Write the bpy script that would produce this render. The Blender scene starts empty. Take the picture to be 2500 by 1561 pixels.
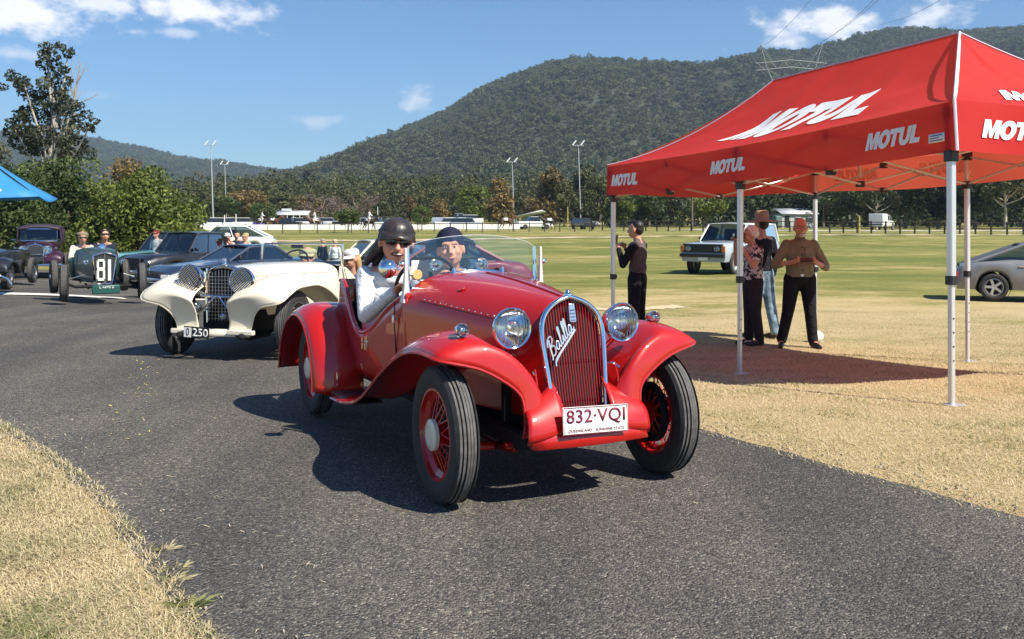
import bpy, bmesh, math, random
import numpy as np
from mathutils import Vector, Matrix, Euler, noise
R = math.radians
random.seed(7); rng = np.random.default_rng(7)
scene = bpy.context.scene
# ------------------------------------------------------------------ camera
CF, CCX, CHY, CAMH = 2300.0, 1250.0, 540.0, 1.40      # focal length and horizon in photograph pixels, eye height
cam_d = bpy.data.cameras.new('camera'); cam = bpy.data.objects.new('camera', cam_d)
scene.collection.objects.link(cam); scene.camera = cam
cam.location = (0, 0, CAMH); cam.rotation_euler = (R(90), 0, 0)
cam_d.sensor_width = 36; cam_d.lens = 36*CF/2500; cam_d.shift_y = -240.5/2500
cam_d.clip_start = 0.05; cam_d.clip_end = 9000
# ------------------------------------------------------------------ sky, sun, exposure
SUN_EL = R(47); SUN_AZ = math.atan2(.80, -.60)
TO_SUN = Vector((math.sin(SUN_AZ)*math.cos(SUN_EL), math.cos(SUN_AZ)*math.cos(SUN_EL), math.sin(SUN_EL)))
sun_d = bpy.data.lights.new('sun', 'SUN'); sun = bpy.data.objects.new('sun', sun_d)
scene.collection.objects.link(sun); sun.rotation_euler = TO_SUN.to_track_quat('Z', 'Y').to_euler()
sun_d.energy = 4.8; sun_d.angle = R(.53); sun_d.color = (1, .93, .82)
SKY_STRENGTH = .072
CLOUDS = [  # direction in photograph pixels (x, y), half width, half height, density
 (60, 28, 250, 60, .95), (250, 10, 150, 36, .8), (460, 25, 190, 52, .95), (590, 35, 70, 26, .7), (440, 78, 60, 18, .45),
 (1012, 240, 44, 30, .62), (775, 300, 62, 20, .35), (2010, 60, 150, 58, .85), (2270, 35, 90, 36, .7), (1950, 95, 90, 24, .5), (30, 132, 110, 26, .45),
 (230, 232, 60, 10, .12), (-500, -300, 320, 80, .9), (900, -700, 400, 120, .85), (2900, -250, 300, 70, .9), (1700, -420, 260, 60, .8),
 (3600, 120, 260, 50, .8), (-1300, 60, 330, 70, .9), (-1600, -800, 420, 120, .85), (3300, -1000, 420, 130, .85)]
world = bpy.data.worlds.new('World'); scene.world = world; world.use_nodes = True; world.cycles.sampling_method = 'MANUAL'; world.cycles.sample_map_resolution = 256
wn, wl = world.node_tree.nodes, world.node_tree.links
wn.clear()
def W(t, **k):
    n = wn.new(t)
    for a, v in k.items(): setattr(n, a, v)
    return n
w_out = W('ShaderNodeOutputWorld'); w_bg = W('ShaderNodeBackground'); w_bg.inputs[1].default_value = SKY_STRENGTH
w_sky = W('ShaderNodeTexSky', sky_type='NISHITA', sun_disc=False, sun_elevation=SUN_EL, sun_rotation=SUN_AZ)
w_sky.air_density = 1.0; w_sky.dust_density = .1; w_sky.ozone_density = 3.0; w_sky.altitude = 100
w_tc = W('ShaderNodeTexCoord')
w_n1 = W('ShaderNodeTexNoise'); w_n1.inputs['Scale'].default_value = 26; w_n1.inputs['Detail'].default_value = 9; w_n1.inputs['Roughness'].default_value = .62
w_map = W('ShaderNodeMapping'); w_map.inputs['Scale'].default_value = (1, 1, 1.7)
wl.new(w_tc.outputs['Generated'], w_map.inputs[0]); wl.new(w_map.outputs[0], w_n1.inputs['Vector'])
acc = None
for px, py, hw, hh, den in CLOUDS:
    d = Vector(((px-CCX)/CF, 1, -(py-CHY)/CF)); L_ = d.length; d.normalize()
    sub = W('ShaderNodeVectorMath', operation='SUBTRACT'); sub.inputs[1].default_value = d; wl.new(w_tc.outputs['Generated'], sub.inputs[0])
    mul = W('ShaderNodeVectorMath', operation='MULTIPLY'); mul.inputs[1].default_value = (CF/hw*L_, CF/hw*.8, CF/hh*L_); wl.new(sub.outputs[0], mul.inputs[0])
    ln = W('ShaderNodeVectorMath', operation='LENGTH'); wl.new(mul.outputs[0], ln.inputs[0])
    m1 = W('ShaderNodeMath', operation='MULTIPLY_ADD'); m1.inputs[1].default_value = 3.6; m1.inputs[2].default_value = -1.8; wl.new(w_n1.outputs[0], m1.inputs[0])
    m2 = W('ShaderNodeMath', operation='ADD'); wl.new(m1.outputs[0], m2.inputs[0]); wl.new(ln.outputs['Value'], m2.inputs[1])
    mr = W('ShaderNodeMapRange', interpolation_type='SMOOTHSTEP'); wl.new(m2.outputs[0], mr.inputs[0])
    mr.inputs[1].default_value = 1.15; mr.inputs[2].default_value = .0; mr.inputs[3].default_value = 0; mr.inputs[4].default_value = den
    if acc is None: acc = mr.outputs[0]
    else:
        mx = W('ShaderNodeMath', operation='MAXIMUM'); wl.new(acc, mx.inputs[0]); wl.new(mr.outputs[0], mx.inputs[1]); acc = mx.outputs[0]
w_tint = W('ShaderNodeMix', data_type='RGBA', blend_type='MULTIPLY'); w_tint.inputs[0].default_value = 1; wl.new(w_sky.outputs[0], w_tint.inputs[6]); w_tint.inputs[7].default_value = (.70, .95, 1.16, 1)
w_mix = W('ShaderNodeMix', data_type='RGBA'); wl.new(acc, w_mix.inputs[0]); wl.new(w_tint.outputs[2], w_mix.inputs[6])
w_mix.inputs[7].default_value = (11.0, 10.9, 11.1, 1)
wl.new(w_mix.outputs[2], w_bg.inputs[0]); wl.new(w_bg.outputs[0], w_out.inputs[0])
cy = scene.cycles; cy.max_bounces = 7; cy.diffuse_bounces = 3; cy.glossy_bounces = 4; cy.transmission_bounces = 5; cy.transparent_max_bounces = 10; cy.volume_bounces = 0; cy.caustics_reflective = False; cy.caustics_refractive = False
vs = scene.view_settings; vs.view_transform = 'Standard'; vs.look = 'None'; vs.exposure = .68; vs.gamma = 1; vs.use_curve_mapping = False
# ------------------------------------------------------------------ helpers
C = scene.collection
def px_ground(px, py, z=0.0):
    s = (py-CHY)/(CAMH-z); return Vector(((px-CCX)/s, CF/s, z))
def px_depth(px, py, Y): return Vector(((px-CCX)*Y/CF, Y, CAMH-(py-CHY)*Y/CF))
def lerp(a, b, t): return a+(b-a)*t
def sstep(a, b, x):
    t = np.clip((np.asarray(x, float)-a)/(b-a), 0, 1); return t*t*(3-2*t)
class MB:
    """collects geometry for ONE mesh object"""
    def __init__(s): s.v = []; s.f = []
    def add(s, vs, fs):
        o = len(s.v); s.v += [tuple(v) for v in vs]; s.f += [tuple(i+o for i in f) for f in fs]; return s
    def box(s, c, d, rot=None, taper=1.0):
        m = rot if rot is not None else Matrix.Identity(3); c = Vector(c); vs = []
        for z in (-.5, .5):
            k = taper if z > 0 else 1
            for x, y in ((-.5, -.5), (.5, -.5), (.5, .5), (-.5, .5)): vs.append(c+m@Vector((x*d[0]*k, y*d[1]*k, z*d[2])))
        return s.add(vs, [(3, 2, 1, 0), (4, 5, 6, 7), (0, 1, 5, 4), (1, 2, 6, 5), (2, 3, 7, 6), (3, 0, 4, 7)])
    def loft(s, rings, closed=True, caps=True):
        n = len(rings[0]); vs = [p for r in rings for p in r]; fs = []
        for i in range(len(rings)-1):
            for j in range(n if closed else n-1):
                a = i*n+j; b = i*n+(j+1) % n; fs.append((a, b, b+n, a+n))
        if caps and closed: fs.append(tuple(range(n))[::-1]); fs.append(tuple((len(rings)-1)*n+j for j in range(n)))
        return s.add(vs, fs)
    def tube(s, path, r, n=8, closed=False, caps=True, squash=None):
        P = [Vector(p) for p in path]; k = len(P); rr = r if isinstance(r, (list, tuple)) else [r]*k; rings = []; up = None
        for i in range(k):
            if closed: t = P[(i+1) % k]-P[i-1]
            else: t = P[min(i+1, k-1)]-P[max(i-1, 0)]
            t = t.normalized() if t.length > 1e-9 else Vector((0, 0, 1))
            if up is None: up = Vector((0, 0, 1)) if abs(t.z) < .9 else Vector((1, 0, 0))
            u = t.cross(up)
            if u.length < 1e-6: u = t.orthogonal()
            u.normalize(); w = u.cross(t).normalized(); up = w
            q = squash or 1
            rings.append([P[i]+(u*math.cos(a)-w*math.sin(a)*q)*rr[i] for a in [2*math.pi*j/n for j in range(n)]])
        if closed: rings.append(rings[0])
        return s.loft(rings, True, caps and not closed)
    def cyl(s, a, b, r0, r1=None, n=16, caps=True): return s.tube([a, b], [r0, r0 if r1 is None else r1], n, caps=caps)
    def lathe(s, prof, o=(0, 0, 0), axis=(0, 0, 1), n=24, a0=0, a1=None):
        z = Vector(axis).normalized(); x = z.orthogonal().normalized(); y = z.cross(x); o = Vector(o); full = a1 is None
        k = n if full else n+1; st = 2*math.pi/n if full else (a1-a0)/n
        rings = [[o+z*h+(x*math.cos(a0+st*j)+y*math.sin(a0+st*j))*max(r, 1e-5) for j in range(k)] for r, h in prof]
        return s.loft(rings, full, False)
    def ell(s, c, r, rot=None, n=14, m=9):
        c = Vector(c); r = (r, r, r) if not isinstance(r, (list, tuple)) else r; M = rot if rot is not None else Matrix.Identity(3)
        vs = [c+M@Vector((0, 0, -r[2]))]
        for i in range(1, m):
            t = -math.pi/2+math.pi*i/m
            for j in range(n):
                a = 2*math.pi*j/n; vs.append(c+M@Vector((r[0]*math.cos(t)*math.cos(a), r[1]*math.cos(t)*math.sin(a), r[2]*math.sin(t))))
        vs.append(c+M@Vector((0, 0, r[2]))); fs = []
        for j in range(n): fs.append((0, 1+(j+1) % n, 1+j)); fs.append((len(vs)-1, len(vs)-1-n+j, len(vs)-1-n+(j+1) % n))
        for i in range(m-2):
            for j in range(n): a = 1+i*n+j; b = 1+i*n+(j+1) % n; fs.append((a, b, b+n, a+n))
        return s.add(vs, fs)
    def cap(s, a, b, ra, rb, n=12):
        """capsule with two radii"""
        a = Vector(a); b = Vector(b); d = b-a
        if d.length < 1e-6: return s.ell(a, ra)
        d.normalize(); path = []; rr = []
        for t in (-90, -60, -30): path.append(a+d*ra*math.sin(R(t))); rr.append(max(ra*math.cos(R(t)), 1e-4))
        path.append(a); rr.append(ra); path.append(b); rr.append(rb)
        for t in (30, 60, 90): path.append(b+d*rb*math.sin(R(t))); rr.append(max(rb*math.cos(R(t)), 1e-4))
        return s.tube(path, rr, n)
    def sheet(s, rows):
        n = len(rows[0]); vs = [p for r in rows for p in r]
        return s.add(vs, [(i*n+j, i*n+j+1, (i+1)*n+j+1, (i+1)*n+j) for i in range(len(rows)-1) for j in range(n-1)])
    def prism(s, poly, f, depth):
        """extrude a 2D polygon; f(u, v, w) gives the 3D point"""
        n = len(poly); vs = [f(u, v, 0) for u, v in poly]+[f(u, v, depth) for u, v in poly]
        return s.add(vs, [tuple(range(n))[::-1], tuple(range(n, 2*n))]+[(i, (i+1) % n, n+(i+1) % n, n+i) for i in range(n)])
    def mesh(s, name, smooth=True, angle=38):
        me = bpy.data.meshes.new(name); me.from_pydata(s.v, [], s.f); me.update()
        if smooth:
            me.shade_smooth()
            try: me.set_sharp_from_angle(angle=R(angle))
            except Exception: pass
        return me
    def build(s, name, mat, parent=None, smooth=True, angle=38, bevel=0, solid=0, sub=0, fix=False):
        me = s.mesh(name, smooth, angle)
        if fix:
            bm = bmesh.new(); bm.from_mesh(me); bmesh.ops.recalc_face_normals(bm, faces=bm.faces); bm.to_mesh(me); bm.free()
        return link(name, me, mat, parent, bevel, solid, sub)
def link(name, me, mat, parent=None, bevel=0, solid=0, sub=0):
    if mat is not None and not me.materials: me.materials.append(mat)
    o = bpy.data.objects.new(name, me); C.objects.link(o); o.parent = parent
    if solid: m = o.modifiers.new('thickness', 'SOLIDIFY'); m.thickness = solid; m.offset = 0
    if bevel: m = o.modifiers.new('bevel', 'BEVEL'); m.width = bevel; m.segments = 2; m.limit_method = 'ANGLE'; m.angle_limit = R(40)
    if sub: m = o.modifiers.new('smooth', 'SUBSURF'); m.levels = sub; m.render_levels = sub
    return o
def np_mesh(name, verts, faces, mat, parent=None, attr=None, smooth=False):
    """verts (n,3), faces (m,k) numpy arrays -> one mesh object; attr: per-vertex float 'tint'"""
    me = bpy.data.meshes.new(name); n, (m, k) = len(verts), faces.shape
    me.vertices.add(n); me.vertices.foreach_set('co', np.ascontiguousarray(verts, np.float32).ravel())
    me.loops.add(m*k); me.loops.foreach_set('vertex_index', np.ascontiguousarray(faces, np.int32).ravel())
    me.polygons.add(m); me.polygons.foreach_set('loop_start', np.arange(0, m*k, k, dtype=np.int32))
    if attr is not None:
        a = me.attributes.new('tint', 'FLOAT', 'POINT'); a.data.foreach_set('value', np.ascontiguousarray(attr, np.float32))
    me.update(calc_edges=True); me.validate()
    if smooth: me.shade_smooth()
    return link(name, me, mat, parent) if parent is not False else me
def tag(o, label=None, cat=None, group=None, kind=None):
    if label: o['label'] = label
    if cat: o['category'] = cat
    if group: o['group'] = group
    if kind: o['kind'] = kind
    return o
def thing(name, label, cat, loc=(0, 0, 0), rz=0, group=None):
    o = bpy.data.objects.new(name, None); C.objects.link(o); o.location = loc; o.rotation_euler = (0, 0, R(rz)); o.empty_display_size = .2
    return tag(o, label, cat, group)
def copy_tree(o, parent=None):
    c = o.copy(); C.objects.link(c); c.parent = parent
    for ch in list(o.children): copy_tree(ch, c)
    return c
def crom(pts, n):
    """Catmull-Rom resample of tuples, n samples per span"""
    P = [np.array(p, float) for p in pts]; P = [2*P[0]-P[1]]+P+[2*P[-1]-P[-2]]; out = []
    for i in range(1, len(P)-2):
        for k in range(n):
            t = k/n; a, b, c, d = P[i-1], P[i], P[i+1], P[i+2]
            out.append(.5*((2*b)+(c-a)*t+(2*a-5*b+4*c-d)*t*t+(3*b-a-3*c+d)*t**3))
    out.append(P[-2]); return out
# ------------------------------------------------------------------ materials
MATS = {}
def mat(name, col=(.5, .5, .5), rough=.5, metal=0, coat=0, spec=.5, var=0, vscale=8, bump=0, bscale=60, alpha=None, transl=0, col2=None, emit=None, tcol=None):
    if name in MATS: return MATS[name]
    m = bpy.data.materials.new(name); m.use_nodes = True; nt = m.node_tree; b = nt.nodes['Principled BSDF']; MATS[name] = m
    b.inputs['Base Color'].default_value = (*col, 1); b.inputs['Roughness'].default_value = rough; b.inputs['Metallic'].default_value = metal
    b.inputs['Specular IOR Level'].default_value = spec
    if coat: b.inputs['Coat Weight'].default_value = coat; b.inputs['Coat Roughness'].default_value = .03
    if emit: b.inputs['Emission Color'].default_value = (*emit[0], 1); b.inputs['Emission Strength'].default_value = emit[1]
    tc = nt.nodes.new('ShaderNodeTexCoord')
    if var or col2:
        n = nt.nodes.new('ShaderNodeTexNoise'); n.inputs['Scale'].default_value = vscale; n.inputs['Detail'].default_value = 6; n.inputs['Roughness'].default_value = .6
        nt.links.new(tc.outputs['Object'], n.inputs['Vector'])
        cr = nt.nodes.new('ShaderNodeValToRGB'); nt.links.new(n.outputs[0], cr.inputs[0])
        lo = col2 if col2 else tuple(c*(1-var) for c in col); hi = col if col2 else tuple(min(1, c*(1+var)) for c in col)
        cr.color_ramp.elements[0].position = .33; cr.color_ramp.elements[1].position = .67
        cr.color_ramp.elements[0].color = (*lo, 1); cr.color_ramp.elements[1].color = (*hi, 1); nt.links.new(cr.outputs[0], b.inputs['Base Color'])
        rm = nt.nodes.new('ShaderNodeMapRange'); rm.inputs[3].default_value = max(0, rough-.06); rm.inputs[4].default_value = min(1, rough+.08)
        nt.links.new(n.outputs[0], rm.inputs[0]); nt.links.new(rm.outputs[0], b.inputs['Roughness'])
    if bump:
        n2 = nt.nodes.new('ShaderNodeTexNoise'); n2.inputs['Scale'].default_value = bscale; n2.inputs['Detail'].default_value = 4
        nt.links.new(tc.outputs['Object'], n2.inputs['Vector'])
        bp = nt.nodes.new('ShaderNodeBump'); bp.inputs['Strength'].default_value = bump; bp.inputs['Distance'].default_value = .01
        nt.links.new(n2.outputs[0], bp.inputs['Height']); nt.links.new(bp.outputs[0], b.inputs['Normal'])
    if transl:
        t = nt.nodes.new('ShaderNodeBsdfTranslucent'); t.inputs[0].default_value = (*(tcol or col), 1); mx = nt.nodes.new('ShaderNodeMixShader'); mx.inputs[0].default_value = transl
        nt.links.new(b.outputs[0], mx.inputs[1]); nt.links.new(t.outputs[0], mx.inputs[2]); nt.links.new(mx.outputs[0], nt.nodes['Material Output'].inputs[0])
    if alpha is not None: b.inputs['Alpha'].default_value = alpha
    return m
def glass_mat(name, tint=(.9, .95, .95), dark=0.0):
    """thin pane: see-through with fresnel reflection"""
    if name in MATS: return MATS[name]
    m = bpy.data.materials.new(name); m.use_nodes = True; nt = m.node_tree; nt.nodes.clear(); MATS[name] = m
    o = nt.nodes.new('ShaderNodeOutputMaterial'); t = nt.nodes.new('ShaderNodeBsdfTransparent'); g = nt.nodes.new('ShaderNodeBsdfGlossy')
    f = nt.nodes.new('ShaderNodeFresnel'); f.inputs[0].default_value = 1.5; mx = nt.nodes.new('ShaderNodeMixShader')
    t.inputs[0].default_value = (*tint, 1); g.inputs['Roughness'].default_value = .02; g.inputs[0].default_value = (.95, .97, 1, 1)
    ma = nt.nodes.new('ShaderNodeMath'); ma.operation = 'MULTIPLY_ADD'; ma.inputs[1].default_value = 1.2; ma.inputs[2].default_value = .03
    nt.links.new(f.outputs[0], ma.inputs[0]); nt.links.new(ma.outputs[0], mx.inputs[0]); nt.links.new(t.outputs[0], mx.inputs[1]); nt.links.new(g.outputs[0], mx.inputs[2]); nt.links.new(mx.outputs[0], o.inputs[0])
    return m
def leaf_mat(name, lo, hi, transl=.25, rnd=.35):
    """foliage: colour runs lo..hi with the clump 'tint' attribute and a per-tree random"""
    if name in MATS: return MATS[name]
    m = bpy.data.materials.new(name); m.use_nodes = True; nt = m.node_tree; b = nt.nodes['Principled BSDF']; MATS[name] = m
    at = nt.nodes.new('ShaderNodeAttribute'); at.attribute_name = 'tint'; oi = nt.nodes.new('ShaderNodeObjectInfo')
    ad = nt.nodes.new('ShaderNodeMath'); ad.operation = 'MULTIPLY_ADD'; ad.inputs[1].default_value = rnd; nt.links.new(oi.outputs['Random'], ad.inputs[0])
    sb = nt.nodes.new('ShaderNodeMath'); sb.operation = 'SUBTRACT'; sb.inputs[1].default_value = rnd*.5; nt.links.new(at.outputs['Fac'], sb.inputs[0]); nt.links.new(sb.outputs[0], ad.inputs[2])
    cr = nt.nodes.new('ShaderNodeValToRGB'); nt.links.new(ad.outputs[0], cr.inputs[0])
    cr.color_ramp.elements[0].color = (*lo, 1); cr.color_ramp.elements[1].color = (*hi, 1)
    nt.links.new(cr.outputs[0], b.inputs['Base Color']); b.inputs['Roughness'].default_value = .55; b.inputs['Specular IOR Level'].default_value = .3
    t = nt.nodes.new('ShaderNodeBsdfTranslucent'); nt.links.new(cr.outputs[0], t.inputs[0]); mx = nt.nodes.new('ShaderNodeMixShader'); mx.inputs[0].default_value = transl
    nt.links.new(b.outputs[0], mx.inputs[1]); nt.links.new(t.outputs[0], mx.inputs[2]); nt.links.new(mx.outputs[0], nt.nodes['Material Output'].inputs[0])
    return m
CHROME = mat('chrome', (.82, .83, .85), .06, 1); STEEL = mat('brushed_aluminium', (.62, .63, .64), .32, 1, var=.06, vscale=14)
BLACK = mat('black_plastic', (.018, .018, .02), .45); RUBBER = mat('tyre_rubber', (.028, .028, .029), .75, var=.35, vscale=20, bump=.15, bscale=90)
DARK = mat('dark_void', (.008, .008, .009), .9); LENS = mat('lamp_lens', (.75, .78, .8), .08, .65, coat=.6)
GLASS = glass_mat('windscreen_glass', (.90, .95, .93)); DGLASS = mat('dark_car_glass', (.022, .028, .03), .04, 0, spec=.8)
SKIN = mat('skin', (.56, .29, .19), .5, var=.10, vscale=30, spec=.4)
def panel_paint(name, col=(.5, .5, .5), rough=.3, coat=1.0):
    m = mat(name, col, max(.4, rough), 0, coat=coat, var=.03, vscale=3, spec=.3); m.node_tree.nodes['Principled BSDF'].inputs['Coat Roughness'].default_value = .015; return m
# ================================================================== SETTING
RD_R = [(7.2, -6), (3.9, 1.9), (2.41, 4.44), (1.33, 6.25), (.1, 8.6), (-1.5, 11.8), (-3.2, 15), (-4.8, 19), (-6.8, 24), (-9.5, 30), (-18, 37), (-45, 44)]
RD_L = [(2.0, -6), (-.36, 1.6), (-1.10, 3.15), (-1.48, 3.75), (-2.28, 4.96), (-3.66, 6.57), (-6.5, 9), (-12, 12), (-25, 17), (-50, 25)]
def base_z(y, x=None):
    z = np.interp(y, [-50, 6, 10, 18, 32, 45, 60, 82, 105, 200, 420, 9000], [0, 0, -.05, -.14, -.47, -.60, -.48, .0, .22, .5, 4, 40])
    return z if x is None else z-.30*np.exp(-((np.asarray(x)+7)/6.5)**2-((np.asarray(y)-28)/8)**2)
def poly_sd(x, y, poly):
    x = np.asarray(x, float); y = np.asarray(y, float); d = np.full(x.shape, 1e9); ins = np.zeros(x.shape, bool); n = len(poly)
    for i in range(n):
        ax, ay = poly[i]; bx, by = poly[(i+1) % n]; ex, ey = bx-ax, by-ay
        t = np.clip(((x-ax)*ex+(y-ay)*ey)/(ex*ex+ey*ey), 0, 1); d = np.minimum(d, np.hypot(x-ax-t*ex, y-ay-t*ey))
        c = ((ay > y) != (by > y)) & (x < ex*(y-ay)/(ey if abs(ey) > 1e-9 else 1e-9)+ax); ins ^= c
    return np.where(ins, -d, d)
RD_POLY = RD_R+RD_L[::-1]
def right_off(x, y):
    """distance to the right of the road's right edge"""
    ys = [p[1] for p in RD_R]; xs = [p[0] for p in RD_R]; return np.asarray(x, float)-np.interp(y, ys, xs)
def field_z(x, y):
    o = right_off(x, y); return base_z(y, x)-.25*sstep(.3, 3.0, o)*sstep(6, 13, y)*(1-sstep(16, 34, y))+.02*np.sin(np.asarray(x)*1.3+np.asarray(y)*.7)*sstep(.5, 3, np.abs(o))
def ground_z(x, y):
    sd = poly_sd(x, y, RD_POLY); return field_z(x, y)-.045*(1-sstep(-.25, .06, sd))
def gz(x, y): return float(ground_z(np.array([x]), np.array([y]))[0])
def on_ground(px, py):
    """point of the terrain seen at a photograph pixel"""
    z = 0.0
    for _ in range(12): p = px_ground(px, py, z); z = lerp(z, float(field_z(p.x, p.y)), .7)
    return px_ground(px, py, z)
def put(px, Y): x = (px-CCX)*Y/CF; return Vector((x, Y, float(field_z(x, Y))))
# --- ground sheet
ny, nx = 190, 190
ys = np.concatenate([np.linspace(-8, 2.4, 10), 2.5+np.geomspace(.05, 4200, ny-10)-.05]); us = np.linspace(-1, 1, nx); us = np.sign(us)*np.abs(us)**1.25
GX = us[None, :]*(np.abs(ys)[:, None]*.95+9); GY = np.repeat(ys[:, None], nx, 1); GZ = ground_z(GX, GY)
gv = np.stack([GX, GY, GZ], -1).reshape(-1, 3); ii = np.arange(ny-1)[:, None]*nx+np.arange(nx-1)[None, :]
gf = np.stack([ii, ii+1, ii+nx+1, ii+nx], -1).reshape(-1, 4)
def field_material():
    m = bpy.data.materials.new('dry_field_grass'); m.use_nodes = True; nt = m.node_tree; N = nt.nodes; Lk = nt.links; b = N['Principled BSDF']; b.inputs['Roughness'].default_value = .9; b.inputs['Specular IOR Level'].default_value = .1
    tc = N.new('ShaderNodeTexCoord'); sep = N.new('ShaderNodeSeparateXYZ'); Lk.new(tc.outputs['Object'], sep.inputs[0])
    def noise_(sc, det=6, ro=.6, vec=None, stretch=None):
        n = N.new('ShaderNodeTexNoise'); n.inputs['Scale'].default_value = sc; n.inputs['Detail'].default_value = det; n.inputs['Roughness'].default_value = ro
        if stretch:
            mp = N.new('ShaderNodeMapping'); mp.inputs['Scale'].default_value = stretch; mp.inputs['Rotation'].default_value = (0, 0, R(12)); Lk.new(tc.outputs['Object'], mp.inputs[0]); Lk.new(mp.outputs[0], n.inputs['Vector'])
        else: Lk.new(tc.outputs['Object'], n.inputs['Vector'])
        return n.outputs[0]
    def math_(op, a, b_=None, c=None):
        n = N.new('ShaderNodeMath'); n.operation = op
        for i, v in enumerate((a, b_, c)):
            if v is None: continue
            if isinstance(v, (int, float)): n.inputs[i].default_value = v
            else: Lk.new(v, n.inputs[i])
        return n.outputs[0]
    def ramp(f, p):
        r = N.new('ShaderNodeValToRGB'); Lk.new(f, r.inputs[0]); e = r.color_ramp.elements
        while len(e) < len(p): e.new(.5)
        for i, (q, c) in enumerate(p): e[i].position = q; e[i].color = (*c, 1)
        return r.outputs[0]
    # mown field: green further out, straw near the road; broad bands and small patches
    big = noise_(.09, 4, .55, stretch=(.5, 1.6, 1)); mid = noise_(.55, 6, .65, stretch=(.7, 1.2, 1)); fine = noise_(7, 8, .75); vfine = noise_(55, 6, .8)
    mr = N.new('ShaderNodeMapRange'); Lk.new(sep.outputs[1], mr.inputs[0]); mr.inputs[1].default_value = 9; mr.inputs[2].default_value = 32; mr.inputs[3].default_value = -.2; mr.inputs[4].default_value = .19
    far = N.new('ShaderNodeMapRange'); Lk.new(sep.outputs[1], far.inputs[0]); far.inputs[1].default_value = 60; far.inputs[2].default_value = 110; far.inputs[3].default_value = 0; far.inputs[4].default_value = -.05
    g = math_('ADD', math_('MULTIPLY_ADD', big, .75, mr.outputs[0]), math_('MULTIPLY_ADD', mid, .85, far.outputs[0]))
    g = math_('MULTIPLY_ADD', fine, .38, math_('ADD', g, -.49))
    c1 = ramp(g, [(.36, (.56, .445, .25)), (.47, (.47, .38, .19)), (.57, (.30, .275, .095)), (.76, (.16, .185, .052))])
    c2 = ramp(vfine, [(.32, (.42, .40, .36)), (.66, (1.25, 1.22, 1.15))])
    mx = N.new('ShaderNodeMix'); mx.data_type = 'RGBA'; mx.blend_type = 'MULTIPLY'; mx.inputs[0].default_value = .8; Lk.new(c1, mx.inputs[6]); Lk.new(c2, mx.inputs[7]); Lk.new(mx.outputs[2], b.inputs['Base Color'])
    bp = N.new('ShaderNodeBump'); bp.inputs['Strength'].default_value = .7; bp.inputs['Distance'].default_value = .03; Lk.new(vfine, bp.inputs['Height']); Lk.new(bp.outputs[0], b.inputs['Normal'])
    return m
FIELD = field_material()
tag(np_mesh('ground', gv, gf, FIELD, smooth=True), kind='structure')
# --- asphalt road
def resample(P, n):
    P = np.array(crom(P, 8)); d = np.concatenate([[0], np.cumsum(np.hypot(*np.diff(P, axis=0).T))]); d /= d[-1]
    t = np.linspace(0, 1, n)**1.9; return np.stack([np.interp(t, d, P[:, 0]), np.interp(t, d, P[:, 1])], 1)
nr, nc = 420, 40; RL = resample(RD_L, nr); RR_ = resample(RD_R, nr)
t_ = np.linspace(0, 1, nc)[None, :, None]; RG = RL[:, None]*(1-t_)+RR_[:, None]*t_
for i in range(nr):      # ragged edges
    for j, amp in ((0, .14), (1, .08), (nc-1, .05)):
        k = noise.noise(Vector((i*.33, j*9.1, 0)))*.6+noise.noise(Vector((i*.9, j*3.1, 5)))*.5
        dirv = (RG[i, -1]-RG[i, 0]); dirv /= np.linalg.norm(dirv); RG[i, j] += dirv*k*amp
rz = base_z(RG[..., 1], RG[..., 0])+.004
rv = np.stack([RG[..., 0], RG[..., 1], rz], -1).reshape(-1, 3); ii = np.arange(nr-1)[:, None]*nc+np.arange(nc-1)[None, :]
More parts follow.
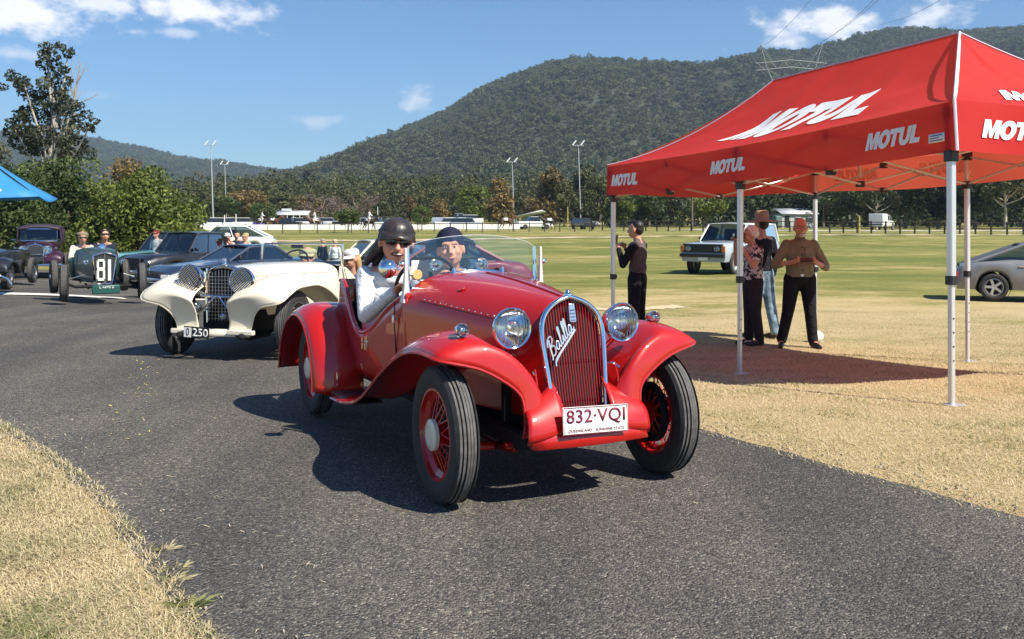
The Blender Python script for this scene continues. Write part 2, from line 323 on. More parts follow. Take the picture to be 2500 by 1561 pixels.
def asphalt_material():
    m = bpy.data.materials.new('asphalt'); m.use_nodes = True; nt = m.node_tree; N = nt.nodes; Lk = nt.links; b = N['Principled BSDF']; b.inputs['Roughness'].default_value = .82; b.inputs['Specular IOR Level'].default_value = .35
    tc = N.new('ShaderNodeTexCoord')
    v = N.new('ShaderNodeTexVoronoi'); v.inputs['Scale'].default_value = 115; Lk.new(tc.outputs['Object'], v.inputs['Vector'])
    n1 = N.new('ShaderNodeTexNoise'); n1.inputs['Scale'].default_value = .55; n1.inputs['Detail'].default_value = 9; n1.inputs['Roughness'].default_value = .62; Lk.new(tc.outputs['Object'], n1.inputs['Vector'])
    n2 = N.new('ShaderNodeTexNoise'); n2.inputs['Scale'].default_value = 60; n2.inputs['Detail'].default_value = 3; Lk.new(tc.outputs['Object'], n2.inputs['Vector'])
    r1 = N.new('ShaderNodeValToRGB'); Lk.new(v.outputs['Color'], r1.inputs[0]); e = r1.color_ramp.elements
    e[0].position = .10; e[0].color = (.036, .036, .036, 1); e[1].position = .60; e[1].color = (.128, .122, .112, 1); q = e.new(.84); q.color = (.21, .195, .17, 1); q = e.new(.94); q.color = (.44, .41, .35, 1)
    r2 = N.new('ShaderNodeValToRGB'); Lk.new(n1.outputs[0], r2.inputs[0]); r2.color_ramp.elements[0].position = .3; r2.color_ramp.elements[0].color = (.68, .68, .70, 1); r2.color_ramp.elements[1].position = .72; r2.color_ramp.elements[1].color = (1.12, 1.08, 1.0, 1)
    mx = N.new('ShaderNodeMix'); mx.data_type = 'RGBA'; mx.blend_type = 'MULTIPLY'; mx.inputs[0].default_value = 1; Lk.new(r1.outputs[0], mx.inputs[6]); Lk.new(r2.outputs[0], mx.inputs[7])
    mp = N.new('ShaderNodeMapping'); mp.inputs['Rotation'].default_value = (0, 0, R(32)); mp.inputs['Scale'].default_value = (1.1, .16, 1); Lk.new(tc.outputs['Object'], mp.inputs[0]); n3 = N.new('ShaderNodeTexNoise'); n3.inputs['Scale'].default_value = 1; n3.inputs['Detail'].default_value = 3; Lk.new(mp.outputs[0], n3.inputs['Vector'])
    r3 = N.new('ShaderNodeValToRGB'); Lk.new(n3.outputs[0], r3.inputs[0]); r3.color_ramp.elements[0].position = .38; r3.color_ramp.elements[0].color = (.74, .74, .75, 1); r3.color_ramp.elements[1].position = .62; r3.color_ramp.elements[1].color = (1.1, 1.08, 1.04, 1)
    mx2 = N.new('ShaderNodeMix'); mx2.data_type = 'RGBA'; mx2.blend_type = 'MULTIPLY'; mx2.inputs[0].default_value = 1; Lk.new(mx.outputs[2], mx2.inputs[6]); Lk.new(r3.outputs[0], mx2.inputs[7]); Lk.new(mx2.outputs[2], b.inputs['Base Color'])
    ad = N.new('ShaderNodeMath'); ad.operation = 'MULTIPLY_ADD'; ad.inputs[1].default_value = -1.3; Lk.new(v.outputs['Distance'], ad.inputs[0]); Lk.new(n2.outputs[0], ad.inputs[2])
    bp = N.new('ShaderNodeBump'); bp.inputs['Strength'].default_value = .85; bp.inputs['Distance'].default_value = .006; Lk.new(ad.outputs[0], bp.inputs['Height']); Lk.new(bp.outputs[0], b.inputs['Normal'])
    return m
tag(np_mesh('road', rv, np.stack([ii, ii+1, ii+nc+1, ii+nc], -1).reshape(-1, 4), asphalt_material(), smooth=True), kind='structure')
def strip(name, pts, width, m, dz, jit=.0, n=40):
    P = np.array(crom([(*p,) for p in pts], n)); T = np.gradient(P, axis=0); T /= np.linalg.norm(T, axis=1)[:, None]; Nn = np.stack([-T[:, 1], T[:, 0]], 1); rows = []
    for k in np.linspace(-.5, .5, 5):
        w = width*k*(1+jit*np.array([noise.noise(Vector((i*.21, k*7, 3))) for i in range(len(P))])); Q = P+Nn*w[:, None]
        rows.append([(x, y, float(z)+dz) for (x, y), z in zip(Q, field_z(Q[:, 0], Q[:, 1]))])
    return tag(MB().sheet(rows).build(name, m), kind='structure')
strip('road_marking', [(-16.5, 24.1), (-12.4, 22.7), (-8.2, 21.3), (-6.6, 20.8)], .75, mat('worn_white_line', (.72, .70, .62), .8, var=.2, vscale=6), .012)
SAND = mat('sandy_track', (.50, .39, .24), .95, var=.18, vscale=1.5)
strip('path', [(-60, 74), (-22, 74), (-8, 76), (8, 82), (24, 88), (60, 92), (120, 96)], 2.4, SAND, .02, .5)
strip('gravel_road', [(20, 118), (40, 112), (62, 110), (110, 112)], 5, mat('pale_gravel', (.58, .54, .46), .95, var=.12, vscale=1), .03, .3)
strip('worn_patch', [(1.2, 19.0), (2.4, 19.6), (3.6, 20.0)], .7, mat('bare_dust', (.55, .44, .27), .95, var=.2, vscale=3), .012, .8)
# --- hills
RIDGE = [(-100, 540), (150, 530), (300, 512), (430, 488), (560, 462), (640, 440), (700, 424), (760, 408), (830, 380), (900, 351), (1000, 312), (1100, 268), (1160, 228), (1240, 193), (1330, 163), (1400, 146), (1500, 148), (1600, 153), (1720, 161), (1800, 143), (1880, 123), (1960, 125), (2050, 103), (2150, 78), (2250, 75), (2330, 85), (2420, 81), (2500, 73), (2700, 60), (3000, 110), (3300, 170)]
RIDGE2 = [(-600, 350), (-200, 330), (0, 322), (150, 328), (230, 338), (290, 350), (350, 360), (420, 380), (520, 402), (620, 414), (700, 420), (820, 430), (1000, 450), (1200, 480)]
def hill(ridge, y0, y1, seed, hz0, depth):
    pxs = np.arange(ridge[0][0], ridge[-1][0]+1, 20.); T = np.linspace(0, 1.35, 46)
    rp = np.interp(pxs, [p[0] for p in ridge], [p[1] for p in ridge]); zr = CAMH+(CHY-rp)/CF*y1
    PX, TT = np.meshgrid(pxs, T, indexing='ij'); Y = y0+(y1-y0)*TT; X = (PX-CCX)/CF*Y
    up = np.where(TT <= 1, TT**1.12, 1-(TT-1)*1.1); z = hz0+(zr[:, None]-hz0)*up
    nz = np.array([[noise.fractal(Vector((x*.0033+seed, y*.0018, seed)), 1, 2, 4)+.9*noise.ridged_multi_fractal(Vector((x*.0021, y*.0009, seed*2.)), 1, 2, 3, 1, 2)-1.1 for x, y in zip(a, b)] for a, b in zip(X, Y)])
    z += nz*depth*np.sin(np.clip(TT, 0, 1)*math.pi)**.8*np.clip((zr[:, None]-hz0)/120, .1, 1.2)
    return X, Y, z, pxs, T
HILLSOIL = mat('forest_floor', (.045, .05, .025), .95, var=.3, vscale=.02)
def hill_mesh(name, H):
    X, Y, z, p, T = H; a, b = X.shape; ii = np.arange(a-1)[:, None]*b+np.arange(b-1)[None, :]
    return tag(np_mesh(name, np.stack([X, Y, z], -1).reshape(-1, 3), np.stack([ii, ii+b, ii+b+1, ii+1], -1).reshape(-1, 4), HILLSOIL, smooth=True), kind='structure')
H1 = hill(RIDGE, 430, 1500, 3.1, 4.0, 30); H2 = hill(RIDGE2, 1500, 2700, 8.7, 20, 28)
hill_mesh('hill', H1); hill_mesh('hill', H2)
# --- foliage
def leaves(P, size, tint, flat=0.0, nrm=None):
    """quads at points P; returns verts, faces, tint"""
    n = len(P); u = rng.normal(size=(n, 3)); 
    if nrm is not None: u += nrm*flat
    u /= np.linalg.norm(u, axis=1)[:, None]; w = rng.normal(size=(n, 3)); a = np.cross(u, w); a /= np.linalg.norm(a, axis=1)[:, None]; b = np.cross(u, a)
    s = (size*(.6+.8*rng.random(n)))[:, None]; a *= s; b *= s*.62
    V = np.stack([P-a, P-b*.8, P+a, P+b*.8], 1).reshape(-1, 3); return V, np.arange(n*4).reshape(-1, 4), np.repeat(tint, 4)
def crown_points(cl, per):
    """cl: list of (x, y, z, r) clumps; leaves on and in the outer shell of each"""
    P = []; T = []; Nn = []
    for x, y, z, r in cl:
        k = max(6, int(per*r*r)); d = rng.normal(size=(k, 3)); d /= np.linalg.norm(d, axis=1)[:, None]; d[:, 2] *= .78
        rad = r*(.55+.5*rng.random(k)**.6); P.append(np.array([x, y, z])+d*rad[:, None]); Nn.append(d)
        T.append(np.clip(rng.normal(.5, .2)+rng.normal(0, .12, k), 0, 1))
    return np.concatenate(P), np.concatenate(T), np.concatenate(Nn)
def clumps(n, rx, rz, zc, r0, r1, shape='round', seed=0):
    g = np.random.default_rng(seed); out = []
    while len(out) < n:
        d = g.normal(size=3); d /= np.linalg.norm(d); k = g.uniform(.35, 1)**.6; x, y, z = d*k
        w = 1.0
        if shape == 'cone': w = 1.05-.62*(z+1)/2*1.05
        if shape == 'tall': w = .8+.2*math.cos(z*2)
        if shape == 'umbrella': z = abs(z)*.9-.15; w = 1.1
        out.append((x*rx*w, y*rx*w, zc+z*rz, g.uniform(r0, r1)*(1 if shape != 'cone' else .75+.35*(1-z))))
    return out
def trunk_mb(h, r, limbs, seed=0, lean=0):
    g = random.Random(seed); m = MB(); pts = []; 
    for i in range(6): t = i/5; pts.append((lean*t*h+g.uniform(-.02, .02)*h*t, g.uniform(-.02, .02)*h*t, h*t))
    m.tube(pts, [r*(1.25 if i == 0 else 1-.75*i/5) for i in range(6)], 8)
    for (x, y, z) in limbs:
        t = min(.9, max(.3, (z/h)*.6)); i = t*5; a = Vector(pts[int(i)]).lerp(Vector(pts[min(5, int(i)+1)]), i-int(i)); e = Vector((x, y, z)); md = a.lerp(e, .5)+Vector((0, 0, -.06*h))
        m.tube([a, md, e], [r*.45, r*.28, r*.1], 6)
    return m
BARK = mat('grey_brown_bark', (.16, .12, .085), .9, var=.35, vscale=3, bump=.4, bscale=12); PALEBARK = mat('pale_gum_bark', (.42, .37, .30), .8, var=.3, vscale=2)
LF = {k: leaf_mat('foliage_'+k, lo, hi, .25, .5 if k == 'hill' else .35) for k, lo, hi in [
 ('green', (.024, .048, .013), (.160, .205, .058)), ('bright', (.038, .066, .012), (.235, .265, .058)), ('dark', (.014, .027, .010), (.085, .110, .040)),
 ('olive', (.030, .038, .014), (.150, .150, .060)), ('rust', (.070, .052, .018), (.290, .205, .078)), ('gum', (.030, .040, .022), (.165, .170, .10)), ('bare', (.110, .080, .066), (.260, .195, .165)), ('hill', (.018, .031, .012), (.160, .175, .070))]}
TREES = {}
def proto(key):
    """shared crown and trunk meshes of one kind of tree, about 10 m tall"""
    if key in TREES: return TREES[key]
    shape, var = key; sd = hash(shape) % 97*0+{'round': 1, 'cone': 2, 'tall': 3, 'umbrella': 4, 'bare': 5}[shape]*10+var
    spec = {'round': (26, 3.6, 3.4, 6.2, 1.1, 1.9), 'cone': (30, 3.0, 4.6, 5.4, .9, 1.5), 'tall': (28, 2.4, 4.3, 5.9, .9, 1.5), 'umbrella': (26, 4.3, 3.6, 6.0, .9, 1.5), 'bare': (40, 4.0, 3.6, 6.0, .7, 1.2)}[shape]
    cl = clumps(*spec, shape=shape, seed=sd); per = 46 if shape != 'bare' else 30
    P, T, Nn = crown_points(cl, per); V, F, A = leaves(P, .34 if shape != 'bare' else .20, T, .8, Nn)
    me = np_mesh('crown', V, F, None, False, A); g = random.Random(sd); ends = [c[:3] for c in g.sample(cl, 9)]
    tm = trunk_mb(6.2, .26, ends, sd).mesh('trunk'); TREES[key] = (me, tm); return TREES[key]
def tree(px, top, wpx, Y, kind, shape, label, var=0, group='trees along the far side of the field', base=None, name='tree', bark=None):
    p = put(px, Y); s = CF/Y; h = (CHY-top)/s+CAMH-p.z; w = wpx/s
    root = thing(name, label, 'tree', p, random.uniform(0, 360), group); me, tm = proto((shape, var))
    sx = w/8.2; sz = h/9.9
    for nm, mesh_, m in (('trunk', tm, bark or BARK), ('crown', me, LF[kind])):
        mm = mesh_.copy() if not mesh_.materials or mesh_.materials[0] != m else mesh_
        key = (nm, shape, var, m.name)
        if key not in TREES: mm.materials.clear(); mm.materials.append(m); TREES[key] = mm
        o = bpy.data.objects.new(nm, TREES[key]); C.objects.link(o); o.parent = root; o.scale = (sx, sx, sz)
    return root
# hillside forest: one mass of crowns
PC = bpy.data.collections.new('forest_crowns')
for v in range(5):
    cl = clumps(9, 4.2, 3.0, 3.4, 1.6, 2.6, seed=40+v); P, T, Nn = crown_points(cl, 5.2); V, F, A = leaves(P, .85, T, 1.2, Nn)
    o = bpy.data.objects.new('forest_crown', np_mesh('forest_crown', V, F, LF['hill'], False, A)); o.data.materials.append(LF['hill']); PC.objects.link(o)
def forest(name, H, N, label, s0, s1):
    X, Y, z, pxs, T = H; pts = []; y0, y1 = Y.min(), Y[:, T <= 1.001].max(); g = np.random.default_rng(int(N))
    yy = np.sqrt(g.uniform(y0**2, (y0+(y1-y0)*1.04)**2, N)); pp = g.uniform(pxs[0], pxs[-1], N); tt = (yy-y0)/(y1-y0)
    i = np.clip(np.searchsorted(pxs, pp)-1, 0, len(pxs)-2); j = np.clip(np.searchsorted(T, tt)-1, 0, len(T)-2); fu = (pp-pxs[i])/(pxs[i+1]-pxs[i]); fv = (tt-T[j])/(T[j+1]-T[j])
    zz = (z[i, j]*(1-fu)*(1-fv)+z[i+1, j]*fu*(1-fv)+z[i, j+1]*(1-fu)*fv+z[i+1, j+1]*fu*fv)
    V = np.stack([(pp-CCX)/CF*yy, yy, zz-.8], 1); me = bpy.data.meshes.new(name); me.vertices.add(N); me.vertices.foreach_set('co', V.astype(np.float32).ravel())
    a = me.attributes.new('size', 'FLOAT', 'POINT'); sz = g.uniform(s0, s1, N)*(1+.5*(g.random(N) > .93)); a.data.foreach_set('value', sz.astype(np.float32))
    a = me.attributes.new('turn', 'FLOAT', 'POINT'); a.data.foreach_set('value', g.uniform(0, 6.28, N).astype(np.float32))
    o = bpy.data.objects.new(name, me); C.objects.link(o); tag(o, label, 'forest', kind='stuff')
    ng = bpy.data.node_groups.new(name, 'GeometryNodeTree'); ng.interface.new_socket('Geometry', in_out='INPUT', socket_type='NodeSocketGeometry'); ng.interface.new_socket('Geometry', in_out='OUTPUT', socket_type='NodeSocketGeometry')
    n = ng.nodes; gi = n.new('NodeGroupInput'); go = n.new('NodeGroupOutput'); ip = n.new('GeometryNodeInstanceOnPoints'); ci = n.new('GeometryNodeCollectionInfo'); ci.inputs['Collection'].default_value = PC; ci.inputs['Separate Children'].default_value = True; ci.inputs['Reset Children'].default_value = True
    na = n.new('GeometryNodeInputNamedAttribute'); na.data_type = 'FLOAT'; na.inputs[0].default_value = 'size'; nb = n.new('GeometryNodeInputNamedAttribute'); nb.data_type = 'FLOAT'; nb.inputs[0].default_value = 'turn'; cx = n.new('ShaderNodeCombineXYZ')
    l = ng.links; l.new(gi.outputs[0], ip.inputs['Points']); l.new(ci.outputs[0], ip.inputs['Instance']); ip.inputs['Pick Instance'].default_value = True
    l.new(nb.outputs[0], cx.inputs[2]); l.new(cx.outputs[0], ip.inputs['Rotation']); l.new(na.outputs[0], ip.inputs['Scale']); l.new(ip.outputs[0], go.inputs[0])
    o.modifiers.new('scatter', 'NODES').node_group = ng
    return o
forest('forest', H1, 30000, 'dense eucalypt forest covering the big hill behind the field', .55, 1.08)
forest('forest', H2, 17000, 'hazy blue-green forest on the distant low ridge at left', .75, 1.35)
# --- trees along the far side of the field
g_far = 'trees along the far side of the field'
TL = [  # px, top, width, distance, kind, shape, label, variant
 (470, 455, 120, 210, 'olive', 'round', 'olive tree just left of the tallest light pole', 0), (545, 478, 90, 190, 'green', 'round', 'small green tree between the two left light poles', 1),
 (600, 470, 110, 200, 'rust', 'round', 'rust-tinged tree right of the second light pole', 2), (640, 492, 70, 180, 'green', 'round', 'bright green tree behind the purple marquee', 0),
 (690, 470, 110, 220, 'olive', 'tall', 'olive tree rising behind the white-roofed pavilion', 0), (740, 478, 90, 230, 'rust', 'round', 'brownish tree at the right end of the pavilion', 1),
 (785, 472, 130, 205, 'bare', 'bare', 'wide leafless grey-pink tree beside the pavilion', 0), (870, 470, 150, 212, 'bare', 'bare', 'second leafless pinkish tree, nearer the driver', 1),
 (850, 508, 62, 100, 'green', 'round', 'small leafy green tree in front of the leafless trees', 1), (935, 495, 60, 190, 'olive', 'round', 'olive-green tree behind the dark grandstand roof', 2),
 (1005, 480, 46, 200, 'rust', 'tall', 'narrow rust-coloured tree above the driver', 1), (1030, 507, 52, 110, 'green', 'round', 'small green tree directly right of the driver helmet', 2),
 (1075, 488, 70, 190, 'rust', 'cone', 'golden conical tree above the passenger', 0), (1120, 496, 60, 215, 'dark', 'round', 'dark green tree behind the white horse float', 0),
 (1160, 460, 95, 175, 'bright', 'round', 'bright green round tree left of the third light pole', 2), (1220, 433, 100, 165, 'rust', 'cone', 'tall golden-brown conical tree beside the third light pole', 1),
 (1255, 470, 90, 210, 'olive', 'tall', 'olive tree partly hidden behind the third light pole', 1), (1290, 480, 80, 230, 'rust', 'round', 'brown tree above the open-sided shed', 0),
 (1350, 398, 110, 170, 'rust', 'cone', 'tallest golden conical tree near the fourth light pole', 2), (1378, 440, 80, 160, 'olive', 'tall', 'olive conical tree just left of the fourth light pole', 0),
 (1430, 405, 130, 175, 'olive', 'cone', 'big olive tree between fourth light pole and red canopy', 0), (1465, 440, 90, 165, 'olive', 'round', 'olive tree touching the left corner of the red canopy', 2),
 (1405, 470, 70, 225, 'dark', 'round', 'dark tree behind the fourth light pole', 1), (1520, 470, 90, 150, 'bright', 'tall', 'bright tree behind the man holding up a phone', 1),
 (1585, 462, 110, 160, 'green', 'round', 'green tree under the left part of the canopy', 0), (1650, 455, 120, 165, 'olive', 'round', 'grey-green tree beside the wooden pole', 2),
 (1725, 462, 90, 150, 'bright', 'round', 'bright shrub-like tree above the four-wheel drive bonnet', 0), (1790, 450, 110, 170, 'green', 'round', 'green tree behind the tent leg and white-haired woman', 1),
 (1860, 445, 120, 180, 'green', 'tall', 'green tree behind the small white house', 2), (1935, 430, 130, 190, 'dark', 'round', 'dark tree towering behind the pylon foot', 2),
 (2010, 445, 120, 150, 'dark', 'umbrella', 'dark tree right of the pylon foot', 0), (2080, 430, 120, 140, 'dark', 'round', 'shadowy tree left of the distant white utility', 0),
 (2140, 440, 90, 128, 'olive', 'umbrella', 'pale olive tree standing over the distant white utility', 1), (2210, 420, 130, 135, 'dark', 'round', 'dark dense tree right of the distant white utility', 1),
 (2290, 415, 130, 132, 'dark', 'tall', 'dark tree between the two right tent legs and the field', 2), (2380, 405, 140, 128, 'dark', 'round', 'big shadowy tree right of the front tent leg', 2),
 (2455, 400, 140, 124, 'olive', 'umbrella', 'olive tree with pale forked trunk at right edge', 2), (2540, 390, 150, 130, 'dark', 'round', 'dark tree cut off by the right edge', 0)]
for q in TL: tree(q[0], q[1], q[2], q[3], q[4], q[5], q[6], q[7], bark=PALEBARK if 'pale' in q[6] else None)
# understorey: lower, continuous scrub behind the tree row
def scrub(name, x0, x1, Y0, Y1, hmin, hmax, n, kind, label, per=14, ls=.42):
    g = np.random.default_rng(n); cl = []
    for _ in range(n):
        Y = g.uniform(Y0, Y1); px = g.uniform(x0, x1); p = put(px, Y); h = g.uniform(hmin, hmax); r = g.uniform(1.2, 2.2)
        for k in range(max(1, int(h/r))): cl.append((p.x+g.uniform(-.8, .8), p.y+g.uniform(-.8, .8), p.z+r*.7+k*r*1.1, r*g.uniform(.75, 1.05)))
    P, T, Nn = crown_points(cl, per); V, F, A = leaves(P, ls, T, .8, Nn); return tag(np_mesh(name, V, F, LF[kind], attr=A), label, 'bushes', kind='stuff')
scrub('undergrowth', 380, 1560, 235, 270, 5, 12, 260, 'olive', 'olive undergrowth filling the gaps at the foot of the hill', 15, .42)
scrub('undergrowth', 1480, 2700, 150, 200, 5, 11, 330, 'dark', 'shadowy thicket behind the right-hand fence', 12, .45)
scrub('undergrowth', 380, 1600, 262, 420, 6, 14, 420, 'hill', 'low forest between the far trees and the hill', 8, .6)
# --- tall trees and bushes at left
def big_tree(name, label, loc, limbs, cl, kind, per, ls, r, h, bark, flat=.6):
    root = thing(name, label, 'tree', loc, 0, 'trees and bushes at left'); trunk_mb(h, r, limbs, 5).build('trunk', bark, root)
    P, T, Nn = crown_points(cl, per); V, F, A = leaves(P, ls, T, flat, Nn); np_mesh('crown', V, F, LF[kind], root, A); return root
Y = 58; o_ = put(128, Y); S = CF/Y
def at_px(x, y, dy, r): return ((x-128)/S, dy, (CHY-y)/S+CAMH-o_.z, r)
gum = [at_px(x, y, random.uniform(-1, 1), r) for x, y, r in [(120, 118, .42), (145, 112, .35), (108, 135, .4), (135, 140, .5), (155, 128, .35), (165, 122, .25), (120, 160, .5), (145, 168, .5), (128, 190, .5), (150, 195, .4), (140, 215, .45), (115, 205, .45), (105, 212, .35),
 (45, 190, .45), (60, 200, .45), (35, 205, .35), (75, 215, .4), (55, 225, .35), (28, 218, .3), (90, 228, .55), (105, 240, .55), (70, 238, .4), (135, 240, .55), (155, 235, .5), (170, 255, .5), (150, 265, .6), (125, 265, .6), (95, 262, .55), (50, 268, .5), (30, 275, .45), (70, 285, .55), (45, 295, .5), (175, 275, .4), (190, 255, .25),
 (110, 295, .6), (140, 300, .6), (165, 300, .5), (200, 290, .35), (215, 280, .35), (225, 295, .3), (235, 315, .3), (210, 310, .4), (185, 320, .5), (240, 322, .2), (120, 330, .7), (150, 335, .7), (90, 325, .6), (60, 320, .55), (100, 360, .7), (140, 370, .7), (175, 350, .6), (200, 345, .45), (25, 300, .4), (10, 320, .5), (30, 345, .6), (60, 360, .7), (180, 385, .7), (215, 375, .6)]]
big_tree('gum_tree', 'tall straggly gum tree standing highest at far left', o_, [c[:3] for c in gum[::4]], gum, 'gum', 520, .12, .28, 9.5, PALEBARK)
dd = thing('dead_tree', 'bare dead branches rising right of the tall gum crown', 'tree', put(160, 59), 0, 'trees and bushes at left'); mb = MB(); S2 = CF/59; pz = put(160, 59).z
def dpt(x, y, k=0): return Vector(((x-160)/S2, k, (CHY-y)/S2+CAMH-pz))
for pth, r in [([(160, 545), (163, 400), (172, 300), (175, 240), (180, 200), (186, 150)], .16), ([(175, 235), (188, 200), (198, 175), (205, 150)], .06), ([(176, 225), (166, 190), (160, 160)], .05), ([(188, 200), (205, 170), (216, 160)], .04), ([(172, 290), (185, 255), (205, 245), (235, 228)], .06), ([(185, 255), (195, 225), (200, 218)], .04), ([(180, 200), (172, 165), (175, 135)], .04), ([(205, 245), (222, 240), (228, 232)], .025), ([(186, 170), (192, 145), (190, 128)], .025)]:
    mb.tube([dpt(x, y, i*.12) for i, (x, y) in enumerate(pth)], [r*(1-.8*i/(len(pth)-1)) for i in range(len(pth))], 6)
mb.build('branches', mat('dead_grey_wood', (.30, .27, .24), .9, var=.2), dd)
def bush(label, px0, px1, top, Y, kind, seed, per=330, ls=.095, lumps=64, name='bush', profile=None):
    g = np.random.default_rng(seed); pc = (px0+px1)/2; o = put(pc, Y); S = CF/Y; hw = (px1-px0)/2/S; H = (CHY-top)/S+CAMH-o.z; cl = []
    for _ in range(lumps):
        u = g.uniform(-1, 1); hh = H*(1-.45*abs(u)**2.2)*(.86+.14*math.sin(u*9+seed)); z = hh*(1-g.random()**1.6*.95); r = g.uniform(.45, .85); cl.append((u*hw, g.uniform(-1, 1)*min(hw, 1.7)*.7, max(.3, z-r*.8), r))
    root = thing(name, label, 'bush', o, 0, 'trees and bushes at left'); trunk_mb(H*.7, .12, [c[:3] for c in cl[::12]], seed).build('stem', BARK, root)
    P, T, Nn = crown_points(cl, per); V, F, A = leaves(P, ls, T, .7, Nn); np_mesh('crown', V, F, LF[kind], root, A); return root
bush('dense dark green bushes directly behind the maroon sedan', -90, 130, 372, 42, 'green', 11, lumps=90)
bush('tall dense green bush in the middle of the left thicket', 70, 265, 362, 45, 'green', 12, lumps=90)
bush('rounded yellow-green bush behind the black pickup', 205, 480, 398, 41, 'bright', 13, lumps=120)
bush('low bright bush at the right end of the thicket', 405, 478, 505, 39, 'bright', 14, lumps=26)
bush('straggly brown-tinged tree poking above the yellow-green bush', 265, 350, 325, 52, 'rust', 15, per=190, lumps=60, name='scraggly_tree')
bush('grey-green tree crown at the left edge beside the tall gum', -120, 45, 268, 62, 'gum', 16, per=260, ls=.12, lumps=80, name='gum_tree')
bush('dark tree filling the gap under the tall gum', 10, 260, 395, 50, 'dark', 17, lumps=110)
# --- grass blades near the road, straw and leaf litter
def blades(name, n, region, mat_, label, h0, h1, lean=.8, w=.004):
    pts = []
    while sum(len(p) for p in pts) < n:
        x = rng.uniform(region[0], region[1], n); y = region[2]+(region[3]-region[2])*rng.random(n)**1.5; sd = poly_sd(x, y, RD_POLY)
        vis = (np.abs(x) < y*.60+.5)&(y > 2.6)
        ok = vis & ((sd > .05)|((sd > -.10)&(rng.random(n) < .35))); pts.append(np.stack([x, y], 1)[ok])
    P = np.concatenate(pts)[:n]; pat = np.array([noise.noise(Vector((a*2.1, b*2.1, 0))) for a, b in P]); z = ground_z(P[:, 0], P[:, 1]); sd = poly_sd(P[:, 0], P[:, 1], RD_POLY)
    z = np.where(sd < .02, np.maximum(z, base_z(P[:, 1])+.004), z)
    an = rng.uniform(0, 6.28, n); fade = 1-.6*sstep(11, 18, P[:, 1]); hh = rng.uniform(h0, h1, n)*(1+.6*pat)*fade*np.where(rng.random(n) > .985, 2.2, 1); le = rng.uniform(.3, 1.6, n)*lean*hh; B = np.stack([P[:, 0], P[:, 1], z], 1); d = np.stack([np.cos(an), np.sin(an), 0*an], 1); s_ = np.stack([-np.sin(an), np.cos(an), 0*an], 1)*(w*(1+P[:, 1:2]*.06))
    tip = B+d*le[:, None]; tip[:, 2] += hh*.9; md = B+d*(le*.35)[:, None]; md[:, 2] += hh*.62
    V = np.stack([B-s_, B+s_, md+s_*.7, tip, md-s_*.7], 1).reshape(-1, 3); k = np.arange(n)[:, None]*5; F = np.concatenate([k+np.array([[0, 1, 2, 4]])]); F2 = k+np.array([[4, 2, 3, 3]])
    A = np.repeat(np.clip(.33+.55*pat+rng.normal(0, .27, n), 0, 1), 5); F3 = np.concatenate([np.stack([k[:, 0], k[:, 0]+1, k[:, 0]+2], 1), np.stack([k[:, 0], k[:, 0]+2, k[:, 0]+4], 1), np.stack([k[:, 0]+4, k[:, 0]+2, k[:, 0]+3], 1)])
    return tag(np_mesh(name, V, F3, mat_, attr=A), label, 'grass', kind='stuff')
GRASS = leaf_mat('dry_grass_blades', (.66, .555, .35), (.20, .23, .065), .35, 0); e = GRASS.node_tree.nodes['Color Ramp'].color_ramp.elements; e[0].position = .38; e[1].position = 1.0
blades('grass', 95000, (-4.6, -.6, 2.9, 8.5), GRASS, 'patchy dry grass verge at bottom left of the road', .006, .026, lean=1.9, w=.0019)
blades('grass', 210000, (-1.5, 9.5, 3.9, 19), GRASS, 'straw-coloured dry grass around the red canopy', .005, .020, lean=2.0, w=.0021)
def litter(name, n, region, label, L0, L1, w, m, keep):
    V = []; F = []
    while len(F) < n:
        x = random.uniform(*region[:2]); y = random.uniform(*region[2:])
        if not keep(x, y): continue
        a = random.uniform(0, 6.28); L = random.uniform(L0, L1); d = Vector((math.cos(a), math.sin(a), 0))*L; s_ = Vector((-math.sin(a), math.cos(a), 0))*w*random.uniform(.6, 1.4); c = Vector((x, y, float(base_z(y))+.008)); b = Vector((0, 0, random.uniform(0, .008)))
        k = len(V); V += [c-d-s_, c-d+s_, c+s_*1.2+b+d*.1, c-s_+b, c+d]; F.append((k, k+1, k+2, k+3)); F.append((k+3, k+2, k+4))
    me = bpy.data.meshes.new(name); me.from_pydata(V, [], F); return tag(link(name, me, m), label, 'litter', kind='stuff')
_sd = lambda x, y: float(poly_sd(np.array([x]), np.array([y]), RD_POLY)[0])
litter('straw', 150, (-3.6, .2, 3.0, 7), 'loose pale straw scattered on the asphalt by the verge', .010, .035, .0016, mat('pale_straw', (.62, .52, .33), .8), lambda x, y: -.75 < _sd(x, y) < -.02)
litter('straw', 60, (-3.0, 3.2, 3.2, 9), 'few loose bits of straw on the open asphalt', .008, .024, .0016, mat('pale_straw'), lambda x, y: _sd(x, y) < -.3)
litter('fallen_leaves', 90, (-4.2, -2.2, 6.0, 10.5), 'trail of small yellow leaves on the asphalt at left', .008, .02, .006, mat('yellow_leaf', (.55, .45, .10), .7), lambda x, y: abs((x+3.15)-(y-8)*-.35) < .22*random.random()+.05 and _sd(x, y) < -.1)
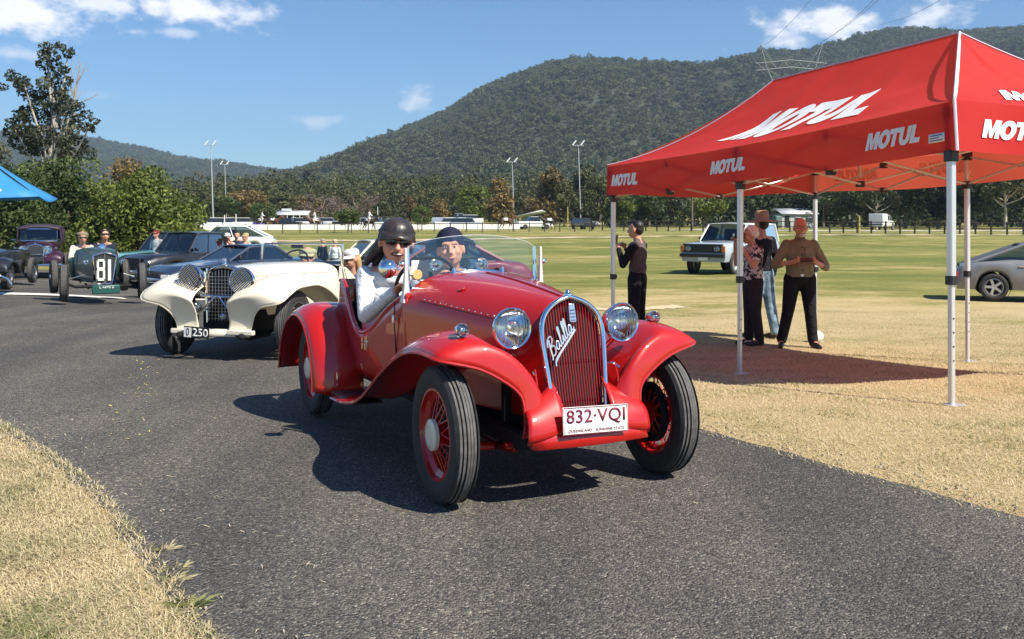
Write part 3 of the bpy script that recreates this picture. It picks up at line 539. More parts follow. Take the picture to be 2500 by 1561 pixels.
def tuft(label, px, py, n, h, kindtint):
    p = px_ground(px, py, 0); V = []; F = []; A = []
    for i in range(n):
        a = random.uniform(0, 6.28); r = random.uniform(0, .03); b = p+Vector((math.cos(a)*r*1.6, math.sin(a)*r, .004)); d = Vector((math.cos(a), math.sin(a), 0)); s_ = Vector((-d.y, d.x, 0))*.0013; L = h*random.uniform(.3, 1.1); up = random.uniform(.2, 1.0)
        k = len(V); V += [b-s_, b+s_, b+d*L*.6+Vector((0, 0, L*.55*up))+s_*.6, b+d*L*1.3+Vector((0, 0, L*.6*up))]; F += [(k, k+1, k+2, k+3)]; A += [random.uniform(*kindtint)]*4
    me = np_mesh('grass_tuft', np.array([tuple(v) for v in V]), np.array(F), GRASS, False, np.array(A)); o = link('grass_tuft', me, GRASS); o['group'] = 'grass tufts at the road edge'
    return tag(o, label, 'grass tuft', 'grass tufts at the road edge')
tuft('fresh green grass tuft growing through asphalt at lower left', 462, 1482, 90, .06, (.85, 1)); tuft('yellowish tuft above the green tuft at the road edge', 430, 1420, 50, .045, (.5, .9)); tuft('small pale tuft furthest up the left road edge', 400, 1345, 50, .045, (.4, .8)); tuft('thin yellow tuft between pale and yellowish tufts', 432, 1390, 34, .04, (.5, .8))

def pebbles(name, n, keep, region, r0, r1, label):
    ico = bmesh.new(); bmesh.ops.create_icosphere(ico, subdivisions=1, radius=1); iv = np.array([v.co for v in ico.verts]); jf = np.array([[v.index for v in f.verts] for f in ico.faces]); ico.free(); V = []; F = []; A = []; k = 0
    X = rng.uniform(region[0], region[1], n*60); Y_ = rng.uniform(region[2], region[3], n*60); S_ = poly_sd(X, Y_, RD_POLY); ok = keep(S_, rng.random(n*60)); X, Y_ = X[ok][:n], Y_[ok][:n]; BZ = base_z(Y_)
    for x, y, bz in zip(X, Y_, BZ):
        r = random.uniform(r0, r1)*random.uniform(.6, 1); M = np.array(Euler((random.uniform(0, 6), random.uniform(0, 6), random.uniform(0, 6))).to_matrix()); v = (iv*(1+.25*rng.normal(size=iv.shape)*.6))@M*np.array([r, r, r*.65])+np.array([x, y, bz+.004+r*.35]); V.append(v); F.append(jf+k*len(iv)); A.append(np.full(len(iv), random.random())); k += 1
    return tag(np_mesh(name, np.concatenate(V), np.concatenate(F), PEB, attr=np.concatenate(A)), label, 'gravel', kind='stuff')
PEB = leaf_mat('loose_stone', (.10, .095, .09), (.42, .38, .31), 0, 0)
pebbles('gravel', 900, lambda s, u: (s > -.28*u*u-.02) & (s < .12), (-4.2, 0, 2.9, 7.5), .003, .009, 'loose gravel crumbling along the left road edge')
pebbles('gravel', 500, lambda s, u: (s > -.12*u) & (s < .25), (1.0, 3.6, 3.0, 7), .003, .009, 'loose gravel along the right road edge')
pebbles('gravel', 500, lambda s, u: s < -.2, (-3, 3.5, 3.0, 8), .002, .0045, 'fine loose stones scattered over the asphalt')
# ================================================================== RED CANOPY
def text_geo(body, bold=.0, shear=0, spacing=1.0):
    cu = bpy.data.curves.new('txt', 'FONT'); cu.body = body; cu.offset = bold; cu.shear = shear; cu.space_character = spacing; cu.resolution_u = 4
    ob = bpy.data.objects.new('txt', cu); me = bpy.data.meshes.new_from_object(ob); bpy.data.objects.remove(ob)
    bm = bmesh.new(); bm.from_mesh(me); bpy.data.meshes.remove(me); bpy.data.curves.remove(cu); return bm
def logo_geo():
    bm = bmesh.new(); x = 0
    def poly(P, dx):
        vs = [bm.verts.new((dx+u+.27*v, v, 0)) for u, v in P]; bm.faces.new(vs)
    def ring(O, I, dx, close=True):
        a = [bm.verts.new((dx+u+.27*v, v, 0)) for u, v in O]; b = [bm.verts.new((dx+u+.27*v, v, 0)) for u, v in I]; n = len(a)
        for i in range(n if close else n-1): bm.faces.new((a[i], a[(i+1) % n], b[(i+1) % n], b[i]))
    poly([(0, 0), (.30, 0), (.30, .56), (.47, .02), (.66, .02), (.83, .56), (.83, 0), (1.13, 0), (1.13, 1), (.74, 1), (.565, .46), (.39, 1), (0, 1)], 0)
    A_ = [2*math.pi*i/24 for i in range(24)]; ring([(.52+.54*math.cos(t), .5+.54*math.sin(t)) for t in A_], [(.52+.20*math.cos(t), .5+.25*math.sin(t)) for t in A_], 1.16)
    poly([(.31, 0), (.63, 0), (.63, .72), (.96, .72), (.96, 1), (0, 1), (0, .72), (.31, .72)], 2.13)
    B_ = [math.pi+math.pi*i/12 for i in range(13)]; ring([(0, 1)]+[(.47+.47*math.cos(t), .42+.46*math.sin(t)) for t in B_]+[(.94, 1)], [(.31, 1)]+[(.47+.16*math.cos(t), .42+.17*math.sin(t)) for t in B_]+[(.63, 1)], 3.06, False)
    poly([(0, 0), (.80, 0), (.80, .27), (.32, .27), (.32, 1), (0, 1)], 4.06); return bm
def text(body, name, m, parent, f, bold=.0, shear=0, cuts=0, thick=.003, spacing=1.0):
    """flat lettering laid on the surface f(u, v), u and v running 0..1 over the word"""
    bm = logo_geo() if body == 'MOTUL' else text_geo(body, bold, shear, spacing); xs = [v.co.x for v in bm.verts]; ys = [v.co.y for v in bm.verts]; x0, x1, y0, y1 = min(xs), max(xs), min(ys), max(ys)
    bm.normal_update(); bmesh.ops.triangulate(bm, faces=bm.faces)
    for _ in range(cuts): bmesh.ops.subdivide_edges(bm, edges=[e for e in bm.edges if e.calc_length() > .12], cuts=1, use_grid_fill=False); bmesh.ops.triangulate(bm, faces=bm.faces)
    for v in bm.verts: v.co = f((v.co.x-x0)/(x1-x0), (v.co.y-y0)/(y1-y0))
    me = bpy.data.meshes.new(name); bm.to_mesh(me); bm.free(); return link(name, me, m, parent, solid=thick)
RED_CLOTH = mat('red_canopy_cloth', (.56, .012, .016), .75, var=.06, vscale=1.2, bump=.7, bscale=4, transl=.32, tcol=(.92, .20, .11)); WHITE_PRINT = mat('white_print', (.78, .77, .76), .7)
TF = put(2331, 7.30); TM = put(1790, 9.79); TLc = put(1483, 12.3); w_ = Vector((3.10, 1.25, 0))
tent = thing('canopy_tent', 'red pop-up canopy tent with white lettering beside the road', 'canopy tent', (0, 0, 0)); TENT = tent
def v3(p, z): return Vector((p.x, p.y, z))
eF, eM, eL = v3(TF, 2.34), v3(TM, 2.205), v3(TLc, 2.12); eFF, eFM, eFL = v3(TF+w_, 2.36), v3(TM+w_, 2.25), v3(TLc+w_, 2.19)
rA = px_depth(2343, 82, 9.12); rB = px_depth(1890, 197, 11.7)
def wob(p, a): return a*(noise.noise(p*1.1)+.5*noise.noise(p*2.7+Vector((3, 1, 7))))
def panel(a, b, c, d, sag, s, t):
    """a,b eave ends; c,d ridge ends above b,a ; s along eave, t towards ridge"""
    e = a.lerp(b, s); r = d.lerp(c, s); p = e.lerp(r, t)
    p.z -= sag*4*t*(1-t)*.8*(1+.0*s)+sag*.25*math.sin(math.pi*s)*(1-t)
    k = math.sin(math.pi*t)*min(1, 6*s*(1-s)+.05)
    p.z += (wob(p, .05)+.012*math.sin(38*s-20*t+4*noise.noise(p*1.3))*noise.noise(p*.9+Vector((9, 2, 1))))*k+.018*math.sin(26*s+5*t)*math.exp(-((s-.33)/.12)**2)*t*k*2; return p
P_NEAR = lambda s, t: panel(eL, eF, rA, rB, .20, s, t)
P_SHORT = lambda s, t: panel(eF, eFF, rA, rA, .14, s, t)
P_FAR = lambda s, t: panel(eFF, eFL, rB, rA, .20, s, t)
P_LEFT = lambda s, t: panel(eFL, eL, rB, rB, .14, s, t)
for f in (P_NEAR, P_SHORT, P_FAR, P_LEFT):
    MB().sheet([[f(s/48, t/24) for s in range(49)] for t in range(25)]).build('roof_panel', RED_CLOTH, tent, angle=80)
def valance(a, b, ph, f0):
    def V(s, q):
        p = f0(s, 0) if f0 else a.lerp(b, s); n = Vector((b.y-a.y, a.x-b.x, 0)).normalized(); n = -n if n.dot(TO_SUN) < -9 else n
        p = p.copy(); p += n*(.02*q*math.sin(5.2*s*math.pi+ph)+.012*q*math.sin(17*s+ph)+.004); p.z -= .385*q*(1+.03*math.sin(9*s+ph)); return p
    return V
VN = valance(eL, eF, 0, P_NEAR); VS = valance(eF, eFF, 1, P_SHORT); VF = valance(eFF, eFL, 2, P_FAR); VL = valance(eFL, eL, 3, P_LEFT)
for V in (VN, VS, VF, VL): MB().sheet([[V(s/48, q/6) for s in range(49)] for q in range(7)]).build('valance', RED_CLOTH, tent, angle=80)
PIPE = mat('white_piping', (.75, .72, .74), .6); PIPED = mat('plum_piping', (.22, .02, .05), .6)
mb = MB(); mb.tube([P_SHORT(0, t/16)+Vector((0, 0, .012)) for t in range(17)]+[VS(0, q/4)+Vector((-.008, -.004, 0)) for q in range(5)], .012, 6); mb.build('corner_piping', PIPE, tent)
for pts in ([rA.lerp(rB, i/8)+Vector((0, 0, .01)) for i in range(9)], [P_SHORT(1, t/16)+Vector((0, 0, .01)) for t in range(17)], [P_NEAR(0, t/16)+Vector((0, 0, .01)) for t in range(17)]): MB().tube(pts, .009, 6).build('seam_piping', PIPE if pts[0] == 0 else mat('pale_seam', (.55, .42, .50), .6), tent)
# lettering
def on_panel(f, s0, s1, t0, t1, skew=0, off=.008, n=None):
    def g(u, v):
        s = s0+(s1-s0)*u; t = t0+(t1-t0)*v; s += skew*v; p = f(s, t); a = f(s+.01, t)-p; b = f(s, t+.01)-p; q = a.cross(b).normalized(); return p+q*off
    return g
text('MOTUL', 'lettering', WHITE_PRINT, tent, on_panel(P_NEAR, .29, .77, .27, .63, .02), .045, .42, 3, .002)
text('MOTUL', 'lettering', WHITE_PRINT, tent, on_panel(P_SHORT, .19, .62, .13, .34, .0), .045, .3, 2, .002)
for V, s0, s1 in ((VN, .025, .145), (VN, .42, .53), (VN, .835, .94), (VS, .075, .33), (VS, .62, .88)): text('MOTUL', 'lettering', WHITE_PRINT, tent, on_panel(lambda s, t, V=V: V(s, 1-t), s0, s1, .28, .68, .0, .008), .05, .3, 2, .002)
GHOST = mat('white_print_show_through', (.90, .82, .76), .8, transl=.85)
for V, s0, s1 in ((VF, .18, .30), (VF, .52, .66), (VF, .78, .92), (VL, .12, .36), (VL, .62, .88)): text('MOTUL', 'lettering', GHOST, tent, on_panel(lambda s, t, V=V: V(s, 1-t), s0, s1, .40, .80, .0, 0), .05, .3, 2, .012)
mb = MB(); mb.sheet([[on_panel(lambda s, t: VN(s, 1-t), .955, .982, .22, .40, 0, .006)(u, v) for u in (0, 1)] for v in (0, 1)]); tg = mb.build('maker_tag', WHITE_PRINT, tent, solid=.002)
for k in range(3): MB().sheet([[on_panel(lambda s, t: VN(s, 1-t), .958, .978-.005*(k % 2), .25+.05*k, .272+.05*k, 0, .0085)(u, v) for u in (0, 1)] for v in (0, 1)]).build('tag_print', mat('tag_ink', (.12, .12, .2), .7), tg)
# frame
LEGW = mat('white_aluminium', (.70, .69, .68), .35, .55)
legs = [(TF, eF, .028), (TM, eM, .026), (TLc, eL, .026), (TF+w_, eFF, .028), (TM+w_, eFM, .026), (TLc+w_, eFL, .026)]
TCEN = (eF+eM*0+eFL)/2
def inw(q, k=.09):
    d = Vector((TCEN.x-q.x, TCEN.y-q.y, 0)).normalized(); return q+d*k
for p, e, r in legs:
    p = inw(p); e = inw(e); g = gz(p.x, p.y); b = Vector((p.x, p.y, g+.004)); top = Vector((e.x, e.y, e.z-.03))
    b = b+(b-Vector((eM.x+w_.x/2, eM.y+w_.y/2, g+.004))).normalized()*.01; mid = b.lerp(top, .42); ang = Matrix.Rotation(math.atan2(w_.y, w_.x), 3, 'Z')
    mb = MB(); d = (top-mid); rr = Matrix.Rotation(0, 3, 'X')
    def sq(mb, a, c, w): 
        ring = lambda q: [q+ang@Vector((x*w, y*w, 0)) for x, y in ((-1, -.7), (-.7, -1), (.7, -1), (1, -.7), (1, .7), (.7, 1), (-.7, 1), (-1, .7))]
        mb.loft([ring(a), ring(c)])
    sq(mb, mid, top, r); lg = mb.build('leg', LEGW, tent); mb = MB(); sq(mb, b, mid+Vector((0, 0, .05)), r*.78); il = mb.build('inner_leg', LEGW, lg)
    mb = MB(); sq(mb, mid+Vector((0, 0, -.045)), mid+Vector((0, 0, .025)), r*1.32); mb.box(mid+ang@Vector((r*1.5, 0, -.01)), (.03, .02, .04), ang); mb.build('collar', BLACK, lg)
    MB().box(b+Vector((.02, 0, .004)), (.15, .11, .008), ang).build('foot_plate', LEGW, lg)
    for k in range(4): MB().box(b+ang@Vector((0, -r*.79, 0))+Vector((0, 0, .35+.11*k)), (.012, .004, .012), ang).build('pin_hole', BLACK, lg)
    MB().box(top+Vector((0, 0, -.06)), (.085, .085, .1), ang).build('bracket', BLACK, lg, bevel=.006); MB().box(top+Vector((0, 0, -.40)), (.08, .08, .09), ang).build('slider', BLACK, lg, bevel=.006)
BAR = mat('frame_bar', (.55, .50, .47), .45, .3)
def scissor(a, b):
    a, b = inw(a), inw(b); n = 2; sg = Vector((b.y-a.y, a.x-b.x, 0)).normalized(); sg = -1 if sg.dot(TCEN-a) > 0 else 1
    for i in range(n):
        p = a.lerp(b, i/n); q = a.lerp(b, (i+1)/n); hi, lo = Vector((0, 0, -.10)), Vector((0, 0, -.42))
        for u, v, k in ((p+hi, q+lo, .012), (p+lo, q+hi, -.012)):
            n_ = Vector((b.y-a.y, a.x-b.x, 0)).normalized()*sg*(.0+k); MB().tube([u-n_, v-n_], .014, 6).build('truss_bar', BAR, tent)
        if i: 
            for z in (-.10, -.42): MB().box(p+Vector((0, 0, z)), (.09, .05, .07)).build('joint', BLACK, tent, bevel=.006)
        MB().ell(p.lerp(q, .5)+Vector((0, 0, -.26)), .02, n=8, m=6).build('pivot', BLACK, tent)
for a, b in ((eF, eM), (eM, eL), (eFF, eFM), (eFM, eFL), (eF, eFF), (eL, eFL), (eM, eFM)): scissor(a, b)
for a, b in ((eM.lerp(eFM, .5)+Vector((0, 0, -.35)), rA.lerp(rB, .5)+Vector((0, 0, -.05))),): MB().tube([a, b], .02, 8).build('centre_pole', BAR, tent)
fb = MB().ell(Vector((0, 0, .085)), (.10, .075, .085), n=20, m=12); fbo = fb.build('ball_weight', mat('white_plastic', (.8, .8, .78), .4)); p = TLc+w_; fbo.location = (p.x-.02, p.y-.16, gz(p.x, p.y-.16)); tag(fbo, 'white rounded weight at the foot of the rear tent leg', 'weight')
# ================================================================== VEHICLE HELPERS
def wheel(parent, x, y, z, r, w, rim_m, side, style='wire', rim_r=None, hub_m=None, hub_r=.085, steer=0, name='wheel', tyre_m=None, white=0):
    """tyre (ribbed tread) > rim, spokes, hub cap ; axle along local x, outer face towards side"""
    rim_r = rim_r or r*.66; W2 = w/2; prof = []
    prof += [(rim_r*.97, -W2*.72), (rim_r*1.04, -W2*.86), (lerp(rim_r, r, .45), -W2*1.02), (lerp(rim_r, r, .8), -W2*.94), (r*.985, -W2*.72)]
    ribs = 5
    for k in range(ribs):
        a = -W2*.68+W2*1.36*k/ribs; b = -W2*.68+W2*1.36*(k+1)/ribs; g = (b-a)*.16; dr = r-.006*abs((a+b)/2/W2)**1*4
        prof += [(dr-.009, a), (dr, a+g*.4), (dr, b-g), (dr-.009, b-g*.5)]
    prof += [(r*.985, W2*.72), (lerp(rim_r, r, .8), W2*.94), (lerp(rim_r, r, .45), W2*1.02), (rim_r*1.04, W2*.86), (rim_r*.97, W2*.72)]
    o = MB().lathe(prof, (0, 0, 0), (1, 0, 0), 56).build(name, tyre_m or RUBBER, parent, angle=28); o.location = (x, y, z); o.rotation_euler = (0, 0, R(steer))
    TREAD = mat('dusty_tread', (.105, .10, .095), .9, var=.35, vscale=18); st_ = W2*1.36/ribs
    for k in range(ribs):
        a = -W2*.68+st_*k; g = st_*.16; dr = r-.006*abs((a+st_/2)/W2)*4+.0012; MB().lathe([(dr-.004, a+g*.5), (dr, a+g*.9), (dr, a+st_-g*1.5), (dr-.004, a+st_-g)], (0, 0, 0), (1, 0, 0), 56).build('tread_rib', TREAD, o)
    s = side
    rp = [(rim_r*1.02, -W2*.8), (rim_r*.99, -W2*.55), (rim_r*.86, -W2*.25), (rim_r*.86, W2*.25), (rim_r*.99, W2*.55), (rim_r*1.02, W2*.8), (rim_r*.96, W2*.82), (rim_r*.93, W2*.5), (rim_r*.82, W2*.2), (rim_r*.82, -W2*.2), (rim_r*.93, -W2*.5), (rim_r*.96, -W2*.82), (rim_r*1.02, -W2*.8)]
    MB().lathe(rp, (0, 0, 0), (1, 0, 0), 40).build('rim', rim_m, o, angle=28)
    hub_m = hub_m or CHROME
    if style == 'wire':
        mb = MB(); n = 40
        for i in range(n):
            a = 2*math.pi*i/n; b = a+(.42 if i % 2 else -.42); hx = (.055 if i % 4 < 2 else -.045)*s
            mb.tube([(hx, .052*math.cos(b), .052*math.sin(b)), ((.012 if i % 4 < 2 else -.012)*s, rim_r*.85*math.cos(a), rim_r*.85*math.sin(a))], .0036, 5, caps=False)
        tag(mb.build('spokes', rim_m, o), kind='stuff')
        MB().lathe([(0, -.06*s), (.05, -.06*s), (.055, -.03*s), (.055, .05*s), (.04, .065*s), (0, .065*s)], (0, 0, 0), (1, 0, 0), 24).build('hub', rim_m, o, fix=True)
        MB().lathe([(.16, -.075*s), (.165, -.03*s), (0, -.03*s)], (0, 0, 0), (1, 0, 0), 30).build('brake_drum', DARK, o, fix=True)
    elif style == 'disc':
        MB().lathe([(rim_r*.9, .2*W2*s), (rim_r*.6, .45*W2*s), (rim_r*.3, .30*W2*s), (0, .30*W2*s)], (0, 0, 0), (1, 0, 0), 30).build('wheel_disc', rim_m, o, fix=True)
    else:
        n = 5; mb = MB()
        for i in range(n):
            a = 2*math.pi*i/n; c, q = math.cos(a), math.sin(a); mb.box((.5*W2*s, c*rim_r*.5, q*rim_r*.5), (.02, rim_r*.30, rim_r*.85), Matrix.Rotation(-a+math.pi/2, 3, 'X') if False else Matrix.Rotation(a-math.pi/2, 3, 'X'))
        tag(mb.build('spokes', rim_m, o, bevel=.004), kind='stuff'); MB().lathe([(rim_r*.84, .1*W2*s), (0, .1*W2*s)], (0, 0, 0), (1, 0, 0), 24).build('brake_disc', DARK, o, fix=True)
    h0 = (.065 if style == 'wire' else .34*W2)*s
    MB().lathe([(hub_r*1.02, h0-.012*s), (hub_r, h0+.006*s), (hub_r*.86, h0+.013*s), (hub_r*.6, h0+.015*s), (hub_r*.55, h0+.010*s), (hub_r*.25, h0+.012*s), (0, h0+.014*s)], (0, 0, 0), (1, 0, 0), 28).build('hub_cap', hub_m, o, fix=True)
    if white: MB().lathe([(rim_r*1.1, W2*.97*s), (rim_r*1.1+white, W2*1.04*s)], (0, 0, 0), (1, 0, 0), 40).build('white_wall', mat('white_print'), o)
    return o
def lamp(parent, c, r, depth, d=(0, -1, 0), shell=None, rim=None, name='headlight', lens_m=None):
    """bowl > chrome rim, curved lens, reflector ; d = direction it faces"""
    d = Vector(d).normalized(); c = Vector(c)
    o = MB().lathe([(r*.04, -depth), (r*.35, -depth*.93), (r*.7, -depth*.66), (r*.92, -depth*.28), (r*.97, 0)], c, d, 32).build(name, shell or CHROME, parent)
    MB().lathe([(r*.97, -.012), (r*1.05, -.008), (r*1.06, .006), (r*1.0, .014), (r*.93, .010), (r*.92, -.004)], c, d, 32).build('lamp_rim', rim or CHROME, o)
    MB().lathe([(r*.93, .003), (r*.75, .016), (r*.45, .026), (r*.2, .030), (0, .031)], c, d, 32).build('lens', lens_m or LENS_GLASS, o)
    MB().lathe([(r*.92, -.003), (r*.7, -depth*.35), (r*.35, -depth*.6), (0, -depth*.66)], c, d, 28).build('reflector', CHROME, o); MB().ell(c-d*depth*.3, r*.13, n=10, m=7).build('bulb', mat('bulb_glass', (.85, .85, .8), .2), o)
    return o
def lens_glass():
    m = glass_mat('ribbed_lamp_glass', (.93, .96, .97)); nt = m.node_tree; tc = nt.nodes.new('ShaderNodeTexCoord'); w = nt.nodes.new('ShaderNodeTexWave'); w.inputs['Scale'].default_value = 16; w.inputs['Distortion'].default_value = .6
    nt.links.new(tc.outputs['Object'], w.inputs['Vector']); b = nt.nodes.new('ShaderNodeBump'); b.inputs['Strength'].default_value = .5; b.inputs['Distance'].default_value = .01; nt.links.new(w.outputs[0], b.inputs['Height'])
    for n in nt.nodes:
        if n.type == 'BSDF_GLOSSY': nt.links.new(b.outputs[0], n.inputs['Normal']); n.inputs['Roughness'].default_value = .08
        if n.type == 'MATH': n.inputs[2].default_value = .22
    return m
LENS_GLASS = lens_glass()
def plate(parent, c, w, h, word, ink, bg, name='number_plate', rot=None, small=None, border=None, facing=-1, bold=.01, area=(.06, .94, .30, .93)):
    M = rot if rot is not None else Matrix.Identity(3); c = Vector(c); P = lambda x, z, d: c+M@Vector((x, d, z))
    o = MB().box(c, (w, .008, h), M).build(name, bg, parent, bevel=.003)
    if border: MB().tube([P(x*w*.485, z*h*.47, -.005) for x, z in ((-1, -1), (1, -1), (1, 1), (-1, 1))], .0022, 5, closed=True).build('border', border, o)
    u0, u1, v0, v1 = area; text(word, 'plate_lettering', ink, o, lambda u, v: P((lerp(u0, u1, u)-.5)*w, (lerp(v0, v1, v)-.5)*h, -.0062), bold, 0, 0, .001, 1.05)
    if small: text(small, 'plate_lettering', ink, o, lambda u, v: P((lerp(.07, .93, u)-.5)*w, (lerp(.08, .20, v)-.5)*h, -.0062), 0, 0, 0, .001, 1.1)
    return o
# ================================================================== RED ROADSTER
RED = panel_paint('red_car_paint', (.44, .007, .004), .22); IVORY = mat('ivory_enamel', (.72, .68, .55), .35, coat=.4); GREYP = mat('pale_grey_enamel', (.62, .62, .60), .35, coat=.5); LEATHER = mat('black_leather', (.015, .015, .017), .42, bump=.2, bscale=40)
RO = Vector((.235, 4.97, 0)); RYAW = 26.5
red = thing('vintage_roadster', 'bright red open vintage roadster leading the line of cars', 'car', RO, RYAW)
WB = 2.42
for sx in (-1, 1):
    wheel(red, sx*.64, 0, .342, .342, .13, RED, sx, hub_m=IVORY if sx < 0 else CHROME, hub_r=.078, steer=-2)
    wheel(red, sx*.64, WB, .335, .335, .125, RED, sx, hub_m=IVORY, hub_r=.078)
# bonnet and scuttle: loft of arched sections from the grille to the windscreen
def red_ring(t):
    y = lerp(-.105, 1.03, t); e = t**.8; ws = lerp(.172, .485, e); wb = lerp(.150, .47, e); zsh = lerp(.80, .86, t); zt = lerp(1.0, 1.085, math.sin(t*math.pi/2)); zb = .40; pts = [(wb, zb), (lerp(wb, ws, .55), .56), (ws*.995, .70), (ws, zsh-.06)]
    n = 9; p = lerp(.85, .62, t)
    for i in range(n+1): a = math.pi/2*i/n; pts.append((ws*max(0, math.cos(a))**p, zsh+(zt-zsh)*math.sin(a)**lerp(1.25, 1.0, t)))
    full = [(-x, z) for x, z in pts]+[(x, z) for x, z in pts[::-1][1:]]; yo = lambda z: y-(.10*(1-t)**2*(1.0-z)/.55)
    return [Vector((x, yo(z), z)) for x, z in full]
mb = MB(); mb.loft([red_ring(i/22) for i in range(20)], closed=False, caps=False); mb.build('bonnet', RED, red, angle=60)
mb = MB(); mb.loft([red_ring(19/22+i*3/22/4) for i in range(5)], closed=False, caps=False); mb.build('scuttle', RED, red, angle=60)
mb = MB(); r0 = red_ring(.12); k = 6
for sx in (0, 1):
    seam = []
    for i in range(1, 20): q = red_ring(i/22); seam.append(q[k if sx == 0 else len(q)-1-k])
    MB().tube([p+Vector(((-.002 if sx == 0 else .002), 0, .001)) for p in seam], .003, 5).build('bonnet_hinge_seam', mat('dark_seam', (.05, .004, .006), .6), red)
    for i in range(2, 19): pz = seam[i-1]; MB().ell(pz+Vector(((-.002 if sx == 0 else .002), 0, .014)), .0055, n=8, m=6).build('rivet', CHROME, red)
cs = [red_ring(i/22)[13] if False else red_ring(i/22)[len(red_ring(0))//2] for i in range(1, 20)]; MB().tube([p+Vector((0, 0, .003)) for p in cs], .006, 6).build('centre_hinge', RED, red)
q = red_ring(.62); MB().lathe([(.022, .001), (.020, .004), (.012, .005), (0, .005)], q[9]+Vector((-.002, 0, .002)), (-.5, -.1, .85), 20).build('filler_cap', RED, red, fix=True)
# body sides with the cut-down cockpit edge
EDGE = [(1.00, .955), (1.10, .93), (1.25, .86), (1.40, .765), (1.52, .70), (1.66, .665), (1.80, .68), (1.93, .745), (2.05, .84), (2.16, .92), (2.28, .965), (2.40, .965)]
EDGE = [tuple(p) for p in crom(EDGE, 4)]
def half_w(y): return float(np.interp(y, [1.0, 1.3, 1.7, 2.1, 2.45, 2.8, 3.1, 3.3], [.485, .52, .54, .525, .49, .40, .26, .14]))
for sx in (-1, 1):
    rows = []
    for y, zt in EDGE:
        hw = half_w(y); col = []
        for v in range(9): t = v/8; z = lerp(.36, zt, t); bul = 1-.10*(1-t)**2-.045*max(0, (z-.62))/.3; col.append(Vector((sx*hw*bul, y, z)))
        rows.append(col)
    MB().sheet(rows).build('body_side', RED, red, angle=70, solid=.02)
    MB().tube([Vector((sx*half_w(y)*(1-.045*max(0, zt-.62)/.3), y, zt)) for y, zt in EDGE], .016, 8).build('cockpit_edge', RED, red)
    x = lambda z, y: sx*half_w(y)*(1-.10*(1-(z-.36)/.55)**2)+sx*.013
    MB().tube([Vector((x(z, 1.10+.06*(.93-z)), 1.10+.06*(.93-z), z)) for z in (.46, .55, .65, .75, .85, .91)], .004, 5).build('door_gap', mat('dark_seam'), red)
    MB().box((x(.80, 1.11)+sx*.006, 1.115, .80), (.016, .022, .055)).build('door_hinge', CHROME, red, bevel=.004)
mb = MB(); rings = []
for y, zt, zb in [(2.30, .985, .36), (2.45, .985, .36), (2.62, .95, .36), (2.8, .87, .37), (2.98, .75, .40), (3.12, .62, .44), (3.24, .50, .47)]:
    hw = half_w(y); rings.append([Vector((hw*math.copysign(abs(math.cos(a))**.7, math.cos(a)), y, zb+(zt-zb)*(max(0, math.sin(a))**.6))) for a in [math.pi*i/16 for i in range(17)]])
mb.loft(rings, closed=False, caps=False); mb.build('tail', RED, red, angle=60)
mb = MB(); mb.sheet([[Vector((x*.47, 2.31+.03*abs(x), z)) for x in (-1, -.5, 0, .5, 1)] for z in (.36, .7, .98-.0)]); mb.build('rear_bulkhead', DARK, red)
MB().box((0, 1.35, .34), (.92, 2.2, .03)).build('floor_pan', DARK, red); MB().box((0, 1.08, .72), (.9, .03, .4)).build('firewall', DARK, red)
for sx in (-1, 1):
    o = MB().box((sx*.235, 1.86, .46), (.40, .46, .16)).build('seat_cushion', LEATHER, red, bevel=.04); o = MB().box((sx*.235, 2.12, .74), (.42, .12, .50), Matrix.Rotation(R(-10), 3, 'X')).build('seat_back', LEATHER, red, bevel=.045)
MB().tube([Vector((x, 2.15+.10*(x/.45)**2*-1, .93-.12*(x/.45)**2)) for x in np.linspace(-.46, .46, 13)], .03, 8).build('cockpit_coaming', LEATHER, red)
MB().lathe([(0, .02), (.03, .02), (.034, .012), (.034, 0)], (-.30, 2.42, .955), (-.3, 0, 1), 20).build('fuel_filler', CHROME, red, fix=True)
for k in range(4): MB().tube([Vector((-.47+.02*k, 2.30+.045*k, .80-.06*k)), Vector((-.43, 2.33+.045*k, .86)), Vector((-.38, 2.36+.04*k, .92))], .013, 8).build('luggage_strap', CHROME if k % 2 else LEATHER, red)
# dash and steering
MB().sheet([[Vector((x, 1.10, z)) for x in (-.44, 0, .44)] for z in (.78, .95)]).build('dashboard', mat('dash_panel', (.03, .03, .035), .4), red, solid=.015)
sc = Vector((-.22, 1.34, 1.00)); sax = Vector((0, .80, .45)).normalized(); su = Vector((1, 0, 0)); sv = sax.cross(su)
st = MB().tube([sc+(su*math.cos(a)+sv*math.sin(a))*.195 for a in [2*math.pi*i/40 for i in range(40)]], .0125, 8, closed=True).build('steering_wheel', mat('bakelite', (.012, .012, .014), .25), red)
for a in (R(90), R(210), R(330)): MB().tube([sc-sax*.02, sc+(su*math.cos(a)+sv*math.sin(a))*.19], .006, 6).build('spoke', STEEL, st)
MB().cyl(sc, sc-sax*.5, .018).build('column', BLACK, st)
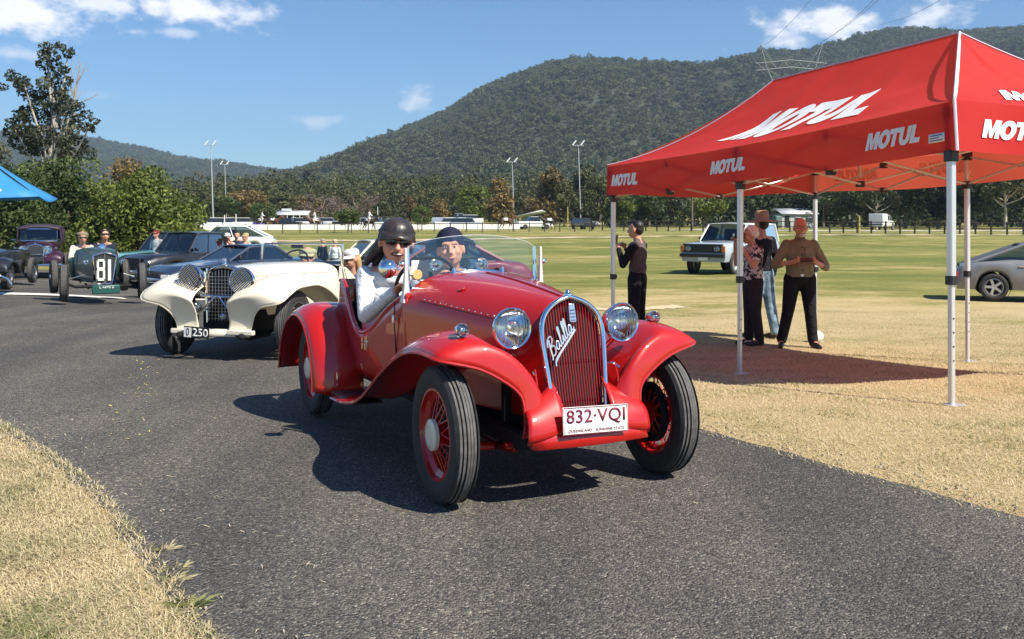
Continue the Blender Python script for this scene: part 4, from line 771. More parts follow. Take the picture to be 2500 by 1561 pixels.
# grille
def gy(z): return -.128-.125*(1.015-z)/.58
GP = [(.150, .43), (.158, .52), (.166, .62), (.174, .72), (.179, .80), (.176, .86), (.158, .915), (.120, .958), (.07, .988), (0, 1.012)]; GP = [tuple(p) for p in crom(GP, 3)]
arch = [Vector((-x, gy(z), z)) for x, z in GP]+[Vector((x, gy(z), z)) for x, z in GP[::-1][1:]]
MB().tube(arch+[Vector((.10, gy(.40), .405)), Vector((0, gy(.395), .395)), Vector((-.10, gy(.40), .405))], .0135, 10, closed=True).build('grille_surround', CHROME, red)
gx = [p[0] for p in GP]; gzv = [p[1] for p in GP]
def gtop(x): 
    best = .43
    for (x0, z0), (x1, z1) in zip(GP, GP[1:]):
        if z0 > .79 and min(x0, x1) <= abs(x) <= max(x0, x1): best = max(best, z0+(z1-z0)*((abs(x)-x0)/(x1-x0) if abs(x1-x0) > 1e-6 else 0))
    return best
MB().add([p+Vector((0, .035, 0)) for p in arch], [tuple(range(len(arch)))]).build('grille_backing', DARK, red)
nb = 21
for i in range(nb):
    x = -.160+.320*i/(nb-1); xb = x*.90; zt = gtop(min(abs(x), .172))-.006; zb = .425
    MB().tube([Vector((lerp(xb, x, t), gy(lerp(zb, zt, t))+.010, lerp(zb, zt, t))) for t in (0, .5, 1)], .0019, 6).build('grille_bar', RED, red)
for z in (.50, .69): MB().tube([Vector((-.155, gy(z)+.018, z)), Vector((.155, gy(z)+.018, z))], .003, 5).build('grille_cross_wire', mat('dark_void'), red)
b = MB(); b.prism([(-.017, .012), (.017, .012), (.020, -.075), (.013, -.082), (-.013, -.082), (-.020, -.075)], lambda u, v, w: Vector((u, gy(.965+v)-.012-w, .965+v)), .008); bd = b.build('badge', mat('badge_silver', (.55, .58, .62), .25, .8), red, bevel=.002)
for k in range(4): MB().box((0, gy(.94-.014*k)-.022, .945-.017*k), (.024, .003, .006)).build('badge_line', mat('badge_blue', (.10, .14, .25), .4), bd)
MB().lathe([(0, .028), (.010, .028), (.014, .014), (.022, .008), (.024, -.01)], (0, -.118, 1.018), (0, 0, 1), 18).build('radiator_cap', CHROME, red, fix=True)
# script emblem, drawn as bent rod
def stroke(pts, r=.0042):
    g0 = Vector((-.140, 0, .715)); ang = R(44); ca, sa = math.cos(ang), math.sin(ang)
    def P(u, v): x = u+v*.34; X = x*ca-v*sa*.85; Z = x*sa+v*ca; p = Vector((g0.x+X*.182, 0, g0.z+Z*.182)); p.y = gy(p.z)-.016; return p
    return MB().tube([P(*q) for q in [tuple(a) for a in crom(pts, 5)]], r, 6)
SCR = [[(.10, .42), (.05, .20), (.02, .0), (-.02, -.06)], [(-.02, .30), (.05, .44), (.18, .46), (.22, .36), (.12, .25), (.07, .22), (.18, .20), (.22, .08), (.14, -.01), (.02, .01)],
 [(.40, .16), (.34, .19), (.28, .10), (.30, .0), (.36, .02), (.40, .12), (.40, .17), (.40, .04), (.43, -.01), (.47, .04)], [(.47, .04), (.54, .30), (.56, .44), (.52, .44), (.50, .28), (.49, .06), (.52, -.01), (.57, .04)], [(.57, .04), (.62, .17), (.60, .04), (.63, -.01), (.67, .04)],
 [(.67, .04), (.74, .30), (.76, .44), (.72, .44), (.70, .28), (.69, .06), (.72, -.01), (.77, .04)], [(.77, .04), (.84, .30), (.86, .44), (.82, .44), (.80, .28), (.79, .06), (.82, -.01), (.87, .04)],
 [(1.00, .16), (.94, .19), (.88, .10), (.90, .0), (.96, .02), (1.0, .12), (1.0, .17), (1.0, .04), (1.04, -.01), (1.09, .04)], [(1.10, -.06), (.7, -.10), (.3, -.13), (.06, -.18), (.02, -.26)], [(1.10, -.04), (.7, -.07), (.3, -.10), (.08, -.14), (.02, -.26)]]
em = MB()
for s_ in SCR: q = stroke(s_, .0045 if len(s_) < 6 else .0040); em.add(q.v, q.f)
em.build('script_emblem', mat('polished_nickel', (.85, .86, .88), .15, .7), red)
# front fenders, running boards, apron
FST = [(1.66, .262, .48, .75, .0), (1.40, .285, .485, .755, .01), (1.15, .345, .49, .76, .03), (.92, .455, .47, .765, .06), (.70, .60, .43, .77, .09), (.48, .725, .37, .775, .11), (.26, .808, .31, .78, .105), (.06, .842, .265, .78, .095), (-.10, .836, .235, .77, .085), (-.20, .808, .215, .745, .07), (-.24, .755, .205, .56, .06), (-.262, .67, .185, .42, .05), (-.272, .59, .165, .352, .03), (-.282, .51, .155, .335, .02), (-.292, .43, .148, .335, .01), (-.30, .36, .142, .35, .0)]
FST = [tuple(p) for p in crom(FST, 3)]
for sx in (-1, 1):
    rows = []
    for fi, (y, zc, xi, xo, dr) in enumerate(FST):
        row = []; di = float(np.interp(fi/(len(FST)-1)*15, range(16), [0, .01, .03, .06, .10, .15, .20, .26, .30, .31, .29, .22, .15, .09, .04, 0]))
        for v in range(15):
            t = v/14; x = lerp(xi, xo, t); z = zc-di*max(0, 1-t/.56)**1.35-(dr*.85+.012)*max(0, (t-.5)/.5)**2.6; yy = y if y > -.2 else lerp(gy(min(z, 1.0))+.035, y, min(1, t*1.6)**.7)*1.0; yy = lerp(y, yy, min(1, max(0, (-.2-y)/.06))); row.append(Vector((sx*x, yy, z)))
        rows.append(row)
    MB().sheet(rows).build('front_fender', RED, red, angle=70, solid=.012)
    MB().tube([r_[-1] for r_ in rows], .009, 6).build('fender_bead', RED, red)
    MB().sheet([[Vector((sx*x, y, .268+.004*i)) for x in (.52, .72)] for i, y in enumerate((1.30, 1.75))]).build('running_board_mat', LEATHER, red, solid=.012)
    # rear fender
    RP = [(1.90, .22), (1.915, .36), (1.96, .51), (2.05, .645), (2.19, .75), (2.40, .80), (2.62, .775), (2.82, .69), (2.97, .56), (3.07, .40), (3.12, .25)]; RP = [tuple(p) for p in crom(RP, 3)]; rows = []
    for i, (y, z) in enumerate(RP):
        c = Vector((0, WB, .335)); d = Vector((0, y, z))-c; row = []
        for v in range(13):
            t = v/12; k = 1-.17*max(0, (t-.45)/.55)**2.6-.02*max(0, 1-t/.4)**2; pp = c+d*k; row.append(Vector((sx*lerp(.45, .795-.02*abs(i/len(RP)-.5), t), pp.y, pp.z)))
        rows.append(row)
    MB().sheet(rows).build('rear_fender', RED, red, angle=70, solid=.012)
    MB().tube([r_[-1] for r_ in rows], .008, 6).build('fender_bead', RED, red)
    A = []
    for i in range(9):
        t = i/8; a = Vector((lerp(.145, .335, t), lerp(-.205, -.285, t), lerp(.60, .475, t**.8))); b_ = Vector((lerp(.13, .350, t), lerp(-.355, -.400, t**2)+.05*t**3, lerp(.385, .352, t))); row = []
        for k in range(8):
            u = k/7; p = a.lerp(b_, u)+Vector((0, -.016, .016))*math.sin(math.pi*u); row.append(Vector((sx*p.x, p.y, p.z)))
        row.append(row[-1]+Vector((0, .012, -.03))); A.append(row)
    MB().sheet(A).build('apron', RED, red, angle=75, solid=.008)
    # headlights, side lamps
    lamp(red, (sx*.325, -.125, .862), .100, .135, (sx*.03, -1, .0), RED if sx > 0 else CHROME); MB().tube([Vector((sx*.325, -.06, .78)), Vector((sx*.30, .0, .72)), Vector((sx*.22, .03, .70))], .014, 8).build('lamp_bracket', CHROME, red)
    ly = .0 if sx > 0 else -.10; lamp(red, (sx*.60, ly-.03, .868), .032, .075, (0, -1, .05), RED if sx > 0 else CHROME, name='side_lamp'); MB().cyl((sx*.60, ly, .78), (sx*.60, ly, .85), .018, .012).build('lamp_stalk', RED if sx > 0 else CHROME, red)
    MB().tube([Vector((sx*.20, gy(.66)+.06, .655)), Vector((sx*.235, gy(.66)+.02, .66)), Vector((sx*.25, gy(.66)-.02, .64))], .007, 6).build('bonnet_catch', CHROME, red); MB().tube([Vector((sx*.235, -.20, .66)), Vector((sx*.238, -.225, .60)), Vector((sx*.236, -.23, .555))], .005, 6).build('catch_rod', RED, red)
    # leaf spring with lacing, chassis rail
    MB().tube([Vector((sx*.32, -.27, .32)), Vector((sx*.34, -.18, .27)), Vector((sx*.36, 0, .255)), Vector((sx*.36, .3, .27)), Vector((sx*.36, .6, .33))], .020, 8).build('leaf_spring', mat('dark_red_oxide', (.10, .01, .01), .6), red)
    MB().box((sx*.34, 1.2, .33), (.05, 3.0, .08)).build('chassis_rail', DARK, red)
MB().sheet([[Vector((x, -.345+.25*x*x-.02*k, .40-.05*k)) for x in np.linspace(-.33, .33, 9)] for k in range(3)]).build('front_valance', RED, red, solid=.01)
MB().tube([Vector((-.60, 0, .30)), Vector((-.45, 0, .26)), Vector((0, -.02, .24)), Vector((.45, 0, .26)), Vector((.60, 0, .30))], .022, 10).build('front_axle', RED, red)
MB().tube([Vector((x, -.20, .285+.03*abs(x))) for x in (-.40, -.2, 0, .2, .40)], .018, 8).build('cross_tube', RED, red)
for k in range(13): a = -.36+.022*k; MB().tube([Vector((a, -.20+.024*math.cos(q), .295+.026*math.sin(q))) for q in [2*math.pi*i/10 for i in range(10)]], .0055, 5, closed=True).build('spring_coil', RED, red)
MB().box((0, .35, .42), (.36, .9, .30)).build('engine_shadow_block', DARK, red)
MB().sheet([[Vector((x, .05+.0*x, z)) for x in (-.30, 0, .30)] for z in (.36, .66)]).build('radiator_core', DARK, red)
plate(red, (.005, -.385, .425), .372, .134, '832\u00b7VQI', mat('maroon_ink', (.16, .006, .03), .6), mat('plate_white', (.80, .78, .74), .5), rot=Matrix.Rotation(R(1.8), 3, 'Y')@Matrix.Rotation(R(-6), 3, 'X'), small='QUEENSLAND - SUNSHINE STATE', border=mat('maroon_ink'), bold=.012, area=(.05, .95, .33, .90))
# windscreen
def sb(x): return 1.082-.60*x*x
def stp(x): return 1.312-.30*x*x-1.9*max(0, abs(x)-.34)**2
YS = 1.02
ws = MB().sheet([[Vector((x, YS+.02*t+.05*(x/.45)**2, lerp(sb(x)+.012, stp(x), t))) for x in np.linspace(-.435, .435, 25)] for t in (0, .5, 1)]).build('windscreen', GLASS, red)
MB().tube([Vector((x, YS+.05*(x/.45)**2, sb(x)+.004)) for x in np.linspace(-.45, .45, 25)], .015, 8).build('screen_lower_frame', CHROME, ws)
MB().tube([Vector((x, YS+.02+.05*(x/.45)**2, stp(x))) for x in np.linspace(-.435, .435, 25)], .0022, 6).build('glass_top_edge', mat('glass_edge', (.45, .55, .55), .2, coat=.5), ws)
for sx in (-1, 1):
    MB().tube([Vector((sx*.430, YS+.04, .965)), Vector((sx*.436, YS+.05, 1.05)), Vector((sx*.436, YS+.06, 1.235))], [.013, .012, .011], 8).build('screen_side_frame', CHROME, ws)
    MB().loft([[Vector((sx*.462+dx, YS+.02+dy, z)) for dx, dy in ((-w2, -w2*1.1), (w2, -w2*1.1), (w2, w2*1.1), (-w2, w2*1.1))] for z, w2 in ((.905, .030), (.945, .022), (1.0, .014), (1.10, .010), (1.235, .007))]).build('screen_post', GREYP, red, bevel=.004)
    MB().lathe([(0, .018), (.014, .016), (.018, 0), (.014, -.016), (0, -.018)], (sx*.485, YS+.02, 1.14), (1, 0, 0), 14).build('post_knob', CHROME, red)
    MB().lathe([(0, .03), (.006, .028), (.016, .0), (.02, -.005)], (sx*.165, YS-.02, sb(.165)+.02), (0, -.3, 1), 14).build('screen_stud', CHROME, red, fix=True)
mr_ = MB().lathe([(.056, 0), (.055, -.018), (.046, -.036), (.028, -.048), (0, -.053)], (-.605, .96, 1.118), (0, 1, 0), 28).build('wing_mirror', CHROME, red); MB().tube([Vector((-.48, 1.06, 1.13)), Vector((-.54, 1.0, 1.12)), Vector((-.575, .965, 1.12))], .008, 6).build('mirror_arm', CHROME, mr_)
MB().lathe([(0, 0), (.03, 0)], (-.385, YS+.02, 1.075), (0, -1, 0), 20).build('tax_disc', mat('orange_paper', (.75, .42, .15), .7), red); MB().box((-.36, YS+.045, 1.10), (.11, .002, .12)).build('paper_pass', mat('plate_white'), red)
# coachbuilder script on the door
def door_stroke(pts, r=.0035):
    return MB().tube([Vector((-.5445-.0*u, 1.66-u*.15, .56+v*.10)) for u, v in pts], r, 5)
em = MB()
for s_ in ([(-.1, .55), (.15, .75), (.3, .6), (.15, .45), (.05, .3)], [(.12, .8), (.1, .0)], [(.55, .9), (.5, 0)], [(.75, .95), (.68, 0)], [(.4, .55), (1.0, .6)], [(.35, .35), (.9, .4)]): q = door_stroke(s_); em.add(q.v, q.f)
em.build('door_script', CHROME, red)
# ================================================================== PEOPLE
def blob(name, mb, m, parent, vox=.012, it=3, disp=0):
    o = link(name, mb.mesh(name, True, 180), m, parent); r = o.modifiers.new('skin', 'REMESH'); r.mode = 'VOXEL'; r.voxel_size = vox; r.use_smooth_shade = True
    s = o.modifiers.new('relax', 'SMOOTH'); s.factor = .5; s.iterations = it; return o
def hand(mb, e, w, n=None, side=1, curl=.5, k=1.0):
    e, w = Vector(e), Vector(w); d = (w-e).normalized(); n = Vector(n) if n is not None else Vector((-side, 0, 0)); n = (n-d*n.dot(d)).normalized(); l = d.cross(n)*side
    M = Matrix((l, n, d)).transposed(); mb.ell(w+d*.045*k, (.039*k, .017*k, .052*k), M, 10, 7)
    for i, (off, ln) in enumerate(((-.028, .9), (-.010, 1.05), (.009, 1.0), (.027, .82))):
        b = w+d*.085*k+l*off*k; f1 = d*math.cos(curl)+n*math.sin(curl); f2 = d*math.cos(2.1*curl)+n*math.sin(2.1*curl); p1 = b+f1*.036*ln*k; p2 = p1+f2*.036*ln*k; mb.cap(b-d*.02, p1, .0095*k, .0088*k, 8); mb.cap(p1, p2, .0088*k, .0075*k, 8)
    b = w+d*.02*k-l*.030*k; p1 = b-l*.022*k+d*.028*k+n*.012*k; p2 = p1+d*.026*k+n*.016*k; mb.cap(b, p1, .012*k, .0105*k, 8); mb.cap(p1, p2, .0105*k, .009*k, 8)
STAND = dict(head=(0, -.02, 1.63), neck=(0, .015, 1.47), shR=(-.178, .01, 1.395), shL=(.178, .01, 1.395), chest=(0, 0, 1.28), waist=(0, 0, 1.08), hipR=(-.09, 0, .93), hipL=(.09, 0, .93), knR=(-.10, -.01, .50), knL=(.10, -.01, .50), anR=(-.10, .03, .085), anL=(.10, .03, .085),
 elR=(-.25, .03, 1.13), elL=(.25, .03, 1.13), wrR=(-.26, -.04, .88), wrL=(.26, -.04, .88))
HAIRS = {}
def person(label, loc, rz, J=None, top=None, bottom=None, hair=None, hairstyle='short', shoes=None, sleeves='long', vox=.012, fat=1.0, yaw=0, pitch=0, roll=0, tilt=(0, 0), skin=None, hn=(None, None), curl=(.5, .5), detail=True, scale=1, group=None, collar=None, toe=(0, 0), mouth='closed', hs=1.06, hw=1.0):
    """body as one skinned surface, clothing over it; joints in metres, facing -y"""
    j = {k: Vector(v) for k, v in {**STAND, **(J or {})}.items()}; root = thing('person', label, 'person', loc, rz, group); root.scale = (scale,)*3; skin = skin or SKIN; b = MB(); hc = j['head']
    HM = Euler((R(pitch), R(roll), R(yaw)), 'XYZ').to_matrix()@Matrix.Diagonal((hs*hw, hs, hs)); hp = lambda x, y, z: hc+HM@Vector((x, y, z)); root['_'] = 0; del root['_']
    b.ell(hp(0, .012, .028), (.083, .097, .096), HM, 16, 12); b.ell(hp(0, -.012, -.04), (.070, .080, .076), HM, 14, 10); b.ell(hp(0, -.052, -.088), (.032, .030, .026), HM); b.ell(hp(0, -.055, -.045), (.048, .04, .05), HM)
    b.cap(hp(0, -.086, .012), hp(0, -.112, -.030), .010, .016, 8); b.ell(hp(0, -.112, -.034), (.019, .014, .012), HM, 8, 6)
    for s in (-1, 1): b.ell(hp(s*.085, .012, -.012), (.010, .024, .033), HM, 8, 7); b.ell(hp(s*.040, -.066, -.028), (.024, .022, .022), HM, 8, 6); b.cap(hp(s*.045, -.080, .030), hp(s*.014, -.088, .028), .010, .010, 6)
    b.ell(hp(0, -.086, -.066), (.026, .012, .008), HM, 8, 6); b.ell(hp(0, -.084, -.080), (.022, .012, .008), HM, 8, 6)
    b.cap(j['neck']-Vector((0, 0, .05)), hp(0, .015, -.06), .062, .055); ch, wa = j['chest'], j['waist']; hipc = (j['hipR']+j['hipL'])/2
    b.ell(ch, (.155*fat, .10*fat, .19)); b.ell(wa, (.14*fat, .10*fat, .16)); b.ell(hipc, (.15*fat, .105*fat, .12))
    for s, sx in (('R', -1), ('L', 1)):
        b.cap(j['sh'+s], j['el'+s], .050, .042); b.cap(j['el'+s], j['wr'+s], .041, .029); b.cap(j['hip'+s], j['kn'+s], .075, .056); b.cap(j['kn'+s], j['an'+s], .052, .038)
        b.cap(j['an'+s], j['an'+s]+Vector((toe[0 if sx < 0 else 1], -.12, -.045)), .035, .03); hand(b, j['el'+s], j['wr'+s], hn[0 if sx < 0 else 1], sx, curl[0 if sx < 0 else 1]); b.cap(j['neck']-Vector((0, -.01, .04)), j['sh'+s], .055, .05)
    blob('body', b, skin, root, vox*.85, 2)
    if top:
        t = MB(); t.ell(ch, (.172*fat, .118*fat, .205)); t.ell(wa, (.16*fat, .122*fat, .17)); t.ell(hipc+Vector((0, 0, .05)), (.168*fat, .122*fat, .11)); 
        for s in 'RL':
            t.cap(j['neck']-Vector((0, -.005, .085)), j['sh'+s]-Vector((0, 0, .012)), .066, .058); e, w = j['el'+s], j['wr'+s]
            if sleeves == 'long': t.cap(j['sh'+s], e, .066, .054); t.cap(e, e.lerp(w, .92), .053, .040)
            elif sleeves == 'rolled': t.cap(j['sh'+s], e, .070, .060); t.cap(e, e.lerp(w, .30), .056, .050)
            elif sleeves == 'short': t.cap(j['sh'+s], j['sh'+s].lerp(e, .55), .068, .066)
        blob('shirt', t, top, root, vox, 3)
        if collar:
            c = MB(); nk = j['neck']+Vector((0, -.012, .0))
            c.lathe([(.066, -.02), (.072, .0), (.064, .032), (.056, .034), (.058, 0)], nk, (0, -.18, 1), 20); c.build('collar', collar, root)
    if bottom:
        t = MB(); t.ell(hipc+Vector((0, 0, .01)), (.162*fat, .122*fat, .125))
        for s in 'RL': t.cap(j['hip'+s], j['kn'+s], .108*(fat+1)/2, .084); t.cap(j['kn'+s], j['an'+s]+Vector((0, 0, .02)), .082, .070)
        blob('trousers', t, bottom, root, vox, 3)
    if shoes:
        for i, s in enumerate('RL'):
            a = j['an'+s]; t = MB(); d = Vector((toe[i], -.19, 0)); t.cap(a+Vector((0, .03, -.035)), a+d*.6+Vector((0, 0, -.045)), .045, .040); t.cap(a+d*.6+Vector((0, 0, -.048)), a+d+Vector((0, 0, -.055)), .040, .028); blob('shoe', t, shoes, root, vox*.8, 2)
    if hair:
        t = MB()
        if hairstyle == 'short': t.ell(hp(0, .028, .045), (.083, .094, .086), HM); t.ell(hp(0, .055, .0), (.078, .062, .075), HM); t.ell(hp(0, -.03, .098), (.062, .062, .035), HM)
        elif hairstyle == 'curly':
            t.ell(hp(0, .03, .04), (.092, .098, .10), HM)
            for k in range(70): d = Vector((random.gauss(0, 1), random.gauss(.35, 1), random.gauss(.5, .8))).normalized(); t.ell(hp(d.x*.088, .028+d.y*.092, .035+d.z*.095), random.uniform(.014, .024), None, 7, 5)
        elif hairstyle == 'long': t.ell(hp(0, .03, .04), (.087, .096, .088), HM); t.cap(hp(-.05, .06, -.02), hp(-.06, .07, -.20), .05, .03); t.cap(hp(.05, .06, -.02), hp(.06, .07, -.20), .05, .03); t.ell(hp(0, .07, -.08), (.08, .04, .11), HM)
        elif hairstyle == 'fringe': t.ell(hp(0, .05, -.01), (.083, .064, .055), HM); 
        elif hairstyle == 'beard': t.ell(hp(0, -.064, -.094), (.036, .034, .030), HM); t.ell(hp(0, -.095, -.056), (.028, .010, .010), HM)
        blob('beard' if hairstyle == 'beard' else 'hair', t, hair, root, vox*.75, 1)
    if detail:
        EW, EB, LIP = mat('eye_white', (.75, .72, .7), .3), mat('eye_dark', (.02, .015, .012), .3), mat('lips', (.36, .10, .09), .5)
        for s in (-1, 1): e = MB().ell(hp(s*.031, -.079, .008), (.011, .006, .006), HM, 8, 6).build('eye', EW, root); MB().ell(hp(s*.031, -.084, .008), (.005, .003, .005), HM, 8, 6).build('iris', EB, e)
        if mouth == 'grin':
            q = MB().ell(hp(0, -.0905, -.066), (.034, .011, .012), HM, 12, 8).build('mouth', mat('mouth_dark', (.10, .01, .012), .5), root); MB().ell(hp(0, -.0955, -.0645), (.025, .0075, .0048), HM, 12, 8).build('teeth', mat('teeth', (.8, .76, .68), .3), q)
        else: MB().ell(hp(0, -.094, -.070), (.025, .008, .006), HM, 10, 6).build('mouth', LIP, root)
    return root, hp, HM
def sunglasses(root, hp, HM, m=None, tinted=True):
    m = m or BLACK; f = MB()
    for s in (-1, 1): f.tube([hp(s*.068, -.078, .016), hp(s*.082, -.03, .014), hp(s*.083, .02, .005)], .003, 6)
    f.tube([hp(-.012, -.100, .014), hp(.012, -.100, .014)], .003, 6); o = f.build('glasses_frame', m, root)
    for s in (-1, 1):
        if tinted: MB().ell(hp(s*.036, -.088, .006), (.031, .010, .024), HM, 14, 8).build('dark_lens', mat('sunglass_lens', (.006, .006, .007), .05, coat=1), o)
        else: MB().tube([hp(s*.035+.025*math.cos(a), -.096+.006*abs(math.cos(a)), .008+.019*math.sin(a)) for a in [2*math.pi*i/16 for i in range(16)]], .0022, 5, closed=True).build('lens_rim', m, o)
    return o
def cap_hat(root, hp, HM, m, crown=.085, h=.09, brim=.06, z0=.045, back=.02, name='cap', peak=True, puff=1.0):
    c = MB(); ax = HM@Vector((0, -.05, 1)); c.lathe([(crown*1.02, 0), (crown*1.05*puff, h*.35), (crown*.98*puff, h*.65), (crown*.7*puff, h*.92), (crown*.3, h*1.02), (0, h*1.04)], hp(0, back, z0), ax, 26); o = c.build(name, m, root, angle=70)
    if peak: MB().sheet([[hp(math.sin(a)*crown*(1.0+.05*t), back-math.cos(a)*(crown*1.0+brim*t), z0+.006-.022*t-.015*t*abs(math.sin(a))) for a in [R(-78+156*i/12) for i in range(13)]] for t in (0, .35, .7, 1)]).build('peak', m, o, solid=.004)
    return o
def cloth(name, col, **k):
    m = mat(name, col, k.pop('rough', .85), var=k.pop('var', .12), vscale=k.pop('vscale', 9), bump=k.pop('bump', .35), bscale=k.pop('bscale', 14), spec=.2, **k)
    for n in m.node_tree.nodes:
        if n.type == 'BUMP': n.inputs['Distance'].default_value = .035; n.inputs['Strength'].default_value = .8
    return m
def car_w(o, yaw, x, y, z): c, s = math.cos(R(yaw)), math.sin(R(yaw)); return Vector((o.x+c*x-s*y, o.y+s*x+c*y, o.z+z))
def seated(o, cyaw, seat, J, label, **k):
    """joints given in the car's own frame; the root stands at the seat"""
    s = Vector(seat); return person(label, car_w(o, cyaw, *seat), cyaw, {a: Vector(b)-s for a, b in J.items()}, **k)
WSHIRT = cloth('white_shirt', (.74, .75, .78)); NAVY = cloth('navy_cloth', (.02, .025, .05)); DTROU = cloth('black_trousers', (.014, .014, .018))
# driver of the red car
JD = dict(head=(-.300, 1.66, 1.262), neck=(-.31, 1.74, 1.10), shR=(-.475, 1.80, 1.035), shL=(-.125, 1.80, 1.035), chest=(-.30, 1.84, .90), waist=(-.29, 1.92, .70), hipR=(-.38, 1.90, .56), hipL=(-.20, 1.90, .56), knR=(-.36, 1.45, .62), knL=(-.18, 1.45, .62), anR=(-.34, 1.20, .42), anL=(-.18, 1.20, .42),
 elR=(-.515, 1.66, .775), elL=(-.07, 1.58, .86), wrR=(-.405, 1.375, .955), wrL=(-.10, 1.335, 1.03))
drv, hp, HM = seated(RO, RYAW, (-.29, 1.9, .54), JD, 'grinning driver in white shirt, dark sunglasses and black leather flying helmet', top=WSHIRT, bottom=DTROU, vox=.010, fat=1.08, yaw=-14, pitch=4, roll=4, hn=((0, -.4, -1), (0, -.4, -1)), curl=(.9, .9), collar=cloth('grey_blue_collar', (.30, .36, .48)), mouth='grin', hs=1.15, hw=1.12, skin=mat('rosy_skin', (.60, .27, .19), .45, var=.14, vscale=26, spec=.5))
sunglasses(drv, hp, HM)
HELM = mat('brown_black_leather', (.035, .028, .028), .38, var=.3, vscale=20, bump=.3, bscale=22); hb = MB(); hb.ell(hp(0, .022, .054), (.091, .106, .088), HM, 18, 12); hb.ell(hp(0, .055, -.005), (.088, .076, .082), HM)
for s in (-1, 1): hb.cap(hp(s*.080, .03, .03), hp(s*.082, .035, -.06), .024, .018)
hb.cap(hp(-.075, .06, -.02), hp(-.15, .10, -.16), .045, .020); hb.cap(hp(-.05, .085, -.02), hp(-.10, .11, -.17), .04, .02); helm = blob('flying_helmet', hb, HELM, drv, .009, 2)
MB().tube([hp(math.sin(a)*.094, .018-math.cos(a)*.106, .056-.018*math.cos(a)) for a in [2*math.pi*i/30 for i in range(30)]], .006, 6, closed=True).build('helmet_band', HELM, helm)
MB().sheet([[hp(math.sin(a)*(.092+.010*t), .018-math.cos(a)*(.102+.045*t), .058-.028*t-.03*t*abs(math.sin(a))) for a in [R(-70+140*i/12) for i in range(13)]] for t in (0, .5, 1)]).build('helmet_peak', HELM, helm, solid=.006)
# passenger of the red car
JP = dict(head=(.118, 1.72, 1.205), neck=(.15, 1.80, 1.06), shR=(-.01, 1.84, .985), shL=(.335, 1.82, .985), chest=(.17, 1.88, .86), waist=(.20, 1.94, .68), hipR=(.13, 1.90, .56), hipL=(.31, 1.90, .56), knR=(.14, 1.45, .62), knL=(.32, 1.45, .62), anR=(.16, 1.20, .42), anL=(.32, 1.20, .42), elR=(-.02, 1.68, .78), elL=(.40, 1.66, .78), wrR=(.06, 1.48, .70), wrL=(.28, 1.46, .70))
pas, hp, HM = seated(RO, RYAW, (.21, 1.9, .54), JP, 'passenger in navy cloche hat and patterned scarf behind the windscreen', top=NAVY, bottom=DTROU, vox=.010, fat=.95, yaw=-24, pitch=-6, roll=-6, hair=mat('grey_hair', (.32, .29, .27), .7), hairstyle='fringe')
hb = MB(); hb.ell(hp(0, .02, .058), (.094, .108, .092), HM, 18, 12); hb.lathe([(.092, 0), (.115, -.018), (.122, -.028), (.112, -.020), (.09, .006)], hp(0, .015, .035), HM@Vector((0, -.1, 1)), 24); hat = blob('cloche_hat', hb, cloth('navy_felt', (.018, .018, .045), bump=.2), pas, .009, 2)
MB().lathe([(.094, -.012), (.0965, 0), (.094, .014)], hp(0, .016, .050), HM@Vector((0, -.1, 1)), 24).build('hat_band', mat('blue_ribbon', (.05, .06, .14), .5), hat)
SCARF = mat('patterned_scarf', (.62, .52, .38), .7, col2=(.16, .07, .03), vscale=26); sb_ = MB(); sp = Vector((.21, 1.9, .54))
sb_.cap(Vector((.09, 1.74, 1.04))-sp, Vector((.22, 1.72, .98))-sp, .040, .05); sb_.cap(Vector((.22, 1.72, .99))-sp, Vector((.24, 1.70, .86))-sp, .055, .06); sb_.cap(Vector((.09, 1.75, 1.04))-sp, Vector((.20, 1.84, 1.05))-sp, .035, .04); blob('scarf', sb_, SCARF, pas, .010, 2)
# --- the four onlookers beside the canopy
def spot(px, Y): return put(px, Y)
p = spot(1556, 13.6)
ph, hp, HM = person('young man in grey-backed waistcoat holding up a phone, seen from behind', p, -122, dict(head=(0, -.03, 1.63), elR=(-.26, -.12, 1.14), wrR=(-.13, -.25, 1.36), elL=(.27, -.10, 1.13), wrL=(.08, -.26, 1.36)), top=cloth('black_shirt', (.012, .012, .016)), bottom=DTROU, shoes=BLACK, hair=mat('black_hair', (.008, .008, .009), .5), vox=.012, yaw=0, fat=.98, hn=((1, 0, 0), (-1, 0, 0)), curl=(.9, .9), sleeves='long')
VEST = cloth('taupe_waistcoat', (.115, .085, .085)); t = MB(); t.ell((0, .012, 1.27), (.178, .122, .205)); t.ell((0, .008, 1.08), (.166, .124, .16)); t.cap((-.10, .03, 1.42), (-.06, .03, 1.46), .06, .05); t.cap((.10, .03, 1.42), (.06, .03, 1.46), .06, .05); blob('waistcoat', t, VEST, ph, .012, 3)
sunglasses(ph, hp, HM, STEEL, False)
phone = MB().box((0, 0, 0), (.075, .012, .155)).build('smartphone', mat('phone_black', (.01, .01, .012), .2), None, bevel=.006); M4 = Matrix.Translation(p)@Matrix.Rotation(R(-122), 4, 'Z'); phone.location = M4@Vector((-.03, -.345, 1.48)); phone.rotation_euler = (R(-8), 0, R(-122)); tag(phone, 'black smartphone held upright by the young man in waistcoat', 'phone')
MB().box((.02, .007, .05), (.022, .003, .045)).build('camera_bump', mat('phone_grey', (.08, .08, .09), .3), phone, bevel=.001)
